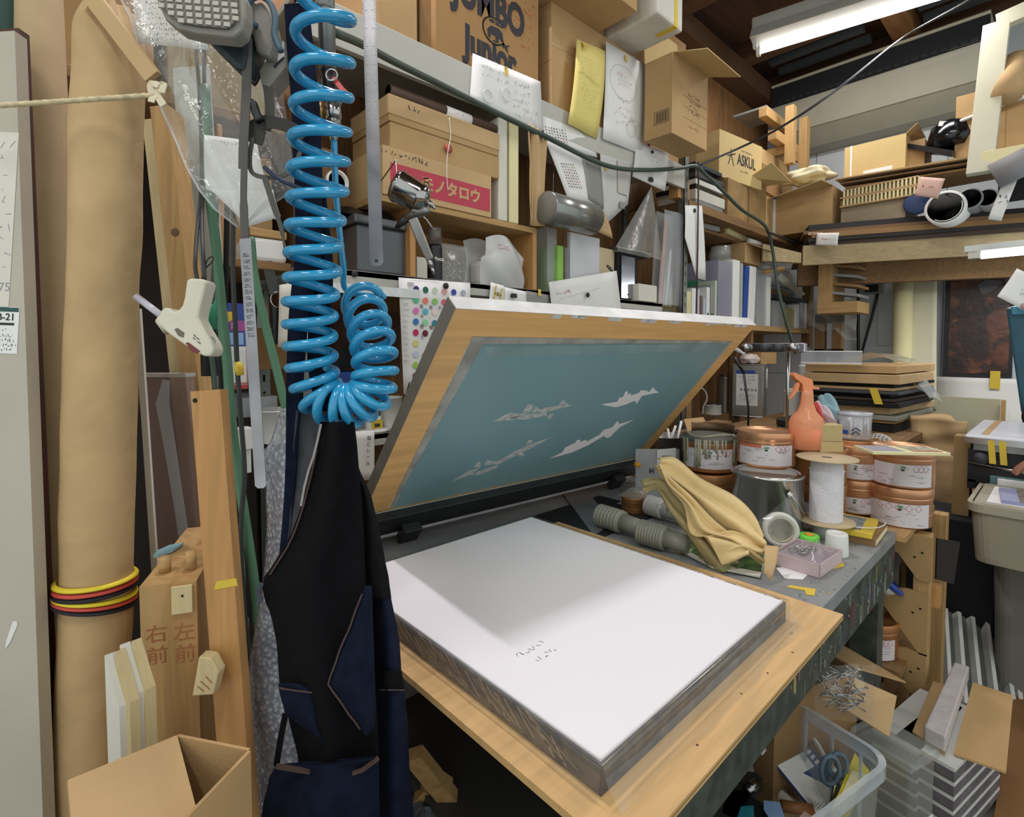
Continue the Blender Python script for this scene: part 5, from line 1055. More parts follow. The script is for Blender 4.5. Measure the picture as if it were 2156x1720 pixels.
fr=[('file',1441,1455,612,CREAM,'cream file standing closest to the steel post on the lower wooden shelf',.0),('file',1456,1466,606,WHITE,'white file second from the steel post',0),('file',1467,1473,608,mat('lilac_file','b9b2c6',.6),'lilac file third from the steel post',0),('book',1475,1479,622,mat('brown_book','7d5a4a',.7),'thin brown book beside the lilac file',0),('book',1480,1485,628,mat('pale_blue_book','a7b7c9',.7),'thin pale blue book beside the brown book',0),('file',1487,1494,604,WHITEP,'white file with a black spot on its spine',0),('file',1495,1503,600,GREY,'grey file right of the spotted white file',0),('file',1504,1509,590,mat('pale_green_file','b5bdaa',.6),'pale green thin file next to the grey file',0),('file',1541,1556,545,WHITE,'tall white file with its cover slightly open',0),('file',1557,1563,553,mat('ash_file','a9aba6',.6),'tall thin ash grey file',0),('binder',1564,1573,558,BLUE,'tall blue-edged binder leaning right',.06),('binder',1574,1588,558,WHITE,'tall white binder leaning against the blue one',.06),('file',1614,1622,582,WHITEP,'white acrylic-edged file beside grey translucent folders',0)]
for nm,xl,xr,yt,m,lab,tl in fr:
 r,W,H=F(nm,lab,nm,xl,xr-.5,yt,682,YW1,.25,WZ2,'files on the lower wooden shelf');b=MB()
 b.hexa([(0,0,0),(W,0,0),(W,.25,0),(0,.25,0)],[(H*tl,0,H),(W+H*tl,0,H),(W+H*tl,.25,H),(H*tl,.25,H)],m)
 if 'spot' in lab:b.cb((W*.5,-.0005,.045),(W*.5,.001,.02),INK)
 if 'cream' in lab:b.strokes(scrib(random.Random(3),-W*.3,W*.3,-.06,.06,4),.002,mat('faint_red','c08a80'),front(W*.5,H*.3))
 o=b.build(nm,loc=r.location,label=lab,cat=nm,group='files on the lower wooden shelf',bev=.001);n_=r.name;bpy.data.objects.remove(r);o.name=n_
LIL=clear('lilac_sleeve','b5b3c8',.55,.2);
simple('clear_sleeve','lilac tinted clear sleeve full of sheets among the files','sleeve',1511,1539,546,682,('Y',1.565),.26,LIL,WZ2)
simple('grey_folder','grey translucent folders standing right of the white binder','folder',1593,1613,566,684,('Y',1.58),.25,FROST,WZ2)
simple('clear_box','clear plastic box standing right of the files','box',1626,1652,632,686,('Y',1.58),.2,FROST,WZ2);simple('clear_box','clear box with a yellow sheet inside','box',1655,1674,648,686,('Y',1.585),.2,clear('yellow_clear','cdbb55',.6,.2),WZ2)
simple('file','white narrow file just left of the last pale files','file',1676,1682,640,686,YW1,.22,WHITE,WZ2);simple('file','pale file next to last before the shelf post','file',1684,1690,628,687,YW1,.22,mat('grey_lilac','b4b0b8',.7),WZ2);simple('file','pale lilac file last before the shelf post','file',1693,1700,630,687,YW1,.22,mat('pale_lilac','cfc6cf',.7),WZ2)
simple('black_board','black board lying over the clear boxes and pale files','board',1626,1708,618,626,('Y',1.56),.24,BLACK,onY(1626,626,1.56).z)
zb2=WZ2+.0;
r,W,H=F('teal_folder','teal folder with a dark label behind the thin books','folder',1486,1508,556,640,('Y',1.70),.02,WZ2);b=MB();b.box(0,W*.7,0,.02,0,H*.98,mat('dark_green_folder','3d5a50',.6));b.box(W*.7,W,-.004,.02,0,H,mat('sky_folder','55a5c4',.6));b.build('cover',r)
simple('green_box','small green box behind the lilac file','box',1468,1484,590,640,('Y',1.68),.1,mat('green_card','3f8c6b',.6),WZ2)
zbd=onY(1540,545,1.64).z
b=MB();b.box(3.06,4.02,1.66,1.98,zbd+.14,zbd+.155,OLDWOOD);b.build('inner_shelf',label='thin inner shelf board above the files',cat='shelf')
zi=zbd+.156
z=stackbox('book','book',[(.30,.2,.03,GREY,-.1,'grey book lying lowest on the inner shelf'),(.30,.2,.045,OFFW,.08,'thick pale book lying on the grey one'),(.28,.2,.04,mat('tan_book','8f836a',.7),-.06,'tan book on top of the thick pale book')],3.12,1.66,zi,'books on the inner shelf')
rt=thing('honeycomb_card','pale honeycomb cardboard slab on the inner shelf','cardboard',(3.52,1.62,zi),(0,0,.1));b=MB();b.box(0,.42,0,.22,0,.006,KRAFT2);b.box(0,.42,0,.22,.034,.04,KRAFT2);b.box(.0,.42,.02,.22,.006,.034,KRAFT3)
for k in range(14):b.box(k*.03,k*.03+.012,0,.02,.006,.034,CREAM)
b.build('slab',rt)
b=MB();b.box(0,.36,0,.2,0,.04,BLACK);b.build('black_tray',loc=(3.5,1.63,zi+.041),label='black tray under a silver foil package',cat='tray',bev=.003)
b=MB();b.box(0,.30,0,.15,0,.055,mat('silver_foil','9a9ca0',.3,.6,noise=(14,.2),bump=.5,bscale=20));b.build('foil_package',loc=(3.55,1.64,zi+.082),label='silver foil package on the black tray',cat='package',bev=.014)
p=onY(1535,550,1.60);rt=thing('glass_jar','glass jar with crinkled film over its lid behind the tall white file','jar',(p.x,1.66,onY(1535,560,1.6).z-.10));rt.location.z=WZ2+.0;zt=onY(1535,517,1.6).z-WZ2
b=MB();b.lathe([(.0,.0),(.07,0),(.075,.02),(.075,zt-.09),(.06,zt-.06),(.06,zt-.01),(.0,zt)],ACRYL,28);b.build('jar',rt);b=MB();b.lathe([(.078,zt-.07),(.066,zt-.03),(.066,zt),(0,zt+.004)],FILMG,28);b.build('film_cover',rt)
r,W,H=F('kraft_box','small open kraft box with a hanging flap above the white binder','box',1568,1600,526,560,('Y',1.6),.2,WZ2+.35);r.location.z=zi-.16-.01;
b=MB();b.box(0,W,0,.2,0,.14,KRAFT);b.poly([(0,0,.14),(W,0,.14),(W+.12,-.13,.06),(.12,-.12,.08)],KRAFT2,.003);b.build('body',r)
b=MB();b.lathe([(0,0),(.018,0),(.018,.2),(0,.2)],WHITE,20,RY(math.pi/2));b.build('paper_roll',loc=(r.location.x+.1,1.62,zi-.0+.0),label='small white paper roll at the front of the inner shelf',cat='roll');
a=onY(1618,556,1.72);rt=thing('paper_roll','thick white paper roll lying in the shelf bay by the post','roll',(a.x,1.80,WZ2+.46));b=MB();b.lathe([(.03,0),(.085,0),(.085,.72),(.03,.72),(.03,0)],WHITE,28,RY(math.pi/2));b.build('roll',rt)
b=MB();b.lathe([(0,0),(.03,0),(.03,.7),(0,.7)],GREY,20,TR(0,-.02,-.12)@RY(math.pi/2));b.build('grey_tube',loc=rt.location,label='grey tube lying under the thick white roll',cat='tube')
b=MB();b.box(4.1,4.9,1.72,1.98,WZ2,WZ2+.33,KRAFT3);b.build('carton',label='dark carton in the shelf bay under the thick white roll',cat='carton')
b=MB();b.tube([onY(1606,572,1.58),onY(1650,566,1.50)],.018,PINEX,12);b.build('wood_stick',label='round wooden stick poking out above the clear boxes',cat='stick')
b=MB();b.ribbon(spline([onY(1640,580,1.62),onY(1656,594,1.58),onY(1674,608,1.56),onY(1690,622,1.55)],5),.05,.002,OFFW);b.build('paper_strip',label='curved pale paper strip in front of the dark carton',cat='strip')
b=MB();b.tube([onY(1471,340,1.53),onY(1470,430,1.53),onY(1469,520,1.53),onY(1466,660,1.53)],.005,mat('brown_wire','4a3a34',.6),8);b.build('brown_cable',label='thin brown cable hanging down over the handwritten list',cat='cable')
b=MB();pts=[(700,66,1.2),(760,92,1.3),(830,130,1.38),(935,182,1.45),(1050,240,1.50),(1150,288,1.51),(1240,334,1.51),(1300,354,1.51),(1370,358,1.51),(1430,354,1.50),(1465,350,1.50),(1490,372,1.50),(1520,400,1.50),(1560,440,1.48),(1600,466,1.47),(1617,486,1.45),(1627,530,1.45),(1637,600,1.4),(1652,665,1.35),(1675,745,1.3)]
b.tube(spline([onY(x,y,Y) for x,y,Y in pts],6),.0105,DGREENH,10);b.build('long_hose',label='long dark green hose strung along the shelf fronts',cat='hose')
b=MB();b.tube(spline([onY(1468,350,1.5),onY(1560,310,1.35),onY(1640,270,1.1),onY(1760,190,.8),onX(1900,80,3.9),onX(2040,0,3.6),onX(2120,-60,3.4)],8),.006,DGREY,8);b.build('grey_cable',label='grey cable strung from the shelves up across the air conditioner',cat='cable')
b=MB();b.tube([onY(1617,488,1.44),onY(1665,508,1.44),onY(1725,520,1.42)],.008,BLACK,8);b.build('black_cable',label='short black cable lying along the corner of the far shelf',cat='cable')
# -- far shelf
rt=thing('far_shelf','long pale shelf across the far corner piled with cardboard','shelf',(0,0,0))
FB_=mat('pale_shelf_board','b09a72',.65,noise=(2.2,.12),kind='woodY')
p0,p1=onX(1690,512,4.10),onX(2230,490,4.64);p0.z=p1.z=2.10
d_=(p1-p0).normalized();n_=Vector((d_.y,-d_.x,0));n_=n_ if n_.x>0 else -n_
b=MB();q=[p0,p1,p1+n_*.55,p0+n_*.95];b.hexa([v-Vector((0,0,.03)) for v in q],q,OLDWOOD);b.build('shelf_board',rt)
b=MB();q=[p0-n_*.02,p1-n_*.02,p1,p0];b.hexa([v-Vector((0,0,.13)) for v in q],[v+Vector((0,0,.01)) for v in q],FB_);b.build('front_board',rt,bev=.003)
b=MB();q=[p0+n_*.3,p1+n_*.3,p1+n_*.38,p0+n_*.38];b.hexa([v-Vector((0,0,.24)) for v in q],[v-Vector((0,0,.031)) for v in q],OLDWOOD);b.build('cross_beam',rt)
a,c=onY(1600,490,1.50),p0;b=MB();b.hexa([Vector((3.85,1.52,2.0)),Vector((p0.x-.02,p0.y,1.99)),Vector((p0.x+.02,p0.y+.03,1.99)),Vector((3.9,1.55,2.0))],[Vector((3.85,1.52,2.12)),Vector((p0.x-.02,p0.y,2.06)),Vector((p0.x+.02,p0.y+.03,2.06)),Vector((3.9,1.55,2.12))],FB_);b.build('corner_board',rt)
z=2.101;BRD=[mat('dark_card','4a3b30',.8,noise=(3,.1)),mat('black_card','2a2624',.7),KRAFT3,mat('brown_card','7d5f42',.8),mat('black_card','2a2624')]
for k in range(5):
 e=random.Random(k+40);q=[p0+d_*(.0+e.random()*.08)-n_*(.06-e.random()*.05),p1-n_*(.06-e.random()*.05),p1+n_*.5,p0+n_*.6];h=(.026,.024,.034,.024,.036)[k]
 b=MB();b.hexa([v+Vector((0,0,z-v.z)) for v in q],[v+Vector((0,0,z+h-v.z)) for v in q],BRD[k]);b.build('flat_board',label=('lowest dark','second, black','third, brown','fourth, mid brown','topmost black')[k]+' board of the pile along the far shelf edge',cat='board',group='boards on the far shelf');z+=h+.001
ZF=z
XF=('X',4.30)
def ff(*a,**k):return F(*a,**k)
r,W,H=F('open_carton','brown carton with its long flap folded out on the far shelf','carton',1633,1752,414,470,XF,.35,ZF);carton(r,W,.35,H,KRAFT,flaps=1);b=MB();b.poly([(0,0,H),(W,0,H),(W*.93,-.16,H+.01),(-.03,-.14,H-.05)],KRAFTY,.004);b.build('flap',r)
simple('blue_white_box','narrow white box with a blue top standing left of the long-flap carton','box',1616,1631,392,466,('X',4.28),.2,WHITEP,ZF,extra=lambda b,W,D,H:(b.box(-.001,W+.001,-.001,D+.001,H*.72,H+.001,BLUE),b.box(W*.25,W*.7,-.0015,0,H*.1,H*.4,INK)))
o,W,H=simple('flat_carton','long flat grey-brown carton right of the long-flap carton','carton',1770,1905,440,472,XF,.4,mat('grey_brown_card','a5947a',.8,noise=(4,.08)),ZF);ZH=ZF+H
r=thing('blue_disc','dark blue round tin standing on edge on the far shelf','tin',onX(1930,445,4.28));r.location.z=ZF+.074;b=MB();b.lathe([(0,-.02),(.068,-.02),(.072,-.015),(.072,.015),(.06,.02),(0,.02)],mat('dark_blue_tin','2a3f66',.5),28,RY(-math.pi/2));b.build('tin',r)
b=MB();H2=.0;b.box(0,W*1.02,0,.35,.0,.006,KRAFT2);
rt=thing('honeycomb_card','long honeycomb cardboard slab on the flat grey-brown carton','cardboard',(4.26,onX(1768,430,4.26).y,ZH+.001),(0,0,-math.pi/2));Wc=onX(1768,430,4.26).y-onX(1932,430,4.26).y
b=MB()
for lv in (0,.062):
 b.box(0,Wc,0,.4,lv,lv+.008,KRAFT2);b.box(.02 if lv else 0,Wc,.02,.4,lv+.008,lv+.052,KRAFT3);b.box(.02,Wc,0,.4,lv+.052,lv+.06,KRAFT2)
 for k in range(20):b.box(.02+k*Wc/20,.02+k*Wc/20+Wc/42,0,.02,lv+.008,lv+.052,CREAM)
b.build('slab',rt)
ZK=ZH+.125
for k,(m,lab) in enumerate(((KRAFT3,'lowest brown cardboard sheet over the honeycomb slab'),(mat('brown_card','7d5f42'),'middle brown cardboard sheet over the honeycomb slab'),(KRAFT,'topmost brown cardboard sheet over the honeycomb slab'))):
 b=MB();y0=onX(1780-k*8,400,4.25).y;y1=-.35;x0=4.24-.03*k;b.hexa([Vector((x0,y0,ZK+k*.028)),Vector((x0+.28,y1,ZK+k*.028+.0)),Vector((4.75,y1,ZK+k*.028)),Vector((4.75,y0,ZK+k*.028))],[Vector((x0,y0,ZK+k*.028+.008)),Vector((x0+.28,y1,ZK+k*.028+.016)),Vector((4.75,y1,ZK+k*.028+.016)),Vector((4.75,y0,ZK+k*.028+.008))],m);b.build('cardboard_sheet',label=lab,cat='cardboard',group='cardboard sheets on the far shelf')
ZT=ZK+.075
def roll_end(px,py,X,r,L,m,lab,inner=None,rz=0):
 p=onX(px,py,X);t=thing('paper_roll',lab,'roll',p,(0,0,rz),'rolls on the far shelf');b=MB();M=RY(math.pi/2);b.lathe([(r*.86,0),(r,0),(r,L),(r*.86,L),(r*.86,0)],m,32,M,smooth=True);b.build('roll',t)
 if inner:
  b=MB();b.ribbon([Vector((-.004,r*.8*math.cos(a),r*.8*math.sin(a))) for a in [math.pi*(.9+.1*k) for k in range(9)]],.01,.004,inner,(1,0,0));b.build('loose_end',t)
 return t
roll_end(1990,437,4.25,.105,.6,WHITE,'big white paper roll seen end-on on the far shelf',WHITE);roll_end(2041,418,4.28,.065,.6,GREY,'grey tube seen end-on beside the big white roll');roll_end(2077,416,4.30,.055,.6,mat('grey_roll','9a9a98',.6),'smaller grey tube seen end-on, second from the white roll')
b=MB();b.box(4.3,4.32,onX(2100,430,4.3).y-.6,onX(2100,430,4.3).y,ZF,ZF+.16,BLACKM);b.build('dark_case',label='dark flat case behind the hanging white tag',cat='case')
r,W,H=F('tied_carton','yellowish carton tied with white string on the cardboard sheets','carton',1777,1905,312,372,('X',4.35),.3,ZT);H=min(H,.3);carton(r,W,.3,H,KRAFTY,tape=False);b=MB();b.box(W*.10,W*.13,-.002,.302,0,H+.002,WHITE);b.box(W*.33,W*.80,-.001,0,0,H*.2,WHITE);b.build('string',r);b=MB();b.poly([(W,.0,H),(W,.3,H),(W+.06,.28,H+.03),(W+.06,.0,H+.05)],KRAFT,.004);b.poly([(.02,.28,H),(W*.6,.28,H),(W*.6,.30,H+.09),(.02,.30,H+.06)],KRAFT,.004);b.build('flap',r)
simple('cardboard_box','half hidden brown box behind the string tied carton','box',1906,1945,300,372,('X',4.42),.25,KRAFT,ZT)
a,c=onX(1872,296,4.45),onX(2005,316,4.30);rt=thing('black_tray','black slatted tray lying across the tied cartons','tray',a);b=MB();e=c-a;n=Vector((.5,0,.10));b.hexa([Vector((0,0,-.03)),e-Vector((0,0,.04)),e+n*.6-Vector((0,0,.04)),n*.6-Vector((0,0,.03))],[Vector((0,0,.0)),e,e+n*.6,n*.6],BLACK);b.build('tray',rt)
p=onX(2004,288,4.5);b=MB();b.lathe([(.11,-.06),(.13,0),(.11,.09),(.06,.125),(0,.13)],mat('gloss_black','101114',.15),28,TR(p.x,p.y,p.z-.02));b.build('black_bowl',label='glossy black dome behind the tall tied kraft boards',cat='bowl')
r,W,H=F('kraft_package','flat kraft board package tied with white string behind the white frame','package',2008,2230,206,362,('X',4.42),.1,ZT,rz=-.0);b=MB();b.box(0,W,0,.1,0,H,KRAFT);b.box(W*.5,W*.505,-.001,0,0,H,KRAFT3);b.build('body',r,bev=.003)
b=MB();z_=H*.66;b.tube([(-.02,-.01,z_-.03),(W*.5,-.008,z_+.02),(W,-.008,z_+.05)],.012,WHITE,8);b.tube([(W*.28,-.008,0),(W*.33,-.008,H)],.008,WHITE,8)
for e in ((-.07,.02),(-.03,-.09),(.02,-.07)):b.ribbon([(-.01,-.015,z_-.03),(-.01+e[0],-.03,z_-.03+e[1])],.03,.004,WHITE,(0,0,1))
b.build('string',r)
rt=thing('white_stretcher','large white wooden stretcher frame leaning in front of the kraft package','frame',(0,0,0));WF=mat('white_painted_wood','d3cfb6',.6,noise=(4,.05))
A,Bc,Cc,Dc=[onX(x,y,X) for x,y,X in ((2098,45,4.22),(2062,362,4.08),(2260,300,4.08),(2290,-40,4.22))]
def bar(p,q,w,d,m,nm):
 b=MB();beam(b,p,q,w,d,m,side=((q-p).cross(Vector((-1,0,.1)))));b.build(nm,rt,bev=.002)
bar(A,Bc,.12,.05,WF,'frame_bar');bar(Bc+(A-Bc)*.08,Cc,.09,.05,CREAM,'frame_bar');bar(A,Dc,.09,.05,WF,'frame_bar')
p=onX(2142,125,4.30);q=onX(2120,200,4.15);rt=thing('kraft_roll','brown kraft roll lying behind the white frame opening','roll',p);e=q-p;
b=MB();b.tube([Vector((0,0,0)),e*.5,e],[.06,.068,.072],KRAFT2,24);b.build('roll',rt)
b=MB();b.tube([onX(2092,372,4.1),onX(2200,320,4.1)],.075,mat('grey_felt','8d8b8c',.8),20);b.build('grey_roll',label='grey felt roll lying under the white frame',cat='roll')
def tag_paper(q,X,m,lab,red,seed):
 P=[onX(x,y,X) for x,y in q];b=MB();M,w,h,f=sheet4(b,P,m,.0008,.01);b.strokes(scrib(random.Random(seed),-w*.3,w*.3,-h*.1,h*.15,1 if red else 2,.8),.004,REDINK if red else GREYINK,M@TR(0,0,.009));b.build('paper_tag',label=lab,cat='tag')
tag_paper([(1939,372),(1990,376),(1975,418),(1925,412)],4.16,PINK,'pinkish paper tag hanging off the cardboard sheets',True,1);tag_paper([(1721,491),(1767,490),(1763,517),(1718,516)],4.06,WHITE,'white tag with red writing on the far shelf front',True,2);tag_paper([(2113,378),(2142,379),(2108,465),(2080,462)],4.14,WHITE,'long white tag hanging beside the grey tubes',False,3)
b=MB();q=[onX(x,y,4.07) for x,y in ((1702,489),(1732,488),(1731,493),(1701,495))];b.poly(q,PINK,.001);b.build('pink_slip',label='small pink slip on the far shelf edge above the white tag',cat='slip')
# -- air conditioner
rt=thing('air_conditioner','long beige ceiling air conditioner above the far shelf','air conditioner',(4.845,.45,3.1));ACW=mat('beige_ac_plastic','b9b5a3',.5,noise=(4,.06));LEN=1.42
def ext(prof,m,nm,y0=0,y1=LEN,bev=.004,M=None):
 b=MB();n=len(prof);vs=[(x,y,z) for y in (y0,y1) for x,z in prof];b.add(vs,[tuple(range(n)),tuple(range(n,2*n))[::-1]]+[(i,n+i,n+(i+1)%n,(i+1)%n) for i in range(n)],m);return b.build(nm,rt,bev=bev)
ext([(.02,.58),(.395,.58),(.395,.02),(.26,.04),(.10,.16),(.02,.36)],ACW,'body')
ext([(-.005,.565),(.03,.58),(.03,.55),(.0,.545)],mat('beige_ac_rim','c9c6b2',.5),'top_rim');ext([(.008,.545),(.025,.548),(.025,.380),(.01,.378)],mat('ac_dark_grille','23262a',.6),'intake_grille',bev=0)
ext([(-.004,.374),(.022,.378),(.022,.345),(.105,.165),(.095,.155),(.0,.335)],mat('ac_front_panel','c2bfae',.45,noise=(4,.04)),'front_panel')
for k in range(24):
 b=MB();y=.06+k*.055;b.box(.002,.012,y,y+.035,.392,.412,DGREY);b.build('louver',rt)
b=MB();b.box(.095,.10,.06,.22,.30,.304,GREY);b.box(.0,.003,.05,.22,.385,.388,GREY);b.build('trim_line',rt)
# -- wall things
XA=('X',5.235)
r,W,H=F('electric_box','grey electric switch box on the far wall','switch box',1808,1856,577,620,('X',5.18),.06);b=MB();b.box(0,W,0,.06,0,H,mat('grey_metal_box','8f938f',.5));b.build('case',r,bev=.005);b=MB();b.box(W*.28,W*.85,-.008,0,H*.08,H*.42,BLACK);b.box(W*.25,W*.9,-.006,0,H*.5,H*.92,GREY);b.lathe([(0,0),(.03,0),(.03,.02),(0,.02)],BLACK,18,front(W*.58,H*.72,-.006));b.build('switches',r)
b=MB();b.tube(spline([onX(1806,560,5.22),onX(1807,640,5.2),onX(1807,710,5.2),onX(1808,772,5.2)],4),.012,BLACK,8);b.tube(spline([onX(1848,618,5.2),onX(1835,670,5.19),onX(1818,730,5.19),onX(1808,772,5.2)],4),.010,BLACK,8);b.build('wall_cable',label='black cables meeting in a V below the electric switch box',cat='cable')
o,W,H=simple('wall_panel_cover','narrow white cover strip on the wall right of the switch box','cover',1846,1876,572,728,('X',5.235),.012,mat('white_cover','c3c9cc',.5),None)
o,W,H=simple('duct_cover','wide white duct cover on the far wall under the shelf','cover',1862,1975,542,562,('X',5.23),.016,mat('white_cover','c3c9cc'),None)
rt=thing('paper_roll','tall cream paper roll leaning on the far wall','roll',onX(1902,775,4.95));a=onX(1902,572,5.05)-rt.location;b=MB();zf_=rt.location.z;bot=Vector((0,0,-(zf_-.004)));b.tube([bot,a],.065,CREAM,20);b.build('roll',rt)
P=[onX(x,y,X) for x,y,X in ((1917,567,5.20),(1974,560,5.20),(1972,790,5.0),(1913,785,5.0))];b=MB();P[2]=P[2]+(P[2]-P[1])*.3;P[3]=P[3]+(P[3]-P[0])*.3;sheet4(b,P,mat('yellowed_board','d6d0b4',.6,noise=(2,.08)),.012,.02);b.build('yellowed_sheet',label='pale yellowed sheet standing beside the dark painting',cat='board')
ART=mat('dark_abstract_paint','8a5236',.5,noise=(3.2,.5),col2='252226',bump=.3,bscale=30)
nt=ART.node_tree;rp=[n for n in nt.nodes if n.type=='VALTORGB'][0];e=rp.color_ramp.elements.new(.5);e.color=lin('3c2823');e=rp.color_ramp.elements.new(.86);e.color=lin('8a6f60');[n for n in nt.nodes if n.type=='TEX_NOISE'][0].inputs['Distortion'].default_value=2.5
r,W,H=F('painting','dark brown and rust abstract painting on the far wall','painting',1984,2130,545,792,('X',5.16),.04);b=MB();b.box(0,W,0,.04,0,H,mat('dark_canvas_edge','242226',.7));b.build('canvas',r);b=MB();b.box(.03,W-.02,-.002,0,.03,H-.02,ART);b.build('painted_face',r)
rr=random.Random(6);b=MB()
for k in range(9):x=.1+rr.random()*.35;z=H*.72+rr.random()*H*.2;b.prism([(x,z-.04),(x+.05,z-.02),(x+.11,z+.05),(x+.02,z+.07),(x-.03,z+.03)],.003,.0045,mat('ash_paint','5a5558',.7) if k%2 else mat('dark_paint','2b2a2d',.7),front(0,0,0)@TR(rr.random()*.03,0,0))
b.build('ash_strokes',r)
b=MB();p=onX(1965,830,5.0);b.grid(lambda u,v:(5.16-.05*v*v,p.y+.02-.9*u,1.16-.33*v),4,8,WHITE,.003);b.build('white_roll_paper',label='white paper hanging under the dark painting',cat='paper')
b=MB();q=onX(2095,800,5.14);b.cb((q.x,q.y,q.z),(.004,.055,.13),YTAPE);b.build('yellow_tape',label='yellow tape strip below the painting',cat='tape')
o,W,H=simple('pale_board','pale beige board standing against the far wall under the white paper','board',1940,2104,832,905,('X',4.95),.02,mat('beige_board','b8b396',.7,noise=(3,.06)),.02)
simple('wood_post','round-topped pale wood post beside the beige board','post',2106,2116,842,885,('X',4.9),.03,PINE,.02)
r,W,H=F('pigeonhole_rack','wooden rack of thin trays hanging under the far shelf','rack',1722,1806,545,655,('X',4.35),.3);Hh=2.04-r.location.z
b=MB();b.box(0,W*.36,-.01,.3,.0,Hh,PINE);b.build('side_board',r);b=MB();b.box(0,W,-.02,.3,-.02,.06,PINEX);b.build('bottom_board',r)
for k in range(4):
 b=MB();z0_=.09+k*(Hh-.12)/4;b.hexa([(W*.36,0,z0_+.03),(W,0,z0_),(W,.28,z0_),(W*.36,.28,z0_+.03)],[(W*.36,0,z0_+.05),(W,0,z0_+.02),(W,.28,z0_+.02),(W*.36,.28,z0_+.05)],KRAFT3 if k%2 else GREY);b.build('tray',r)
simple('black_box','black box between the far shelf and the wooden rack','box',1722,1782,522,546,('X',4.30),.3,BLACKM,onX(1722,546,4.30).z)
rt=thing('wooden_stand','brown wooden stand against the far wall below the rack','stand',(4.75,0,0));y0,y1=onX(1715,700,4.75).y,onX(1772,700,4.75).y;zt_=onX(1740,662,4.75).z
for y in (y0,y1+.07):
 b=MB();b.box(0,.07,y-.07,y,0,zt_,OLDWOODZ);b.build('leg',rt)
for zz in (zt_-.07,zt_-.35):
 b=MB();b.box(0,.06,y1,y0,zz,zz+.07,DARKWOOD);b.build('rail',rt)
b=MB();c=onX(1735,668,4.6)
b.grid(lambda u,v:(c.x+.02*math.sin(9*v),c.y+.12-.34*u,c.z+.12-.2*v-.12*u*u+.02*math.sin(13*u+7*v)),14,10,FILMG);b.build('clear_film',label='crumpled clear film hanging on the brown stand',cat='film')
# -- things on the workbench and behind it
LABW=mat('can_label','d6cfd0',.6,noise=(6,.03))
def arc_label(b,r,a0,a1,z0,z1,m,n=14,off=.0006):
 vs=[];fs=[]
 for i in range(n+1):
  a=a0+(a1-a0)*i/n;vs+=[((r+off)*math.cos(a),(r+off)*math.sin(a),z0),((r+off)*math.cos(a),(r+off)*math.sin(a),z1)]
 for i in range(n):fs.append((2*i,2*i+2,2*i+3,2*i+1))
 b.add(vs,fs,m,True)
def ink_can(loc,r,h,label,m=COPPER,group='copper ink cans',lab=(-2.6,-.4,.12,.62),lid=True,face=None,band=None,seed=1,dia=False,rim=True):
 fa=math.atan2(-loc[1],-loc[0]) if face is None else face
 t=thing('ink_can',label,'can',loc,(0,0,fa),group);b=MB()
 b.lathe([(0,0),(r*.97,0),(r*.985,.003),(r*.985,h*.70),(r,h*.72),(r,h*.735),(r*.985,h*.75),(r*.985,h*.78)],m,40)
 for q in (.30,.32):b.lathe([(r*.985,h*q),(r*.995,h*(q+.01)),(r*.985,h*(q+.02))],m,40)
 b.build('body',t)
 if lid:
  b=MB();b.lathe([(r*1.0,h*.76),(r*1.012,h*.77),(r*1.012,h*.985),(r*1.0,h),(r*.95,h),(r*.94,h*.97),(r*.70,h*.968),(r*.68,h*.955),(0,h*.955)],m,40);b.build('lid',t)
 if lab:
  b=MB();q0,q1=lab[2:]
  A0,A1=-1.05,1.0
  arc_label(b,r*.997,A0,A1,h*q0,h*q1,LABW,18)
  if band:arc_label(b,r*.997,A0,A0+.9,h*(q1-.09),h*q1,band,8,.001)
  rr=random.Random(seed)
  for k in range(16):
   a=A0+.12+rr.random()*1.5;z=h*(q0+.05+(q1-q0-.16)*rr.random());l=.05+rr.random()*.30;arc_label(b,r*.997,a,min(A1-.05,a+l),z,z+.0016,GREYINK,4,.001)
  arc_label(b,r*.997,-.05,.10,h*(q1-.10),h*(q1-.05),mat('green_logo','4f8a4a',.6),4,.0012);arc_label(b,r*.997,-.04,.06,h*(q1-.17),h*(q1-.12),INK,4,.0012)
  for k in range(3 if not dia else 5):
   a=(.42+k*.16) if not dia else (-.62+k*.3);z=h*(q1-.10);e=.011
   P=[((r+.0006)*math.cos(a+dx/r),(r+.0006)*math.sin(a+dx/r),z+dz) for dx,dz in ((0,e),(e,0),(0,-e),(-e,0))]
   b.tube([Vector(p) for p in P],.0007,mat('hazard_red','b0484a',.6),5,True)
  b.build('label',t)
 return t
def can_at(px,pyc,z,wpx,*a,**k):
 p=onZ(px,pyc,z);dep=(p-EY).dot(FW);return p,wpx/2/FPX*dep,dep
rim_=BT+.0005
p,r,d=can_at(1613,1112,rim_,137);hp=at(1613,990,d).z-p.z
t=thing('paint_can','shiny silver paint can with wire handle beside the draped cloth','can',p,(0,0,math.atan2(-p.y,-p.x)))
CHR2=mat('bright_tin','cfccc6',.2,1);b=MB();b.lathe([(0,0),(r*.98,0),(r,.004),(r,hp*.95),(r*1.02,hp*.955),(r*1.03,hp*.975),(r*1.01,hp),(r*.9,hp),(r*.88,hp*.97)],CHR2,48);b.build('body',t)
b=MB();b.lathe([(r*.88,hp*.965),(r*.86,hp*.985),(r*.8,hp*.985),(r*.78,hp*.96),(0,hp*.96)],CHR2,48);b.build('lid',t)
b=MB();b.lathe([(0,0),(.012,.001),(.010,.008),(0,.010)],CHR2,16,TR(r*math.cos(.62),r*math.sin(.62),hp*.74)@RZ(.62)@RY(math.pi/2));b.build('handle_ear',t)
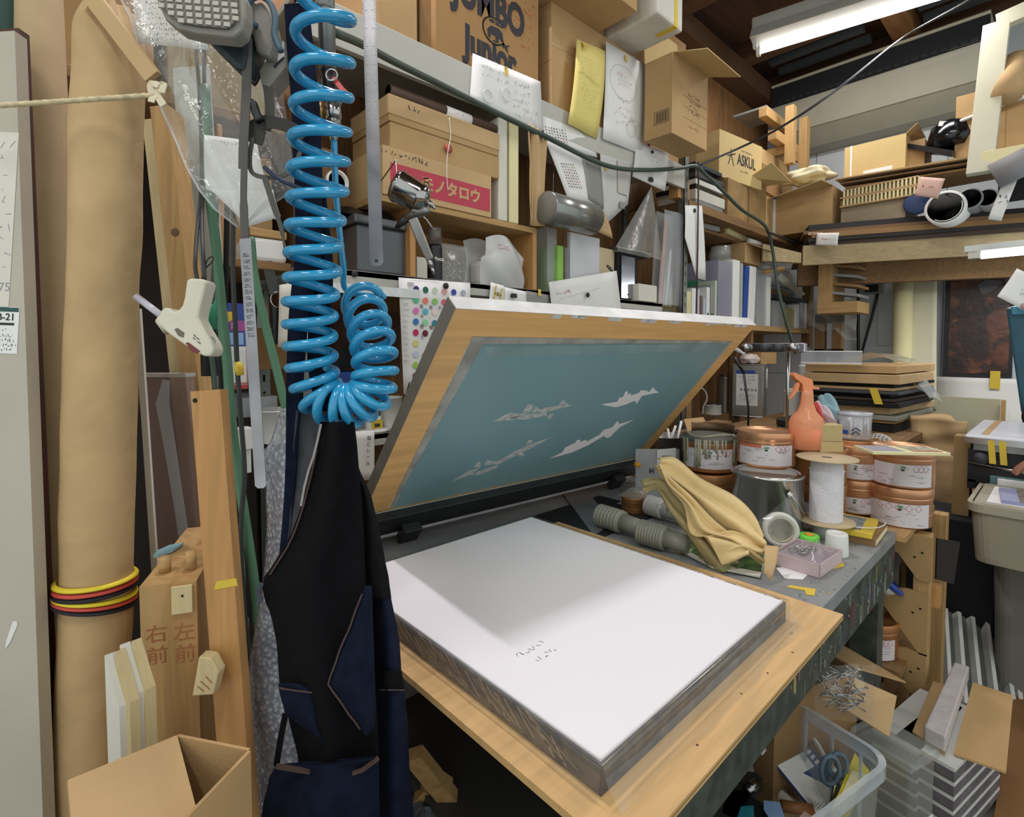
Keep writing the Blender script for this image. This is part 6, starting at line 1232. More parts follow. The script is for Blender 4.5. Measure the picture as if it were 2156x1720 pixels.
b=MB();b.tube(spline([(r*math.cos(.62)*1.06,r*math.sin(.62)*1.06,hp*.74),(r*math.cos(.72)*1.12,r*math.sin(.72)*1.12,hp*.66),(r*math.cos(.9)*1.12,r*math.sin(.9)*1.12,hp*.52),(r*math.cos(1.1)*1.1,r*math.sin(1.1)*1.1,hp*.40)],5),.0028,STEEL,8);b.build('wire_handle',t)
zc3=p.z+hp*.985;p2=onZ(1612,974,zc3);d2=(p2-EY).dot(FW);r2=112/2/FPX*d2
ink_can((p2.x,p2.y,zc3+.0005),r2,at(1612,905,d2).z-zc3,'copper ink can with a red-striped label standing on the silver paint can',band=mat('label_red_band','c96a52',.6),lab=(0,0,.06,.66),seed=2)
p,r,d=can_at(1494,1070,rim_,103);h1=at(1494,990,d).z-p.z
ink_can(p,r,h1,'dull copper ink can under the drip-covered can',COPPERD,seed=4,lab=(0,0,.05,.5))
zz=p.z+h1+.0008;p2=onZ(1493,985,zz);d2=(p2-EY).dot(FW);r2=104/2/FPX*d2;h2=at(1493,905,d2).z-zz
t=ink_can((p2.x,p2.y,zz),r2,h2,'open copper ink can with thick dried cream drips',COPPERD,lid=False,seed=6,lab=(0,0,.1,.6))
b=MB();GUNK=mat('dried_cream_paint','a9a48f',.6,noise=(20,.15));b.lathe([(r2*.985,h2*.72),(r2*1.02,h2*.82),(r2*1.02,h2*.88),(r2*.9,h2*.9),(0,h2*.86)],mat('grey_gunk','6d6c64',.7,noise=(20,.2)),32)
rr=random.Random(2)
for k in range(26):
 a=-1.4+rr.random()*2.8;l=h2*(.12+rr.random()*.62);w=.003+rr.random()*.003;x,y=r2*1.008*math.cos(a),r2*1.008*math.sin(a)
 b.tube([(x,y,h2*.84),(x,y,h2*.84-l*.6),(x,y,h2*.84-l)],[w*.8,w*.6,w],GUNK,6)
b.build('paint_drips',t)
b=MB();b.tube([(r2*.9*math.cos(a),r2*.9*math.sin(a),h2*.93+.006*math.sin(3*a)) for a in [k*.2 for k in range(-9,10)]],.004,GUNK,6);b.grid(lambda u,v:((r2*1.05+.002)*math.cos(2.0+1.9*u),(r2*1.05)*math.sin(2.0+1.9*u),h2*(.80+.32*v)),12,2,mat('bent_lid_metal','6e5540',.4,.6),.0012);b.build('peeled_lid',t)
p,r,d=can_at(1722,1085,rim_,100);h1=.122
for k,lb in enumerate(('lowest copper ink can of the stack under the orange spray bottle','upper copper ink can of the stack under the orange spray bottle')):
 ink_can((p.x,p.y,p.z+k*(h1+.001)),r,h1,lb,COPPERD,seed=11+k,lab=None if k else (0,0,.06,.5))
zs=p.z+2*(h1+.001);pb=onZ(1697,945,zs);db=(pb-EY).dot(FW);k_=db/FPX
t=thing('spray_bottle','translucent orange spray bottle with an orange trigger head','spray bottle',(pb.x,pb.y,zs+.0005));ORB=lucent('orange_bottle','f8bd92',.4,.22,.2);ORH=mat('orange_trigger','e68f5c',.4,noise=(9,.08))
b=MB();b.lathe([(0,0),(29*k_,0),(33*k_,4*k_),(34*k_,55*k_),(30*k_,66*k_),(18*k_,80*k_),(13*k_,95*k_),(11.5*k_,112*k_),(10.5*k_,124*k_)],ORB,32);b.build('bottle',t)
b=MB();b.lathe([(0,.002),(28*k_,.002),(32.5*k_,5*k_),(33.2*k_,46*k_),(0,46*k_)],mat('orange_liquid','f4ab7c',.2),32);b.build('liquid',t)
M=facing(Vector((0,0,0)));hd=MB()
ol=[(9,120),(11,138),(8,146),(-3,150),(-14,154),(-29,161),(-31,155),(-27,148),(-19,142),(-12,136),(-10,120)]
hd.prism([(x*k_,y*k_) for x,y in ol][::1],-9*k_,9*k_,ORH,M);hd.build('spray_head',t,bev=.002)
b=MB();b.prism([(x*k_,y*k_) for x,y in ((-20,141),(-14,138),(-18,124),(-27,112),(-37,104),(-30,116),(-25,128))],-5*k_,5*k_,ORH,M);b.build('trigger',t,bev=.0015)
b=MB();b.prism([(x*k_,y*k_) for x,y in ((8,134),(26,129),(26,125),(9,126))],-4*k_,4*k_,ORH,M);b.build('nozzle',t)
p,r,d=can_at(1798,1072,rim_,84);r*=1.0
for k,lb in enumerate(('lower copper ink can between the thread spool and the far right stack','upper copper ink can between the thread spool and the far right stack')):
 ink_can((p.x,p.y,p.z+k*.121),r,.12,lb,COPPER,seed=21+k,lab=(0,0,.05,.5))
zk=p.z+.2425;pb=onZ(1762,952,zk);kk=(pb-EY).dot(FW)/FPX
stackbox('small_box','box',[(.078,.055,.036,KRAFTY,-.72,'tan small box under the white-ended box on the copper can'),(.072,.052,.056,mat('tan_white_box','b9a574',.8),-.78,'small tan box with a white end on a copper can')],pb.x-.05,pb.y+.035,zk+.0006,'small boxes on the copper can')
SX0,SX1,SY0,SY1,SZ=2.045,2.55,.30,.92,.775
pr=onZ(1893,1096,SZ+.0005);dr=(pr-EY).dot(FW);rr_=112/2/FPX*dr
ink_can((pr.x,pr.y,SZ+.0006),rr_,.132,'lower copper ink can with a diamond symbol label on the wooden stand',lab=(0,0,.03,.62),seed=31,dia=True)
ink_can((pr.x+.005,pr.y-.004,SZ+.1335),rr_*.985,.132,'copper ink can under the open yellow booklet',lab=(0,0,.06,.62),seed=32)
zbk=SZ+.266;t=thing('booklet','open cream booklet with printed pages on the right copper can','booklet',onZ(1896,952,zbk),(0,0,-.85));t.location.z=zbk+.0005
b=MB();b.box(-.115,.115,-.055,.055,0,.011,CREAM);b.build('pages',t,bev=.002);b=MB();b.box(-.110,-.015,-.05,.05,.011,.0116,mat('grey_page_print','9a97a0',.7));b.box(.01,.10,-.045,.045,.011,.0116,mat('dark_page_print','6b6860',.8,noise=(70,.6),col2='c9c2a0'));b.box(.012,.098,-.047,-.037,.0116,.012,mat('red_print_line','b3583f',.7));b.build('print',t)
pq=onZ(1876,943,zbk-.0);ink_can((2.30,.56,SZ+.0006),.085,.13,'copper ink can at the back of the wooden stand, lower one',COPPERD,lab=None,seed=40);ink_can((2.30,.56,SZ+.1325),.085,.13,'copper ink can under the tub of cotton swabs',COPPERD,lab=None,seed=41)
t=thing('swab_tub','clear round tub of white cotton swabs with blue lettering','tub',(2.29,.555,SZ+.264),(0,0,math.atan2(-.55,-2.3)));kq=1.98/FPX;rt_=31*kq;ht=55*kq
b=MB();b.lathe([(0,0),(rt_*.93,0),(rt_*.95,.003),(rt_,ht)],FROST,32);b.build('tub',t);b=MB();b.lathe([(rt_*1.03,ht*.90),(rt_*1.04,ht),(0,ht*1.01)],clear('tub_lid','d5dbe6',.5,.25),32);b.build('lid',t)
b=MB()
for k in range(60):a=rr.random()*6.28;q=rt_*.85*rr.random()**.5;x,y=q*math.cos(a),q*math.sin(a);z=.006+rr.random()*.01;b.tube([(x,y,z),(x*.95,y*.95,z+ht*.72)],.0022,WHITE,5)
b.build('swabs',t,kind='stuff')
b=MB();arc_label(b,rt_*1.0,-.9,-.35,ht*.22,ht*.36,BLUE,6,.0012)
for q in (.22,.36):
 for s_ in (-1,1):b.tube([((rt_+.0012)*math.cos(.1+s_*.0),(rt_+.0012)*math.sin(.1),ht*(q+.12)),((rt_+.0012)*math.cos(.1+s_*.24),(rt_+.0012)*math.sin(.1+s_*.24),ht*q)],.002,mat('navy_print','35406a',.6),5)
for k in range(7):arc_label(b,rt_,.6+k*.035,.615+k*.035,ht*.3,ht*.62,GREYINK,1,.0012)
arc_label(b,rt_,-1.2,-1.05,ht*.45,ht*.72,mat('red_print','b93f50',.7),3,.0012);b.build('label',t)
b=MB();c=Vector((2.40,.50,SZ+.19));MESHP=mat('white_mesh_plastic','c4c3bb',.6)
for k in range(16):a0=k*math.pi/15;b.tube([c+Vector((.07*math.cos(a0)*math.cos(q),.07*math.sin(q)*.9,.085*math.sin(a0)*math.cos(q))) for q in [j*.157 for j in range(-9,10)]],.0022,MESHP,4)
for j in range(-6,7):q=j*.2;b.tube([c+Vector((.07*math.cos(a0)*math.cos(q),.07*math.sin(q)*.9,.085*math.sin(a0)*math.cos(q))) for a0 in [k*math.pi/15 for k in range(16)]],.0022,MESHP,4)
b.build('mesh_basket',label='white plastic mesh basket tipped beside the swab tub',cat='basket')
t=thing('wooden_stand','rough pine stand with triangular plywood brackets beside the bench','stand',(SX0,SY0,0));w,dd=SX1-SX0,SY1-SY0
b=MB();b.box(0,w,.045,dd,SZ-.018,SZ,PINEX);b.build('top',t);b=MB();b.box(0.02,w,.05,dd,.30,.318,OLDWOOD);b.build('shelf',t);b=MB();b.box(.0,w,.05,dd,.08,.095,OLDWOOD);b.build('shelf',t)
for x,y in ((.13,.0),(w-.055,.0),(.0,dd-.05),(w-.055,dd-.05)):
 b=MB();b.box(x,x+.055,y,y+.044,0.001,SZ-.0185,PINE);b.build('leg',t,bev=.002)
GUS=mat('bracket_plywood','b08f5e',.7,noise=(5,.1))
for zt_,h_,w_ in ((SZ-.02,.15,.10),(SZ-.21,.21,.11),(.36,.17,.11)):
 b=MB();x=.124;v=[(x,.04+w_,zt_),(x,-.005,zt_),(x,-.005,zt_-h_),(x,.03,zt_-h_)]
 if zt_<.7:v=[(x,.05+w_,zt_-.03),(x,.06,zt_),(x,.0,zt_),(x,.0,zt_-h_),(x,.02,zt_-h_)]
 b.poly(v,GUS,.01,(-1,0,0))
 for q in (.02,.04):b.cb((x-.0055,q,zt_-.035-q),(.002,.006,.006),BLACKM)
 b.build('bracket',t)
b=MB();b.hexa([(.185,-.01,.60),(.235,-.05,.58),(.235,-.045,.58),(.19,-.005,.60)],[(.185,-.01,.74),(.26,-.06,.72),(.265,-.055,.72),(.19,-.005,.74)],mat('black_brown_board','221a16'));b.build('side_plate',t)
b=MB();b.box(.19,.235,-.02,.02,.50,.57,ORWOOD);b.build('stop_block',t)
for k,(x,y,z,rr2,lb) in enumerate(((2.16,.46,.319,.085,'copper ink can on the middle board of the pine stand'),(2.22,.50,.445,.085,'copper ink can stacked under the blue dish in the pine stand'),(2.15,.50,.096,.088,'copper ink can on the lowest board of the pine stand'))):
 ink_can((x,y,z),rr2,.122,lb,COPPERD,seed=50+k,lab=(0,0,.03,.6) if k!=1 else None)
t=thing('blue_dish','white tub with a dark blue rim lying in the pine stand','dish',(2.16,.44,.60),(.75,.15,.3));b=MB();b.lathe([(0,-.04),(.07,-.035),(.085,.0)],WHITEP,28);b.build('tub',t);b=MB();b.lathe([(.07,-.012),(.092,-.006),(.096,.006),(.085,.012),(.07,.0)],mat('navy_rim','2a4a9a',.3),28);b.build('rim',t)
b=MB();b.box(2.06,2.2,.36,.45,.568,.575,OLDWOOD);b.build('slat',label='thin wooden slat carrying the blue rimmed tub',cat='slat') if False else None
p=onZ(1738,1096,rim_+.05);d=(p-EY).dot(FW);k_=d/FPX
t=thing('thread_spool','big spool of white thread with tan cardboard discs','spool',(p.x,p.y,rim_));TDISC=mat('tan_disc','c2ae88',.8,noise=(6,.05));THR=mat('white_thread','e0dde0',.7,noise=(80,.05),bump=.35,bscale=300)
b=MB();b.lathe([(0,0),(24*k_,0),(24*k_,.05),(0,.05)],mat('frosted_spool_foot','c3c4be',.4),28);b.build('foot',t)
def tilt_disc(z,r):b=MB();b.lathe([(0,z),(r,z),(r,z+.003),(0,z+.003)],TDISC,40);b.build('disc',t)
tilt_disc(.0505,54*k_);ztop=.054+at(1738,962,d).z-at(1738,1092,d).z;tilt_disc(ztop,57*k_)
b=MB();pr_=[(0,.0535)]+[(31*k_+(.0006 if j%2 else 0),.0536+j*(ztop-.05)*.8/40) for j in range(40)]+[(33*k_,.0536+(ztop-.05)*.80),(30*k_,.0536+(ztop-.05)*.81),(29.5*k_,ztop-.0005),(0,ztop-.0003)];b.lathe(pr_,THR,36);b.build('thread',t)
b=MB();b.lathe([(0,0),(10*k_,0),(0,.0008)],mat('spool_hole','7d756a',.6),18,TR(0,0,ztop+.0032));b.build('hub',t)
def cyl(name,label,cat,px,py,wpx,hpx,m,z=rim_,top=.93):
 p=onZ(px,py,z);k_=(p-EY).dot(FW)/FPX;t=thing(name,label,cat,(p.x,p.y,z));r,h=wpx/2*k_,hpx*k_*1.03
 b=MB();b.lathe([(0,0),(r,0),(r,h*.1),(r*top,h*.93),(r*top*.93,h),(r*.5,h),(r*.45,h*.96),(0,h*.96)],m,32);b.build('body',t);return t,r,h
cyl('thread_cone','frosty white thread cone on the bench in front of the yellow pack','thread',1761,1168,44,46,mat('frosty_thread','d9dbd3',.5,bump=.2,bscale=300));
p=onZ(1710,1150,rim_);b=MB();b.lathe([(0,0),(.052,0),(.054,.003),(.052,.005),(0,.005)],ACRYL,36,TR(p.x,p.y,rim_));b.build('clear_disc',label='clear plastic disc under the green thread',cat='disc')
t,r,h=cyl('green_thread','bright green thread reel with an orange core on the clear disc','thread',1703,1152,39,26,mat('neon_green_thread','6fd94a',.5,bump=.2,bscale=300),rim_+.0055,1.0);b=MB();b.lathe([(r*.45,h*.98),(r*.5,h*1.06),(r*.22,h*1.08),(r*.2,h*.9)],mat('orange_core','e29a2c',.4),20);b.build('core',t)
p=onZ(1828,1128,rim_);t=thing('notebook','brown notebook at the bench edge under the yellow pack','notebook',(p.x,p.y,rim_),(0,0,.05));b=MB();b.box(-.10,.085,-.035,.11,0,.022,mat('brown_cover','8a6a44',.6));b.box(-.098,.086,-.036,.11,.004,.018,CREAM);b.build('body',t)
t=thing('yellow_pack','yellow and grey blister pack on the brown notebook','pack',(p.x-.005,p.y+.01,rim_+.0225),(0,0,.12));b=MB();b.box(-.105,.07,-.03,.09,0,.018,YTAPE);b.build('pack',t,bev=.003);b=MB();b.box(-.09,.05,.0,.07,.018,.0195,mat('grey_print_patch','8d9296',.5,noise=(50,.4)));b.build('print',t)
b=MB();b.tube(spline([(p.x-.10,p.y+.03,rim_+.045),(p.x-.05,p.y-.03,rim_+.045),(p.x+.02,p.y-.04,rim_+.045),(p.x+.06,p.y-.02,rim_+.044)],5),.0016,WHITE,6);b.build('white_tie',label='thin white tie lying over the yellow pack',cat='tie')
c0,c1,c2=onZ(1626,1188,rim_),onZ(1726,1219,rim_),onZ(1754,1180,rim_);ang=math.atan2(c1.y-c0.y,c1.x-c0.x);W=(c1-c0).length;D=(c2-c1).length
t=thing('screw_tray','pale pink cardboard tray with a clear bag of silver screws','tray',c0,(0,0,ang));PKC=mat('pale_pink_card','c9b5b5',.7,noise=(5,.04));Ht=.036;b=MB()
for a in ((0,W,0,.002),(0,W,D-.002,D),(0,.002,0,D),(W-.002,W,0,D)):b.box(*a,0,Ht,PKC)
b.box(0,W,0,D,0,.002,PKC);b.build('tray',t)
b=MB();b.box(.004,W-.004,.004,D-.004,.002,.028,mat('pink_grey_inside','9a8c92',.7));b.build('lining',t)
b=MB();rr=random.Random(5)
for k in range(46):x,y=W*(.18+.4*rr.random()),D*(.3+.45*rr.random());a=rr.random()*6.3;b.tube([(x,y,.031+rr.random()*.006),(x+.011*math.cos(a),y+.011*math.sin(a),.032+rr.random()*.006)],.0016,STEEL,5)
b.build('screws',t,kind='stuff')
b=MB();b.grid(lambda u,v:(W*(.12+.75*u),D*(.12+.8*v),.032+.028*math.sin(math.pi*u)*math.sin(math.pi*v)*(1+.3*math.sin(9*u)+.2*math.sin(11*v))+.02*math.exp(-((u-.75)**2+(v-.5)**2)*60)),18,14,FILM);b.build('bag',t)
b=MB();q=[onZ(x,y,rim_+.0005) for x,y in ((1634,1196),(1652,1218),(1690,1220),(1706,1205),(1670,1190))];b.poly(q,WHITE,.0008);b.build('paper_scrap',label='white paper scrap under the pale pink tray',cat='scrap')
b=MB();q=[onZ(x,y,rim_+.0005) for x,y in ((1655,1236),(1664,1232),(1718,1240),(1714,1254),(1698,1252),(1694,1243))];b.poly(q,YTAPE,.0008);b.build('yellow_tape',label='torn yellow tape stuck on the bench front corner',cat='tape')
b=MB();q=[onZ(x,y,rim_+.0005) for x,y in ((1752,1180),(1772,1180),(1778,1192),(1754,1198))];b.poly(q,YTAPE,.0008);b.build('yellow_tape',label='small yellow tape piece by the frosty thread cone',cat='tape')
p=onZ(1645,1150,rim_);t=thing('tape_roll','white tape roll standing in a clear bag against the paint can','tape',(p.x,p.y+.004,rim_+.050),(0,0,YAW-math.pi/2-.25));M=RX(math.pi/2-.15)
b=MB();b.lathe([(.036,-.012),(.050,-.012),(.050,.012),(.036,.012),(.036,-.012)],mat('white_tape','d8d5c8',.5),40,M);b.build('tape',t);b=MB();b.lathe([(.033,-.0125),(.036,-.0125),(.036,.0125),(.033,.0125),(.033,-.0125)],mat('pale_tape_core','b9b39a',.6),40,M);b.build('core',t)
b=MB();pp=[at(x,y,(p-EY).dot(FW)-.02)-Vector(t.location) for x,y in ((1588,1122),(1594,1100),(1676,1034),(1690,1050),(1692,1130),(1650,1148))]
def bg(u,v):a=pp[1].lerp(pp[2],u);c=pp[0].lerp(pp[4],u);q=a.lerp(c,v);return q-FW*.02*math.sin(math.pi*u)*math.sin(math.pi*v)
IM=Matrix.Rotation(-(YAW-math.pi/2-.25),4,'Z');b.M=IM;b.grid(bg,12,12,FILM);b.build('bag',t)
GCUP=lucent('grey_cup','9b9b8e',.15,.45);
def cups(a,c,r0,r1,n,ring,label,m,txt=False):
 A,Cc=a,c;t=(Cc-A);Ln=t.length;q=t.to_track_quat('Z','Y').to_matrix().to_4x4();q.translation=A;rt=thing('cup_stack',label,'cups',A)
 o0=rt.location;q.translation=Vector((0,0,0));b=MB();pr_=[(r0*.2,0),(r0*.96,0)]
 z=0
 b.lathe([(0,Ln*ring),(r1*.8,Ln*ring),(r1*.70,Ln),(0,Ln)],m,30,q);b.build('inner_cup',rt)
 for k in range(n):
  z=Ln*ring*k/n;b=MB();b.lathe([(r0*.86,z),(r0*.9,z),(r0*1.0,z+.001),(r0*1.0,z+.006),(r0*.965,z+.007),(r0*.955,z+Ln*ring/n+.002)],m,30,q);b.build('cup',rt)
 return rt
cz=rim_
ra=.037
e0,e1=onZ(1262,1108,cz),onZ(1362,1140,cz);cups(Vector((e0.x,e0.y,cz+ra+.001)),Vector((e1.x,e1.y,cz+ra-.002)),ra,ra*.95,7,.5,'nested grey plastic cups lying down, the far stack beside the grey strip',GCUP)
e0,e1=onZ(1348,1145,cz),onZ(1448,1172,cz);cups(Vector((e0.x,e0.y,cz+ra+.001)),Vector((e1.x,e1.y,cz+ra-.002)),ra,ra*.95,9,.55,'nested grey plastic cups lying down, the near stack under the cloth',GCUP)
e0,e1=onZ(1365,1085,cz),onZ(1448,1110,cz);rt=cups(Vector((e0.x,e0.y,cz+ra+.001)),Vector((e1.x,e1.y,cz+ra)),ra*.95,ra*.9,8,.4,'white paper cups lying behind the grey cups, lettered CUP',mat('white_cup','c6c3bb',.6,noise=(9,.04)))
t_=(e1-e0).normalized();b=MB();M=facing(Vector((0,0,0))+t_*.07-FW*.0355+Vector((0,0,.004)),-1.25);b.text('CUP',.018,INK,M@RZ(-.2),.0004,bold=.0004);b.strokes([[(-.03,.02),(.03,.024),(.03,-.03),(-.03,-.03),(-.03,.02)]],.0012,mat('navy_print','35406a'),M);b.build('lettering',rt)
p,r,d=can_at(1335,1075,rim_,52);ink_can(p,r,.055,'short copper jar lid peeping behind the white cups',COPPERD,lab=None,seed=60)
b=MB();b.grid(lambda u,v:(p.x-r*1.05+2.1*r*u,p.y-r+2*r*v,p.z+.058+.022*math.sin(math.pi*u)*math.sin(math.pi*v)*(1+.3*math.sin(8*u+5*v))),14,12,FILMG);b.build('clear_bag',label='crumpled clear bag on the short copper jar',cat='bag')
q=[onZ(x,y,BT+.0045) for x,y in ((1185,1040),(1232,1030),(1292,1100),(1250,1128))];b=MB();b.poly(q,mat('zinc_strip','9da0a2',.35,.6),.003);b.build('grey_strip',label='flat grey metal strip on the black mat behind the paper pack',cat='strip')
p=onZ(1388,1050,rim_);d=(p-EY).dot(FW);k_=d/FPX;t=thing('refill_pouch','clear refill pouch with an orange cap, a barcode and a letter H','pouch',(p.x,p.y,rim_));M=facing(Vector((0,0,0)))
b=MB();b.grid(lambda u,v:M@Vector(((-50+92*u)*k_,105*k_*v,(.018*math.sin(math.pi*u))*(1-v)+.004)),12,12,FROST);b.grid(lambda u,v:M@Vector(((-50+92*u)*k_,105*k_*v,-(.018*math.sin(math.pi*u))*(1-v))),10,10,FROST);b.build('pouch',t)
b=MB();b.tube([M@Vector((-52*k_,74*k_,0)),M@Vector((-40*k_,70*k_,0))],.010,mat('orange_cap','e5a02e',.4),14);b.build('cap',t)
b=MB();b.add([(-6*k_,70*k_,.010),(34*k_,68*k_,.010),(34*k_,108*k_,.010),(-6*k_,104*k_,.010)],[(0,1,2,3)],WHITE,M=M)
for k in range(9):b.add([((4+k*2.2)*k_,84*k_,.0106),((5+k*2.2+.4*(k%2))*k_,84*k_,.0106),((5+k*2.2+.4*(k%2))*k_,92*k_,.0106),((4+k*2.2)*k_,92*k_,.0106)],[(0,1,2,3)],INK,M=M)
b.text('H',14*k_,INK,M@TR(-18*k_,60*k_,.016),.0003,bold=.0008);b.build('label',t)
z_m=rim_
p=onZ(1410,1000,rim_);d=(p-EY).dot(FW);k_=d/FPX;t=thing('metal_bowl','round steel bowl with brushes behind the refill pouch','bowl',(p.x+.06,p.y+.06,rim_));b=MB();rb_=44*k_;hb=78*k_;b.lathe([(0,0),(rb_*.85,0),(rb_*.9,.01),(rb_,hb),(rb_*1.04,hb+.002),(rb_*.96,hb),(rb_*.85,.02),(0,.02)],mat('worn_steel','9b9a93',.35,.8,noise=(8,.25)),32);b.build('bowl',t)
b=MB()
for k in range(5):a=k*1.3;b.tube([(rb_*.5*math.cos(a),rb_*.5*math.sin(a),hb*.7),(rb_*.8*math.cos(a+.4),rb_*.8*math.sin(a+.4),hb+.02+.012*k)],.006,WHITEP,8)
b.build('brush',t)
t=thing('white_mug','white cup lying on its side next to the frame corner','cup',onZ(1357,1000,rim_));pc=at(1358,935,(Vector(t.location)-EY).dot(FW));t.location=pc;b=MB();q=(-RT*.6-UP*.5-FW*.6).to_track_quat('Z','Y').to_matrix().to_4x4();b.lathe([(.0,-.055),(.022,-.055),(.026,.02),(.0235,.02),(.02,-.05),(0,-.05)],WHITEP,24,q);b.build('cup',t)
b=MB();b.box(pc.x-.05,pc.x+.06,pc.y-.02,pc.y+.09,rim_,pc.z-.03,KRAFT3);b.build('small_carton',label='small dark carton under the lying white cup',cat='carton')
CLOTH=mat('khaki_cloth','dcc28c',.9,noise=(7,.07),bump=.8,bscale=22,spec=.2);CLOTHD=mat('olive_cloth','b0a174',.9,noise=(7,.08),bump=.8,bscale=22,spec=.2)
t=thing('khaki_cloth','khaki cloth folded in a long heap over the cups and leaflet','cloth',onZ(1500,1150,rim_));o0=Vector(t.location)
def drape(top,bot,dA,dB,amp,fq,m,nm,th=.002,lift=0,ph=0):
 T_=spline([at(x,y,d_) for (x,y),d_ in zip(top,dA)],6);B_=spline([at(x,y,d_) for (x,y),d_ in zip(bot,dB)],6)
 def pick(L_,u):q=u*(len(L_)-1);i=min(int(q),len(L_)-2);return L_[i].lerp(L_[i+1],q-i)
 def fn(u,v):
  p=pick(T_,u).lerp(pick(B_,u),v);return p-FW*(amp*math.sin(fq*math.pi*v+ph+u*1.5)+lift*math.sin(math.pi*v))-o0+Vector((0,0,amp*.4*math.sin(fq*2.3*v+4*u)))
 b=MB();b.grid(fn,44,24,m,th);b.build(nm,t)
drape([(1348,1012),(1390,1010),(1430,1050),(1500,1120),(1560,1190)],[(1352,1035),(1380,1030),(1410,1080),(1450,1130),(1500,1200)],[1.62,1.60,1.55,1.48,1.42],[1.60,1.57,1.50,1.44,1.40],.013,2.6,CLOTHD,'under_layer',.003,.03)
drape([(1385,966),(1420,968),(1470,1010),(1540,1045),(1580,1080),(1600,1120)],[(1382,985),(1398,1010),(1450,1050),(1490,1095),(1540,1130),(1590,1150)],[1.60,1.59,1.54,1.49,1.46,1.43],[1.56,1.54,1.49,1.45,1.42,1.40],.016,3.4,CLOTH,'top_fold',.003,.035)
drape([(1384,975),(1400,1000),(1450,1045),(1500,1095),(1560,1140),(1600,1170)],[(1392,990),(1410,1030),(1440,1065),(1455,1122),(1520,1128),(1600,1185)],[1.545,1.53,1.48,1.44,1.41,1.39],[1.54,1.51,1.46,1.42,1.39,1.385],.011,3.6,CLOTH,'front_fold',.003,.02,.8)
drape([(1480,1128),(1540,1118),(1590,1140),(1612,1155)],[(1520,1185),(1560,1160),(1590,1170),(1612,1160)],[1.40,1.40,1.385,1.38],[1.385,1.375,1.37,1.37],.008,3,CLOTH,'hanging_fold',.003,.012,2)
drape([(1485,1128),(1530,1140),(1575,1150)],[(1518,1186),(1545,1178),(1572,1166)],[1.385,1.38,1.375],[1.37,1.365,1.365],.006,2,CLOTH,'corner_fold',.003,.01,1)
q=[onZ(x,y,rim_+.006) for x,y in ((1432,1160),(1470,1120),(1622,1150),(1600,1215),(1500,1195))];t=thing('leaflet','glossy leaflet with a yellow flower photo under the cloth','leaflet',q[0]);b=MB();o1=Vector(t.location);LF=mat('leaf_photo','5f8a35',.3,noise=(30,.6),col2='16200f')
b.poly([v-o1 for v in q],OFFW,.004);b.poly([v-o1+Vector((0,0,.003)) for v in [onZ(x,y,rim_+.006) for x,y in ((1440,1157),(1472,1126),(1612,1152),(1603,1206),(1505,1188))]],LF,.001);b.build('page',t)
b=MB();cf=onZ(1482,1172,rim_+.0105)-o1;YF=mat('yellow_petal','e0c436',.5)
for k in range(5):a=k*1.26+.3;b.poly([cf+Vector((.003*math.cos(a+1.57),.003*math.sin(a+1.57),0)),cf+Vector((.028*math.cos(a),.018*math.sin(a),0)),cf-Vector((.003*math.cos(a+1.57),.003*math.sin(a+1.57),0))],YF,.0006)
for px,py,m in ((1540,1180,'a7c95a'),(1580,1165,'7fae8a'),(1530,1195,'8dbb4e'),(1560,1190,'4d7a2c'),(1450,1160,'b5c98a')):
 c_=onZ(px,py,rim_+.0102)-o1;b.poly([c_+Vector((-.03,.0,0)),c_+Vector((0,.008,0)),c_+Vector((.03,.002,0)),c_+Vector((0,-.008,0))],mat('leaf_'+m,m,.4),.0006)
b.build('flower_print',t)
P_=[at(1608,1148,1.36),at(1640,1150,1.37),at(1625,1222,1.30),at(1605,1208,1.31)];b=MB();sheet4(b,P_,KRAFT2,.0008,.01);b.build('kraft_scrap',label='curled kraft paper scrap at the end of the leaflet',cat='scrap')
q=[onZ(x,y,rim_+.0006) for x,y in ((1415,1152),(1432,1136),(1448,1158),(1432,1166))];b=MB();b.poly(q,YTAPE,.001);b.build('kraft_corner',label='small tan paper corner between the near cups and the leaflet',cat='scrap')
# -- second table, tin cans, stacked boards
FZ=.90
t=thing('back_table','dark table behind the bench carrying the square tin and the pile of boards','table',(2.3,.55,0));b=MB();b.box(0,2.0,.02,.92,FZ-.04,FZ,OLDWOOD);b.build('top',t)
for x,y in ((.02,.04),(1.92,.04),(.02,.84),(1.92,.84)):
 b=MB();b.box(x,x+.06,y,y+.06,0,FZ-.0405,OLDWOODZ);b.build('leg',t)
b=MB();b.box(0,2.0,.04,.88,.45,.47,BLACKM);b.build('shelf',t)
fz=FZ+.0005
def base(px,py,z=fz):p=onZ(px,py,z);return p,(p-EY).dot(FW)/FPX
p,k=base(1606,880);t=thing('square_tin','big square tin with a white hazard label and things on its lid','tin',p,(0,0,math.radians(14)));TIN=mat('tin_plate','b2b1ab',.3,.8,noise=(5,.2));ws,h=.20,112*k
b=MB();b.box(-.19,0,0,.19,0,h,TIN) if False else b.box(0,ws,0,ws,.0,h,TIN);b.box(-.003,ws+.003,-.003,ws+.003,h-.008,h+.002,TIN);b.box(-.003,ws+.003,-.003,ws+.003,0,.008,TIN);b.build('body',t,bev=.004)
b=MB();M=side_l(ws*.52,h*.52);b.add([(-.07,-.11,0),(.07,-.11,0),(.07,.11,0),(-.07,.11,0)],[(0,1,2,3)],WHITE,M=M);b.add([(-.07,.11,0),(.05,.11,0),(.05,.135,0),(-.07,.135,0)],[(0,1,2,3)],BLUE,M=M);b.strokes(scrib(random.Random(3),-.05,.06,.04,.10,3),.003,GREYINK,M);b.strokes(scrib(random.Random(4),-.055,.06,-.09,-.03,4),.003,GREYINK,M)
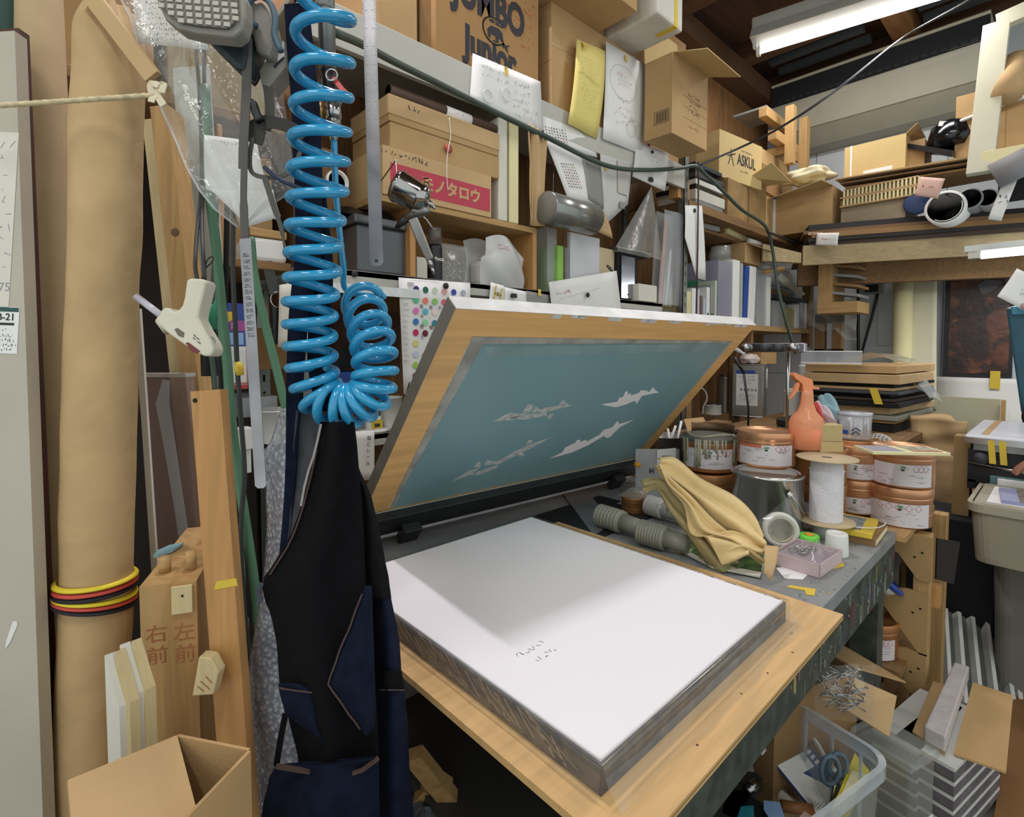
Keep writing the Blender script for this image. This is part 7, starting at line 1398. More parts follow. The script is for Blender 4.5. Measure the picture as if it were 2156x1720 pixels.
for q in range(5):b.prism([(-.045+q*.023,.0),(-.036+q*.023,.012),(-.027+q*.023,.0),(-.036+q*.023,-.012)],.0003,.001,GREYINK,M)
b.build('label',t)
b=MB();M=front(ws*.8,h*.78);b.add([(-.04,-.09,0),(.04,-.09,0),(.04,.05,0),(-.04,.05,0)],[(0,1,2,3)],WHITE,M=M);b.build('paper_note',t)
zt=fz+h+.003;q,kk=base(1590,766,zt)
b=MB();b.grid(blob(0,0,.035,.09,.06,.035,.12,3),24,14,mat('pinkish_glove','d3c2bc',.8));b.build('glove',loc=(p.x+.05,p.y+.12,zt),label='crumpled pale pink glove on the square tin',cat='glove')
t=thing('white_brush','brush with a white handle lying on the square tin','brush',(p.x+.02,p.y+.17,zt+.07));b=MB();b.tube(spline([(-.04,.12,.06),(-.02,.06,.05),(.02,-.02,.0)],5),[.016,.02,.024,.026,.024,.020,.018,.016,.014,.012,.010][:11],WHITEP,12);b.build('handle',t)
t=thing('wooden_box','small open wooden box on the square tin','box',(p.x+.10,p.y+.06,zt),(0,0,-.3));b=MB()
for a in ((0,.16,0,.008),(0,.16,.092,.1),(0,.008,.008,.092),(.152,.16,.008,.092),(.07,.078,.008,.092)):b.box(*a,0,.10,PINEX)
b.build('box',t)
a,c=onX(1567,732,2.95),onX(1697,732,2.95);t=thing('chrome_rail','chrome tool rail with knobs above the square tin','rail',(a+c)/2);L_=(c-a).length/2;b=MB();b.box(-.02,.02,-L_,L_,-.025,.025,mat('mirror_steel','b7bac2',.15,1));b.build('bar',t,bev=.004)
for y in (-.86,-.22,.2,.66):
 b=MB();b.lathe([(0,0),(.022,0),(.022,.03),(.016,.035),(0,.036)],STEEL if abs(y)>.5 else DGREY,16,TR(-.02,-L_*y,0)@RY(-math.pi/2));b.build('knob',t)
b=MB();b.tube([onX(1660,740,2.97),Vector((2.97,onX(1660,740,2.97).y,FZ))],.008,STEEL,8);b.build('rail_support',t);t.children[-1].location=-Vector(t.location)
def tin_can(px,py,w,h,z,label,m=STEEL,name='tin_can',cat='can',cap=True,neck=.86):
 p,k=base(px,py,z);t=thing(name,label,cat,(p.x,p.y,z));r=w/2*k;H=h*k*1.02;b=MB();b.lathe([(0,0),(r,0),(r*1.01,.004),(r,.008),(r,H*.95),(r*1.01,H*.96),(r*neck,H)]+[(0,H)],m,28);b.build('body',t)
 if cap:b=MB();b.lathe([(0,H),(r*.8,H),(r*.8,H+.008),(0,H+.008)],DSTEEL if m!=WHITEP else WHITE,24);b.build('lid',t)
 return t,r,H
tin_can(1526,868,30,75,fz,'tall plain silver can left of a matching one beside the square tin',TIN);tin_can(1553,872,28,80,fz,'tall plain silver can touching the square tin',TIN)
p,k=base(1545,852);ink_can((p.x+.25,p.y+.15,fz),.10,.30,'tall copper can standing behind the two silver cans',COPPERD,lab=None)
tin_can(1500,872,36,20,fz,'low pale tin with wires by the frame edge',OFFW)
b=MB();p,k=base(1480,872);d=k*FPX;b.tube(spline([at(x,y,d) for x,y in ((1472,812),(1486,826),(1488,842),(1481,856),(1480,872))],5),.005,WHITE,8);b.build('white_wire',label='short white cord curling up beside the frame edge',cat='cord')
b=MB();b.tube([at(1546,752,2.6),at(1566,785,2.6)],.008,BLACK,8);b.tube([at(1566,785,2.6),at(1576,860,2.62),Vector((at(1576,860,2.62).x,at(1576,860,2.62).y,FZ+.002))],.006,BLACK,8);b.build('scraper',label='black tool rising between the silver cans',cat='handle')
for i,(px,py,w,h,m,lb) in enumerate(((1698,880,36,112,WHITEP,'tall white bottle behind the orange spray bottle'),(1725,878,24,92,FROST,'clear bottle right of the tall white bottle'),(1668,884,34,62,WHITEP,'white canister between the square tin and the spray bottle'),(1672,800,2,2,WHITEP,''))[:3]):tin_can(px,py,w,h,fz,lb,m,'plastic_bottle','bottle',True,.7)
b=MB();p,k=base(1660,878);b.box(p.x,p.x+.14,p.y-.08,p.y-.04,fz,fz+.24,WHITE);b.build('paper_carton',label='flat white printed carton standing behind the white canister',cat='carton')
b=MB();c,k=base(1548,892,BT+.001)
c=onY(1552,893,.98);c.z=FZ
b.grid(blob(c.x,c.y,FZ+.05,.14,.12,.07,.10,8),36,18,mat('black_bag_film','17171a',.3,bump=.4,bscale=30));b.build('black_bag',label='crumpled black plastic bag in front of the silver cans',cat='bag')
p=onZ(1458,905,BT+.15);t=thing('open_carton','small brown carton with its flap up beside the drip-covered can','carton',(p.x,p.y,rim_),(0,0,-.2));b=MB();b.box(-.02,.16,0,.12,0,.13,KRAFT3);b.build('body',t);b=MB();b.poly([(-.03,.0,.13),(.15,0,.13),(.16,.06,.20),(.0,.06,.20)],KRAFT,.004);b.build('flap',t)
p=onZ(1528,905,BT+.16);b=MB();b.box(p.x-.07,p.x+.07,p.y,p.y+.09,rim_,BT+.20,OLDWOOD);b.build('wood_block',label='dark wood block behind the drip-covered can',cat='block')
FX=3.55;y0,y1=onX(1690,860,FX).y,onX(1884,880,FX).y;rr=random.Random(9);z=fz;BW_=[(BLACKM,.05),(KRAFT3,.018),(mat('grey_green_sheet','8a8a7c',.6),.03),(KPAPER,.045),(BLACKM,.03),(mat('dark_card','4a3b30'),.02),(BLACKM,.022),(DGREY,.02),(KRAFT2,.02),(BLACKM,.02),(KPAPER,.06),(KRAFT,.05)]
nm=('lowest black','brown','grey-green','torn kraft wrapped','thick black','dark brown','thin black','dark grey','tan','upper black','big kraft wrapped','topmost kraft')
for i,(m,h) in enumerate(BW_):
 e=rr.random()*.06;b=MB();b.hexa([Vector((FX+e,y1-.02+e,z)),Vector((FX+.75+e,y1-.06,z)),Vector((FX+.75,y0,z)),Vector((FX+e,y0,z))],[Vector((FX+e,y1-.02+e,z+h*.9)),Vector((FX+.75+e,y1-.06,z+h*.9)),Vector((FX+.75,y0,z+h*.9)),Vector((FX+e,y0,z+h*.9))],m);b.build('stacked_board',label=nm[i]+' sheet in the pile of boards on the back table',cat='board',group='pile of boards on the back table',bev=.004);z+=h
b=MB();b.grid(lambda u,v:(FX+.1+.6*v,y1+.02+.30*u,z+.01+.05*math.sin(math.pi*u)*(1-v*.3)+.012*math.sin(9*v+5*u)),16,14,FILMG);b.build('clear_wrap',label='loose clear wrap on top of the pile of boards',cat='film')
b=MB();b.grid(lambda u,v:(FX+.3+.4*v,y1-.12+.10*u+.02*math.sin(8*v),z-.10-.12*(1-u)+.02*math.sin(7*v+3*u)),12,14,FROST);b.build('clear_bag',label='crumpled clear bag bulging from the side of the pile of boards',cat='bag')
t=thing('acrylic_channel','long clear acrylic channel lying on the pile of boards','acrylic',(FX-.05,y0,z+.002),(0,0,-math.pi/2));W=y0-onX(1814,790,FX-.05).y;b=MB();b.box(0,W,0,.006,0,.075,FROST);b.box(0,W,0,.12,0,.006,ACRYL);b.box(0,W,-.001,.007,.07,.077,WHITE);b.box(0,W,-.002,.0,0,.008,WHITE);b.build('channel',t)
b=MB();q=onX(1842,832,FX-.02);b.poly([q+Vector((0,.03,.04)),q+Vector((0,-.01,.04)),q+Vector((0,-.04,-.05)),q+Vector((0,.0,-.05))],YTAPE,.002);b.build('yellow_tag',label='yellow tape tag on the edge of the pile of boards',cat='tag')
x0=onZ(1735,945,BT).x
for i,(zz,h,lb) in enumerate(((FZ+.001,.045,'lower black flat case behind the orange spray bottle'),(FZ+.047,.04,'upper black flat case under the pink glove'))):
 b=MB();c=onZ(1740,918,FZ);b.box(c.x-.12,c.x+.30,c.y-.07-.01*i,c.y+.22,zz,zz+h,BLACK);b.build('black_case',label=lb,cat='case',bev=.008)
def rag(pts,d,m,lb,nm='glove',amp=.014):
 P_=[at(x,y,d) for x,y in pts];b=MB();b.grid(lambda u,v:P_[0].lerp(P_[1],u).lerp(P_[3].lerp(P_[2],u),v)-FW*amp*math.sin(9*u+5*v)-FW*.05*math.sin(math.pi*u)*math.sin(math.pi*v)+UP*.01*math.sin(11*u-6*v),22,18,m,.003);b.build(nm,label=lb,cat=nm)
dg2=(onZ(1740,905,FZ+.08)-EY).dot(FW)
rag([(1722,836),(1748,830),(1792,906),(1728,904)],dg2,mat('pale_blue_cloth','8fb3ba',.9,noise=(8,.12)),'pale blue cloth heaped behind the spray bottle','cloth');rag([(1716,846),(1735,858),(1778,915),(1726,908)],dg2-.1,mat('pale_pink_cloth','d3c0c4',.9,noise=(8,.08)),'pale pink glove hanging over the black cases');rag([(1714,852),(1720,850),(1730,908),(1716,906)],dg2-.14,RED,'red cloth tip beside the pink glove','cloth',.004)
# -- right hand machines and bins
LTX=2.85
c=[onZ(2072,878,.99),onZ(2030,914,.99)]
def slab(name,lab,cat,x0,x1,y0,y1,z0,z1,m,bev=.004,g=None):b=MB();b.box(x0,x1,y0,y1,z0,z1,m);return b.build(name,label=lab,cat=cat,bev=bev,group=g)
n0=onZ(2031,914,1.0);x0,y0=n0.x,n0.y;x1=onZ(2078,876,1.0).x;x1=min(max(x1,x0+.3),x0+.7)
t=thing('printing_press','press table with a white top and black front beside the beige bins','press',(x0,y0,0));b=MB();b.box(0,x1-x0,-1.0,0,.975,1.0,mat('white_press_top','d9dbe2',.3));b.build('top',t,bev=.008);b=MB();b.box(-.01,.0,-1.0,.0,.965,.99,STEEL);b.box(.003,.02,-1.0,-.03,.935,.965,GALV);b.build('front_rail',t)
b=MB();b.box(.02,x1-x0-.05,-1.0,-.012,.79,.934,BLACK);b.box(.02,x1-x0-.05,-.04,-.012,.76,.80,BLACK);b.build('black_front',t);b=MB();b.tube([(.0,-.02,.875),(-.005,-.2,.862),(-.005,-1.0,.84)],.006,STEEL,8);b.build('rod',t)
b=MB();b.lathe([(0,0),(.03,0),(.026,.02),(0,.022)],DGREY,20,TR(.018,-.055,.90)@RY(-math.pi/2));b.build('hub_plate',t);b=MB();b.box(.06,.5,-1.0,-.06,.02,.79,mat('press_base_dark','2a2d2c',.7));b.build('base',t)
for q in (-.085,-.12):
 b=MB();b.hexa([Vector((-.013,q,.885)),Vector((-.013,q-.022,.885)),Vector((-.011,q-.022,.885)),Vector((-.011,q,.885))],[Vector((-.013,q+.008,.985)),Vector((-.013,q-.014,.985)),Vector((-.011,q-.014,.985)),Vector((-.011,q+.008,.985))],YTAPE);b.build('yellow_tape',t)
b=MB();b.box(.05,x1-x0,-.075,-.05,1.0003,1.001,KRAFT);b.build('brown_strip',t)
SK=mat('skin','a8745c',.55,noise=(12,.06));t=None
def skin(name,ch,m,parent=None,label=None,cat=None):
 vs,es,rs=[],[],[]
 for c_ in ch:
  o=len(vs)
  for i,(p_,r_) in enumerate(c_):
   if i==0 and o and c_ is not ch[0]:
    j=min(range(o),key=lambda q:(Vector(vs[q])-Vector(p_)).length);prev=j;continue
   vs.append(tuple(p_));rs.append(r_);k_=len(vs)-1
   if i>0:es.append((prev,k_))
   prev=k_
 me=bpy.data.meshes.new(name);me.from_pydata(vs,es,[]);me.materials.append(m);o=bpy.data.objects.new(name,me);C.objects.link(o)
 o.modifiers.new('skin','SKIN');sk=me.skin_vertices[0].data
 for i,r_ in enumerate(rs):sk[i].radius=(r_,r_)
 sk[0].use_root=True;s_=o.modifiers.new('sub','SUBSURF');s_.levels=2;s_.render_levels=2
 for pl_ in me.polygons:pl_.use_smooth=True
 if parent:o.parent=parent
 tag(o,label,cat);return o
hx,hy=x0-.09,y0-.235;hz=onX(2143,948,x0-.09).z
W0=Vector((hx+.02,hy-.10,hz+.0));K=Vector((hx,hy,hz-.035));E_=Vector((hx-.02,hy-.38,hz+.12))
ch=[[(E_,.042),(W0+Vector((0,-.08,.03)),.034),(W0,.027),((W0+K)/2,.034),(K,.030)]]
for i,(dx,l) in enumerate(((-.036,.068),(-.013,.078),(.011,.073),(.034,.056))):ch.append([((W0+K)/2,.03),(K+Vector((dx*.9,.004,.004)),.012),(K+Vector((dx,l*.5,-.012)),.0095),(K+Vector((dx*1.05,l*.8,-.038)),.0085),(K+Vector((dx*1.05,l*.9,-.062)),.0075)])
ch.append([(W0,.027),(W0+Vector((-.042,.03,-.012)),.014),(W0+Vector((-.058,.07,-.03)),.011),(W0+Vector((-.052,.10,-.05)),.009)])
hand=skin('person',ch,SK,None,'person reaching a bare hand in at the press, only the hand and forearm visible','person')
b=MB();e=E_-W0;P_=[E_+e*.5,E_+e*.1,E_-e*.18];b.tube(P_,[.075,.062,.055],mat('dark_sleeve','2b2f3a',.9),20);b.build('sleeve',hand)
a=onZ(2122,655,1.5) if False else at(2122,660,2.9);cc=at(2150,870,2.9)
t=thing('machine_head','teal painted machine head standing behind the press table','machine',(cc.x,cc.y,cc.z));T_=Vector(t.location);tp=at(2118,648,2.9)-T_
b=MB();q0=[Vector((0,-.0,0)),Vector((0,-.6,-.0)),Vector((.3,-.6,0)),Vector((.3,0,0))];b.hexa([v+Vector((0,-.0,0)) for v in q0],[v+tp+Vector((0,.0,0)) for v in q0],TEAL);b.build('body',t,bev=.01)
b=MB();b.hexa([v+tp*.93+Vector((-.02,-.02,0)) for v in q0],[v+tp*1.01+Vector((-.02,-.02,0)) for v in q0],mat('light_teal_cap','4a93ad',.45));b.build('cap_block',t,bev=.006)
for zz in (.3,.62,.84):b=MB();b.lathe([(0,0),(.012,0),(.010,.008),(0,.009)],STEEL,12,TR((tp*zz).x-.002,(tp*zz).y-.10,(tp*zz).z)@RY(-math.pi/2));b.build('bolt',t)
b=MB();b.tube(spline([Vector((-.0,-.03,.05)),Vector((-.03,-.02,-.02)),Vector((-.03,-.05,-.10)),Vector((.0,-.06,-.14))],5),.018,BLACK,10);b.tube([Vector((.05,-.1,-.20)),Vector((.05,-.1,0))],.035,DSTEEL,14);b.build('linkage',t)
sp_=at(2150,900,2.9);b=MB();b.box(.0,.25,-.5,-.04,1.002-T_.z,-.10,DSTEEL);b.build('column',t)
b=MB();P_=[at(x,y,2.80) for x,y in ((2141,565),(2215,600),(2170,660),(2098,624))];M,w,h,f=sheet4(b,P_,WHITE,.0008,.006);b.strokes(scrib(random.Random(4),-w*.1,w*.3,-h*.2,h*.1,2),.003,GREYINK,M@TR(0,0,.006));b.lathe([(0,0),(.016,0),(.014,.006),(0,.007)],mat('pinkish_clip','b08f90',.5),16,M@TR(w*.15,-h*.42,.004));b.build('white_note',label='white note stuck on top of the teal machine head',cat='note')
BEI=mat('beige_bin_plastic','938c78',.6,noise=(5,.06));BEIL=mat('beige_bin_rim','a29c88',.55,noise=(5,.05))
n1=onZ(2024,1058,.80);
def bin_(name,label,x,y,w,d,z0,z1,m,rim,cat='bin',taper=.94):
 t=thing(name,label,cat,(x+w/2,y-d/2,z0));b=MB();pr_=rrect(w,d,.05);n=len(pr_);H=z1-z0
 for (pa,za),(pb_,zb) in (((taper,0),(1,H)),):
  A=[(q[0]*pa,q[1]*pa,za) for q in pr_];B_=[(q[0]*pb_,q[1]*pb_,zb) for q in pr_];Ai=[(q[0]*pa*.98,q[1]*pa*.98,za+.005) for q in pr_];Bi=[(q[0]*.985,q[1]*.985,zb) for q in pr_]
  b.add(A+B_,[(i,(i+1)%n,n+(i+1)%n,n+i) for i in range(n)]+[tuple(range(n))[::-1]],m);b.add(Ai+Bi,[(i,n+i,n+(i+1)%n,(i+1)%n) for i in range(n)]+[tuple(range(n))],m)
 b.build('tub',t)
 b=MB();o_=[(q[0]*1.03,q[1]*1.03) for q in pr_];i_=[(q[0]*.985,q[1]*.985) for q in pr_];vs=[(x_,y_,z_) for z_ in (H-.03,H) for x_,y_ in o_]+[(x_,y_,H) for x_,y_ in i_]
 b.add(vs,[(i,(i+1)%n,n+(i+1)%n,n+i) for i in range(n)]+[(n+i,n+(i+1)%n,2*n+(i+1)%n,2*n+i) for i in range(n)],rim);b.build('rim',t);return t
BX,BY=n1.x+.02,n1.y-.02;BZ0,BZ1=.58,.80
bin_('storage_bin','beige lidded storage bin with papers and a catalogue on top',BX,BY,.42,.60,BZ0,BZ1,BEI,BEIL);b=MB();b.box(BX+.01,BX+.41,BY-.59,BY-.01,BZ1-.006,BZ1+.004,BEIL);b.build('bin_lid',label='flat beige lid on the storage bin',cat='lid',bev=.003)
slab('white_paper','white sheet lying under the catalogue on the beige bin','paper',BX+.04,BX+.36,BY-.58,BY-.045,BZ1+.0045,BZ1+.006,WHITE,0)
t=thing('catalogue','glossy catalogue with a dark and sky-blue cover on the beige bin','catalogue',(BX+.05,BY-.085,BZ1+.0065),(0,0,.1));b=MB();b.box(0,.24,-.36,0,0,.012,mat('lavender_spine','8f93b8',.4));b.build('pages',t);b=MB();b.box(0,.24,-.36,-.05,.012,.0126,mat('cover_dark_photo','4a4340',.3,noise=(25,.5),col2='a39a88'));b.box(.12,.24,-.36,-.14,.0126,.013,mat('cover_sky','5d9fd0',.3));b.build('cover',t)
TRY=mat('teal_tray','5f7f80',.5);slab('teal_tray','teal edged steel tray with a white panel behind the beige bin','tray',BX+.46,BX+.60,BY-.8,BY-.02,.78,.83,TRY);slab('white_sign','white panel with a dark border in the teal tray','panel',BX+.44,BX+.457,BY-.7,BY-.045,.77,.825,WHITEP)
bin_('grey_bin','big grey bin with a pale rim and blue contents under the beige bin',onZ(2082,1160,.57).x+.02,onZ(2082,1160,.57).y-.01,.42,.6,.004,.565,mat('grey_bin_plastic','77756c',.6),mat('pale_rim','a9a592',.5));gx,gy=onZ(2082,1160,.57).x+.03,onZ(2082,1160,.57).y-.03;slab('blue_cloth','blue cloth filling the big grey bin','cloth',gx+.02,gx+.38,gy-.5,gy-.04,.47,.53,mat('navy_cloth','2b3f7a',.8),.02)
slab('dark_cabinet','black framed cabinet between the pine stand and the grey bin','cabinet',3.0,3.3,.12,.5,.004,.62,BLACKM);p=onZ(2020,1150,.5);t,r,H=tin_can(2025,1185,56,40,.40,'dark blue pail with a white band behind the beige bin',mat('dark_blue_pail','26303f',.5),'pail','pail',False,1.0);b=MB();arc_label(b,r,1.7,4.6,.01,H*.5,WHITE,12,.001);b.build('band',t)
b=MB();b.box(t.location.x-.12,t.location.x+.12,t.location.y-.12,t.location.y+.12,.004,.3985,BLACKM);b.build('dark_crate',label='dark crate carrying the blue pail',cat='crate')
ink_can((t.location.x+.35,t.location.y-.02,.56),.08,.12,'copper ink can beyond the beige bin',COPPERD);b=MB();b.box(t.location.x+.25,t.location.x+.48,t.location.y-.14,t.location.y+.1,.004,.559,DGREY);b.build('dark_cabinet',label='dark cabinet under the far copper can',cat='cabinet')
for i,(xl,xr,yt,yb,X,lb) in enumerate(((1915,2035,878,955,3.75,'upper kraft wrapped package leaning beyond the bench'),(1900,2010,948,1090,3.45,'lower crumpled kraft wrapped package beyond the bench'))):
 r,W,H=F('kraft_package',lb,'package',xl,xr,yt,yb,('X',X),.16);z0_=r.location.z;b=MB();b.grid(lambda u,v:(W*u,.012*math.sin(8*u+5*v)+.008*math.sin(17*v-3*u),-z0_*(1 if i else .3)*(1-v)*0+H*v-(1-v)*(z0_-.01 if i else .1)),20,24,KPAPER,.06);b.build('wrapping',r)
yb0,yb1=onX(2042,1000,3.1).y,onX(2006,1000,3.1).y;b=MB();b.box(3.1,3.2,yb0,yb1,.004,.98,mat('brown_side_board','9a7c4e',.7,noise=(3,.15)));b.build('brown_board',label='brown board standing beside the press',cat='board')
FOAM=mat('white_foam_edge','cfcfc9',.6,noise=(9,.05));FOAMG=mat('grey_foam_face','5e5d59',.7,noise=(9,.15))
for i,(xt,yt,xb,yb) in enumerate(((1992,1280,2030,1430),(2020,1288,2055,1450),(2049,1298,2085,1470),(2079,1303,2120,1490),(2110,1312,2165,1500),(2124,1318,2180,1510))):
 a,c=at(xt,yt,2.25),at(xb,yb,2.12);d_=(c-a);c=a+d_*((a.z-.004)/-d_.z) if d_.z<0 else c;c=Vector((c.x,c.y,.004)) if (c-a).length<1.2 else a+(c-a).normalized()*.8
 b=MB();beam(b,a,Vector((a.x-.28,a.y-.06,.004)),.014,.16,FOAM,off=.0);beam(b,a+Vector((.0,.03,0)),Vector((a.x-.275,a.y-.03,.004)),.03,.16,FOAMG,off=.02)
 b.build('foam_board',label=('first','second','third','fourth','fifth','last')[i]+' upright white-edged foam board counting from the pine stand',cat='board',group='upright foam boards')
def fstack(pxn,pyn,ang,w,d,n,lab,z0=.004):
 p=onZ(pxn,pyn,z0);z=z0
 for i in range(n):
  t=thing('foam_slab',('%s slab of the %s stack of foam slabs'%(('lowest','second','third','fourth','fifth','top')[min(5,i if n-i>1 else 5)],lab)),'foam',(p.x,p.y,z),(0,0,ang),'stacked foam slabs');b=MB();b.box(0,w,0,d,0,.030,mat('lilac_grey_foam','6b6468',.8,noise=(30,.25)));b.build('core',t)
  b=MB();b.box(-.001,w+.001,-.001,d+.001,.0302,.040,FOAM);b.build('top_layer',t);z+=.0405
 return p,z
pA,zA=fstack(1925,1760,math.radians(-10),.34,.11,6,'inner');pB,zB=fstack(2003,1800,math.radians(-12),.34,.14,6,'outer')
z1=.25
for i,(q,m,lb) in enumerate((([(1921,1543),(1965,1437),(2005,1450),(1990,1590)],KRAFT2,'tan cardboard sheet on the inner foam stack'),([(2008,1590),(2048,1440),(2133,1468),(2118,1630)],KRAFT,'brown cardboard sheet on the outer foam stack'))):
 b=MB();P_=[onZ(x,y,z1) for x,y in q];b.hexa(P_,[v+Vector((0,0,.006)) for v in P_],m);b.build('cardboard_sheet',label=lb,cat='cardboard')
t=thing('foam_bar','white film wrapped foam bar on the inner foam stack','foam',onZ(1955,1560,z1+.007));T_=Vector(t.location);P_=[onZ(x,y,z1+.007)-T_ for x,y in ((1945,1560),(1990,1585),(2040,1430),(2008,1420))];b=MB();b.hexa(P_,[v+Vector((0,0,.045)) for v in P_],mat('wrapped_foam','c9c1c0',.35,noise=(14,.06),bump=.4,bscale=25));b.build('bar',t,bev=.004)
b=MB();q=onZ(2130,1680,.004);b.box(q.x-.15,q.x+.7,q.y-.5,q.y+.03,.001,.014,mat('brown_floor_card','8a6238',.8,noise=(3,.1)));b.build('floor_cardboard',label='brown cardboard lying on the floor beside the foam stacks',cat='cardboard')
zr=.44;A,B_=onZ(1560,1410,zr),onZ(1872,1600,zr);ang=math.atan2(B_.y-A.y,B_.x-A.x);w=(B_-A).length;d=.52
nr=Vector((math.sin(ang),-math.cos(ang),0));nr=nr if nr.dot(EY-A)>0 else -nr;ctr_=(A+B_)/2+nr*d/2
t=thing('clear_bin','clear plastic storage bin full of tools on the floor under the plywood sheet','bin',(ctr_.x,ctr_.y,.004),(0,0,ang));CB=clear('clear_bin_plastic','cfd6dc',.20,.2);CBR=clear('clear_bin_rim','d9e0e6',.5,.2);H=zr-.004;pr_=rrect(w,d,.05);n=len(pr_)
b=MB();b.add([(q[0]*.92,q[1]*.92,0) for q in pr_]+[(q[0],q[1],H) for q in pr_],[(i,(i+1)%n,n+(i+1)%n,n+i) for i in range(n)]+[tuple(range(n))[::-1]],CB);b.build('tub',t)
b=MB();b.add([(q[0]*s_,q[1]*(s_+.01),z_) for s_,z_ in ((1.0,H-.03),(1.04,H-.03),(1.04,H),(.985,H+.002)) for q in pr_],[(k*n+i,k*n+(i+1)%n,(k+1)*n+(i+1)%n,(k+1)*n+i) for k in range(3) for i in range(n)],CBR);b.build('rim',t)
for i in range(5):b=MB();x=-w/2+.06+i*(w-.12)/4;b.box(x-.003,x+.003,d/2*.995,d/2*.995+.006,.05,H-.03,CBR);b.build('rib',t)
slab_z=.13;b=MB();b.prism([(q[0]*.86,q[1]*.86) for q in pr_],0.03,slab_z,BLACKM,TR(ctr_.x,ctr_.y,0)@RZ(ang));b.build('tool_pouch',label='black tool pouch at the bottom of the clear bin',cat='pouch',bev=.02)
def inbin(px,py,z):return onZ(px,py,z)
def card(name,lab,cat,q,z,m,th=.006,art=None):
 P_=[onZ(x,y,zz) for (x,y),zz in zip(q,z)];b=MB();b.poly(P_,m,th)
 if art:art(b,P_)
 return b.build(name,label=lab,cat=cat)
def art1(b,P_):
 a,bb,c,d_=P_;n=(bb-a).cross(d_-a).normalized();n=n if n.z>0 else -n
 def L2(u,v):return a.lerp(bb,u).lerp(d_.lerp(c,u),v)+n*.0045
 def r4(u0,u1,v0,v1,m,o=0):b.add([L2(u0,v0)+n*o,L2(u1,v0)+n*o,L2(u1,v1)+n*o,L2(u0,v1)+n*o],[(0,1,2,3)],m)
 r4(.02,.74,.03,.97,WHITE);r4(.28,.58,.16,.50,mat('pinkish_grey_print','a99d9c',.6),.0003);r4(.08,.70,.60,.64,INK,.0003)
 for k in range(7):r4(.08,.3+.4*((k*37)%10)/10,.68+k*.04,.69+k*.04,GREYINK,.0003)
 for k in range(5):r4(.80,.92,.10+k*.10,.16+k*.10,WHITE,.0003)
card('blister_card','white and navy printed blister card standing in the clear bin','card',[(1626,1604),(1690,1552),(1775,1660),(1718,1718)],[.31,.33,.25,.22],BLUE if False else mat('navy_card','2a4272',.5),.006,art1)
b=MB();P_=[onZ(x,y,.335) for x,y in ((1602,1585),(1625,1560),(1660,1545),(1692,1542),(1716,1560),(1740,1600),(1760,1625))];b.tube(spline(P_,5),.006,WHITEP,8);b.build('white_hoop',label='white plastic hoop around the blister card in the clear bin',cat='hoop')
b=MB();b.hexa([onZ(x,y,.20) for x,y in ((1746,1735),(1778,1738),(1828,1640),(1800,1632))],[onZ(x,y,.345) for x,y in ((1748,1712),(1772,1722),(1830,1622),(1800,1585))],mat('yellow_folder','d8c92f',.5));b.hexa([onZ(x,y,.346) for x,y in ((1757,1705),(1776,1716),(1826,1630),(1794,1622))],[onZ(x,y,.350) for x,y in ((1757,1705),(1776,1716),(1826,1630),(1794,1622))],CREAM);b.build('yellow_folder',label='yellow folder with a cream face standing in the clear bin',cat='folder')
t=thing('scissors','scissors with grey-blue handles upright in the clear bin','scissors',onZ(1755,1640,.30));T_=Vector(t.location);SCH=mat('scissor_grip','5d7280',.45)
for px,py,ry in ((1748,1622,.035),(1764,1612,.030)):
 c=onZ(px,py,.36)-T_;b=MB();b.tube([c+RT*.022*math.cos(a)+UP*ry*math.sin(a) for a in [k*math.pi/10 for k in range(20)]],.0055,SCH,8,True);b.build('handle',t)
b=MB();b.tube([onZ(1760,1650,.33)-T_,onZ(1745,1710,.24)-T_],.006,STEEL,8);b.build('blade',t)
card('black_sheath','black sheath lying over the front of the clear bin contents','sheath',[(1530,1668),(1560,1672),(1640,1720),(1620,1760),(1520,1720)],[.24]*5,BLACKM,.02);card('teal_box','teal block lying in the front of the clear bin','block',[(1560,1706),(1586,1704),(1590,1750),(1545,1750)],[.26]*4,mat('teal_plastic','2f9098',.45),.02);card('blue_card','pale blue folded card in the clear bin','card',[(1608,1686),(1642,1690),(1652,1722),(1630,1740),(1608,1704)],[.27]*5,mat('sky_card','8fb2dc',.6),.003);card('pink_paper','small pink paper between the blue card and the blister card','paper',[(1682,1722),(1694,1708),(1708,1718),(1700,1735)],[.26]*4,PINK,.002)
b=MB();b.tube([onZ(1645,1696,.24),onZ(1712,1706,.24)],.013,mat('brown_handle','8a5a30',.5),14);b.build('wooden_chisel',label='brown wooden tool handle in the clear bin',cat='handle');b=MB();b.tube([onZ(1572,1664,.27),onZ(1594,1650,.27)],.012,STEEL,14);b.build('steel_ferrule',label='short silver tube beside the black sheath',cat='tube')
b=MB();b.tube([onZ(1608,1600,.22),onZ(1650,1680,.22),onZ(1700,1712,.2)],.016,IVORY,12);b.build('cream_tube',label='long cream tube lying under the blister card',cat='tube')
b=MB();q=onZ(1560,1610,.2);b.grid(blob(q.x,q.y,.19,.09,.10,.10,.12,4),24,14,FROST);b.build('clear_bag',label='crumpled clear bag in the shaded end of the clear bin',cat='bag')
zs=.50;p=onZ(1690,1440,zs);t=thing('screw_carton','open brown carton holding a clear bag of silver screws below the bench','carton',(p.x,p.y,.004),(0,0,-.35));b=MB()
for a in ((-.10,.22,.0,.004),(-.10,.22,.22,.224),(-.10,-.096,.004,.22),(.216,.22,.004,.22)):b.box(*a,0,zs-.02,KRAFT3)
b.box(-.096,.216,.004,.22,.0,.38,KRAFT3);b.build('body',t);b=MB();b.poly([(.22,.01,zs-.02),(.22,.22,zs-.02),(.40,.20,zs-.08),(.40,-.02,zs-.09)],KRAFT,.004);b.build('flap',t)
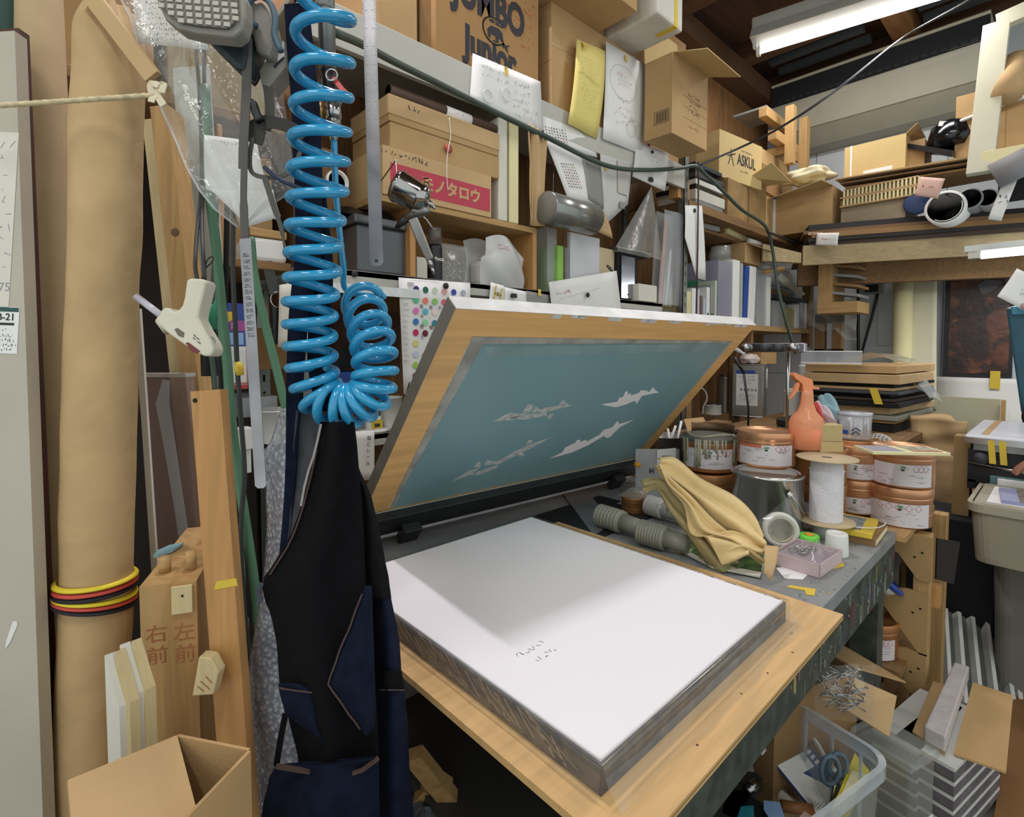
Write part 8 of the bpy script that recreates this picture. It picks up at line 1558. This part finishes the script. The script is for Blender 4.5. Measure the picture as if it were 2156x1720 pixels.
b=MB();b.poly([(-.02,.222,zs-.02),(.21,.222,zs-.02),(.19,.25,zs+.10),(.0,.25,zs+.11)],KRAFT3,.004);b.build('flap',t);
q=onZ(1768,1448,.52);t=thing('screw_bag','clear bag spilling long silver screws over the brown carton edge','bag',q);rr=random.Random(3);b=MB()
for k in range(60):
 c_=RT*(rr.random()-.45)*.09+UP*((rr.random()-.55)*.09)+FW*(rr.random()-.5)*.03;a=rr.random()*1.6-.9;e=RT*math.cos(a)*.021+UP*math.sin(a)*.021;b.tube([c_-e,c_+e],.0014,STEEL,5);b.tube([c_+e,c_+e*1.08],.003,STEEL,6)
b.build('screws',t,kind='stuff');b=MB();b.grid(lambda u,v:RT*(-.075+.15*u)+UP*(-.07+.14*v)-FW*(.02+.018*math.sin(math.pi*u)*math.sin(math.pi*v)+.004*math.sin(13*u+9*v)),16,14,FILM);b.build('bag',t)
q=[onZ(x,y,z_) for x,y,z_ in ((1800,1428,.47),(1888,1466,.45),(1872,1552,.40),(1778,1492,.42))];b=MB();b.poly(q,KRAFT2,.004);b.build('tan_flap',label='tan cardboard sheet lying against the screw carton',cat='cardboard')
p=onZ(1880,1560,.33);t=thing('clear_case','clear acrylic case with a white label between the clear bin and the foam stacks','case',(p.x,p.y,.004),(0,0,-.30));b=MB();b.box(-.055,.06,-.07,.07,0,.31,clear('case_acrylic','cfd0cc',.2,.08));b.build('case',t,bev=.006);b=MB();b.box(-.062,.067,-.077,.077,.31,.335,ACRYL);b.build('lid',t,bev=.006);b=MB();b.box(-.05,.055,-.0715,-.0705,.01,.16,WHITE);b.build('label',t)
t=thing('sawhorse','small wooden sawhorse in the dark under the table','sawhorse',onZ(905,1690,.25));T_=Vector(t.location)
for a,c,w_,n_ in (((868,1600,.40),(945,1695,.24),.045,'leg'),((905,1668,.28),(940,1660,.30),.05,'cross_bar'),((880,1680,.24),(930,1705,.20),.05,'foot')):b=MB();beam(b,onZ(*a)-T_,onZ(*c)-T_,w_,.03,PINEX);b.build(n_,t)
for i,(px,py,lb) in enumerate(((893,1712,'grey work glove beside the sawhorse'),(962,1706,'grey work glove between the sawhorse and the white card'))):b=MB();c=onZ(px,py,.22);b.grid(blob(c.x,c.y,.19,.055,.075,.04,.10,11+i),24,14,mat('grey_glove','5f656b',.8,noise=(14,.2)));b.build('work_glove',label=lb,cat='glove')
card('white_card','white card with a black shape under the table','card',[(995,1698),(1030,1675),(1085,1735),(1000,1740)],[.2]*4,WHITE,.003);card('black_cutout','black rounded cut-out lying on the white card','cutout',[(1018,1692),(1030,1682),(1042,1686),(1046,1700),(1045,1745),(1014,1745)],[.204]*6,DGREY,.003)
slab('dark_crate','dark crate in the shadow under the table carrying gloves','crate',.62,1.05,.45,.95,.26,.27,BLACKM) if False else None
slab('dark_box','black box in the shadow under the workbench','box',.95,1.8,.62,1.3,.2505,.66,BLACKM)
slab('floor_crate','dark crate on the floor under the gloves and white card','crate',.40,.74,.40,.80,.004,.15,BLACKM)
def lowshelf(px,py,Y):return onY(px,py,Y)
YB=1.62
simple('carton','brown carton with pencil writing on the bottom grey shelf','carton',536,640,690,778,('Y',1.7),.2,KRAFT3,None)
simple('brown_cabinet','dark wooden drawer box at the back of the bottom grey shelf','cabinet',705,842,650,790,('Y',1.98),.05,DARKWOOD,None);simple('blue_box','blue plastic box behind the coil on the bottom grey shelf','box',708,768,784,815,('Y',1.72),.15,BLUE,None);simple('black_box','small black box above the blue box','box',700,762,735,775,('Y',1.8),.1,BLACK,None)
zb=ZB+.0005
def tub(px,py,w,h,m,lb,nm='white_cup',cat='cup',Y=1.62,z=zb,taper=.82):
 p=onY(px,py,Y);k=(p-EY).dot(FW)/FPX;r,H=w/2*k,h*k;t=thing(nm,lb,cat,(p.x,Y,z));b=MB();b.lathe([(0,0),(r*taper,0),(r*taper,.003),(r,H),(r*1.04,H),(r*1.04,H+.004),(r*.94,H+.004),(r*taper*.9,.01),(0,.008)],m,32);b.build('cup',t);return t
tub(823,895,48,64,WHITEP,'white plastic cup at the end of the bottom grey shelf');tub(584,838,88,66,WHITEP,'white bowl on the bottom shelf behind the green hose','white_bowl','bowl',1.62);tub(600,900,70,60,mat('cream_mug','cfc9b8',.4),'cream mug below the white bowl behind the bubble wrap','cream_mug','mug',1.60)
t=thing('tape_dispenser','white tape roll lettered 3M beside the white cup','tape',(onY(786,905,1.60).x,1.60,zb));b=MB();b.lathe([(0,0),(.05,0),(.05,.008),(.026,.009),(.026,.05),(0,.05)],WHITEP,28);b.build('dispenser',t);b=MB();b.text('3M',.016,INK,TR(0,-.0275,.022)@RX(math.pi/2),.0003,bold=.0008);b.box(-.02,.02,-.0265,-.026,.012,.042,YTAPE);b.build('label',t)
note('price_slip',[(747,908),(788,906),(788,1012),(752,1010)],1.542,WHITE,'white slip with vertical handwriting hanging on the bottom grey shelf','slip',draw=lambda b,M,w,h,loc:[b.text(c_,.016,INK,M@TR(w*.12,h*(.36-.13*i),0),.0001) for i,c_ in enumerate('塩ビレール')],curl=.002)
r,W,H=F('key_knife','yellow and black knife hanging on a ring from a dark strap','knife',575,600,645,725,('Y',1.57),.012);b=MB();b.box(0,W*.55,0,.012,0,H,BLACK);b.build('black_grip',r,bev=.003);b=MB();b.box(W*.55,W,0,.012,-.01,H*.95,YTAPE);b.build('yellow_grip',r,bev=.003);b=MB();b.tube([(W*.4+.018*math.cos(k*.35),0,H+.02+.022*math.sin(k*.35)) for k in range(18)],.0025,STEEL,6,True);b.build('ring',r);b=MB();b.ribbon([(W*.2,0,H+.035),(W*.0,.01,H+.08),(W*-.2,.02,H+.13)],.03,.006,RUBBER,(1,0,0));b.build('strap',r)
note('white_card',[(588,600),(648,590),(648,735),(584,730)],1.56,OFFW,'pale card hanging behind the hanging knife','card')
r,W,H=F('blister_pack','blue and yellow blister pack hanging behind the long ruler','pack',450,522,636,822,('Y',1.50),.012);b=MB();b.box(0,W,0,.004,0,H,mat('red_card','b5403a',.5));b.box(.003,W-.003,-.001,0,H*.08,H*.5,WHITEP);b.box(.0,W,-.001,0,H*.5,H,mat('blue_print','2d4590'));b.build('card',r)
b=MB();b.box(.01,W*.6,-.0016,-.001,H*.78,H*.9,YTAPE);b.box(W*.3,W*.9,-.0016,-.001,H*.52,H*.66,mat('sky_card','8fb2dc'));b.box(W*.5,W*.95,-.0018,-.001,H*.68,H*.8,mat('magenta_patch','a24a8f',.5));b.text('5',.02,WHITE,front(W*.6,H*.74,-.002),.0002);b.box(W*.1,W*.4,-.0016,-.001,H*.3,H*.42,WHITE);b.build('print',r);b=MB();b.box(.006,W-.006,-.02,-.002,H*.05,H*.45,FILM);b.build('bubble',r)
t=thing('green_funnel','green funnel hanging behind the glue gun','funnel',at(440,660,1.0));b=MB();b.lathe([(.005,.05),(.007,.02),(.028,-.025),(.026,-.025),(.005,.02)],mat('green_plastic','2f8a6b',.4),24,RY(.5));b.build('funnel',t);b=MB();b.box(-.012,.015,.0,.02,-.12,-.03,BLACK);b.build('black_clip',t)
simple('drawer_organiser','clear drawer organiser on the bottom shelf behind the rulers','organiser',505,585,838,880,('Y',1.66),.2,FROST,None);simple('switch_box','white electric box low behind the green hose','switch box',492,535,905,950,('Y',1.5),.05,WHITEP,None);simple('switch_box','lower white box under the electric box behind the green hose','switch box',495,530,950,1000,('Y',1.52),.05,WHITEP,None)
zq=onY(500,545,1.6).z;slab('side_shelf','short wooden shelf behind the clear hanging bag','shelf',onY(455,550,1.58).x,.585,1.58,2.0,zq-.025,zq,OLDWOOD)
slab('foam_tray','white foam packing on the short wooden shelf','packing',onY(525,540,1.6).x,.58,1.60,1.9,zq+.0005,zq+.07,WHITEP,.012);slab('wood_strip','tan wood strip lying on the white foam packing','strip',onY(526,520,1.6).x,.58,1.60,1.66,zq+.071,zq+.095,PINEX);slab('wood_strip','upright tan wood strip left of the white foam packing','strip',onY(462,520,1.6).x,onY(474,520,1.6).x,1.60,1.66,zq+.0005,zq+.36,ORWOOD)
slab('carton','brown carton on the short wooden shelf behind the respirators','carton',.42,.58,1.72,1.98,zq+.0005,zq+.34,KRAFT)
for i,(y0_,y1_,m,lb) in enumerate(((40,85,mat('pale_green_box','b5b89c',.7),'pale green box highest between the two rolls'),(86,190,mat('olive_board','6b6549',.7),'olive board between the two rolls'),(225,260,GREY,'grey tube end between the two rolls'),(275,300,DARKWOOD,'dark wood bar between the two rolls'),(318,324,WHITE,'white rod between the two rolls'),(370,520,mat('clear_brown_pack','7d6a58',.3),'shiny wrapped brown pack between the two rolls'))):simple(('flat_box','olive_board','grey_tube','wood_bar','white_rod','wrapped_pack')[i],lb,('box','board','tube','bar','rod','pack')[i],90,215,y0_,y1_,('Y',1.75),.172,m,None)
b=MB();b.box(-.15,.35,1.92,1.95,.004,2.6,mat('dark_backboard','2b211c',.8));b.build('dark_backboard',label='dark board standing behind the two rolls',cat='board')
simple('carton','brown carton deep on the middle shelf behind the pipe coupler','carton',640,712,300,578,('Y',1.72),.25,KRAFT3,ZL+.0005);simple('red_carton','dark red printed carton deep on the middle shelf behind the blue hose tail','carton',714,790,335,440,('Y',1.80),.2,mat('dark_red_carton','6b2a26',.8,noise=(5,.1)),ZL+.30)
slab('carton','carton carrying the dark red one on the middle shelf','carton',onY(700,500,1.8).x,onY(752,500,1.8).x,1.78,2.0,ZL+.0005,ZL+.2995,KRAFT3)
t=thing('ring_roll','white rimmed roll end seen behind the blue hose tail','roll',onY(706,385,1.60));b=MB();b.lathe([(.030,0),(.036,0),(.036,.02),(.030,.02),(.030,0)],WHITEP,28,front(0,0,0));b.lathe([(0,.004),(.030,.004)],BLACKM,28,front(0,0,0));b.build('ring',t)
zt_=onY(400,205,1.6).z;slab('side_shelf','high wooden side shelf behind the clear bag','shelf',-.02,.585,1.60,2.04,zt_-.03,zt_,OLDWOOD)
slab('carton','olive carton on the high side shelf behind the respirators','carton',.30,.56,1.66,1.95,zt_+.0005,zt_+.30,mat('olive_carton','85754e',.85,noise=(5,.1)));slab('carton','dark carton on the high side shelf behind the bag header card','carton',.04,.27,1.66,1.95,zt_+.0005,zt_+.26,KRAFT3)
slab('dark_backboard','dark board closing the back of the side shelves','board',.352,.59,1.96,1.99,.004,zt_-.031,mat('dark_backboard','2b211c'))
slab('pale_carton','pale carton on the short side shelf behind the clear bag','carton',.20,.41,1.72,1.94,zq+.0965,zq+.36,OFFW) if False else None
# -- pieces of parts go one level deeper
SUB={'grille':'filter_cover','trigger':'spray_head','nozzle':'spray_head','hub':'disc','rating_label':'body','cup_cap':'cup','tube_holder':'housing','handle_ear':'body','rivet':'washer','nailed_plate':'beam','dowel':'beam','switches':'case','label':'body','louver':'intake_grille','trim_line':'front_panel','rod':'black_front','hub_plate':'black_front','liquid':'bottle','frayed_edge':'lining','pipe_nut':'pipe','split_ring':'valve_body','lever':'valve_body','wire_handle':'body','peeled_lid':'body','paint_drips':'body','core':'tape','bolt':'body','flower_print':'page','bag_edge':'bag'}
for o in list(bpy.data.objects):
 if o.type=='MESH' and o.parent and not o.parent.parent and o.name.split('.')[0] in SUB:
  for q in o.parent.children:
   if q is not o and q.type=='MESH' and q.name.split('.')[0]==SUB[o.name.split('.')[0]] and q.location.length<1e-6:o.parent=q;break
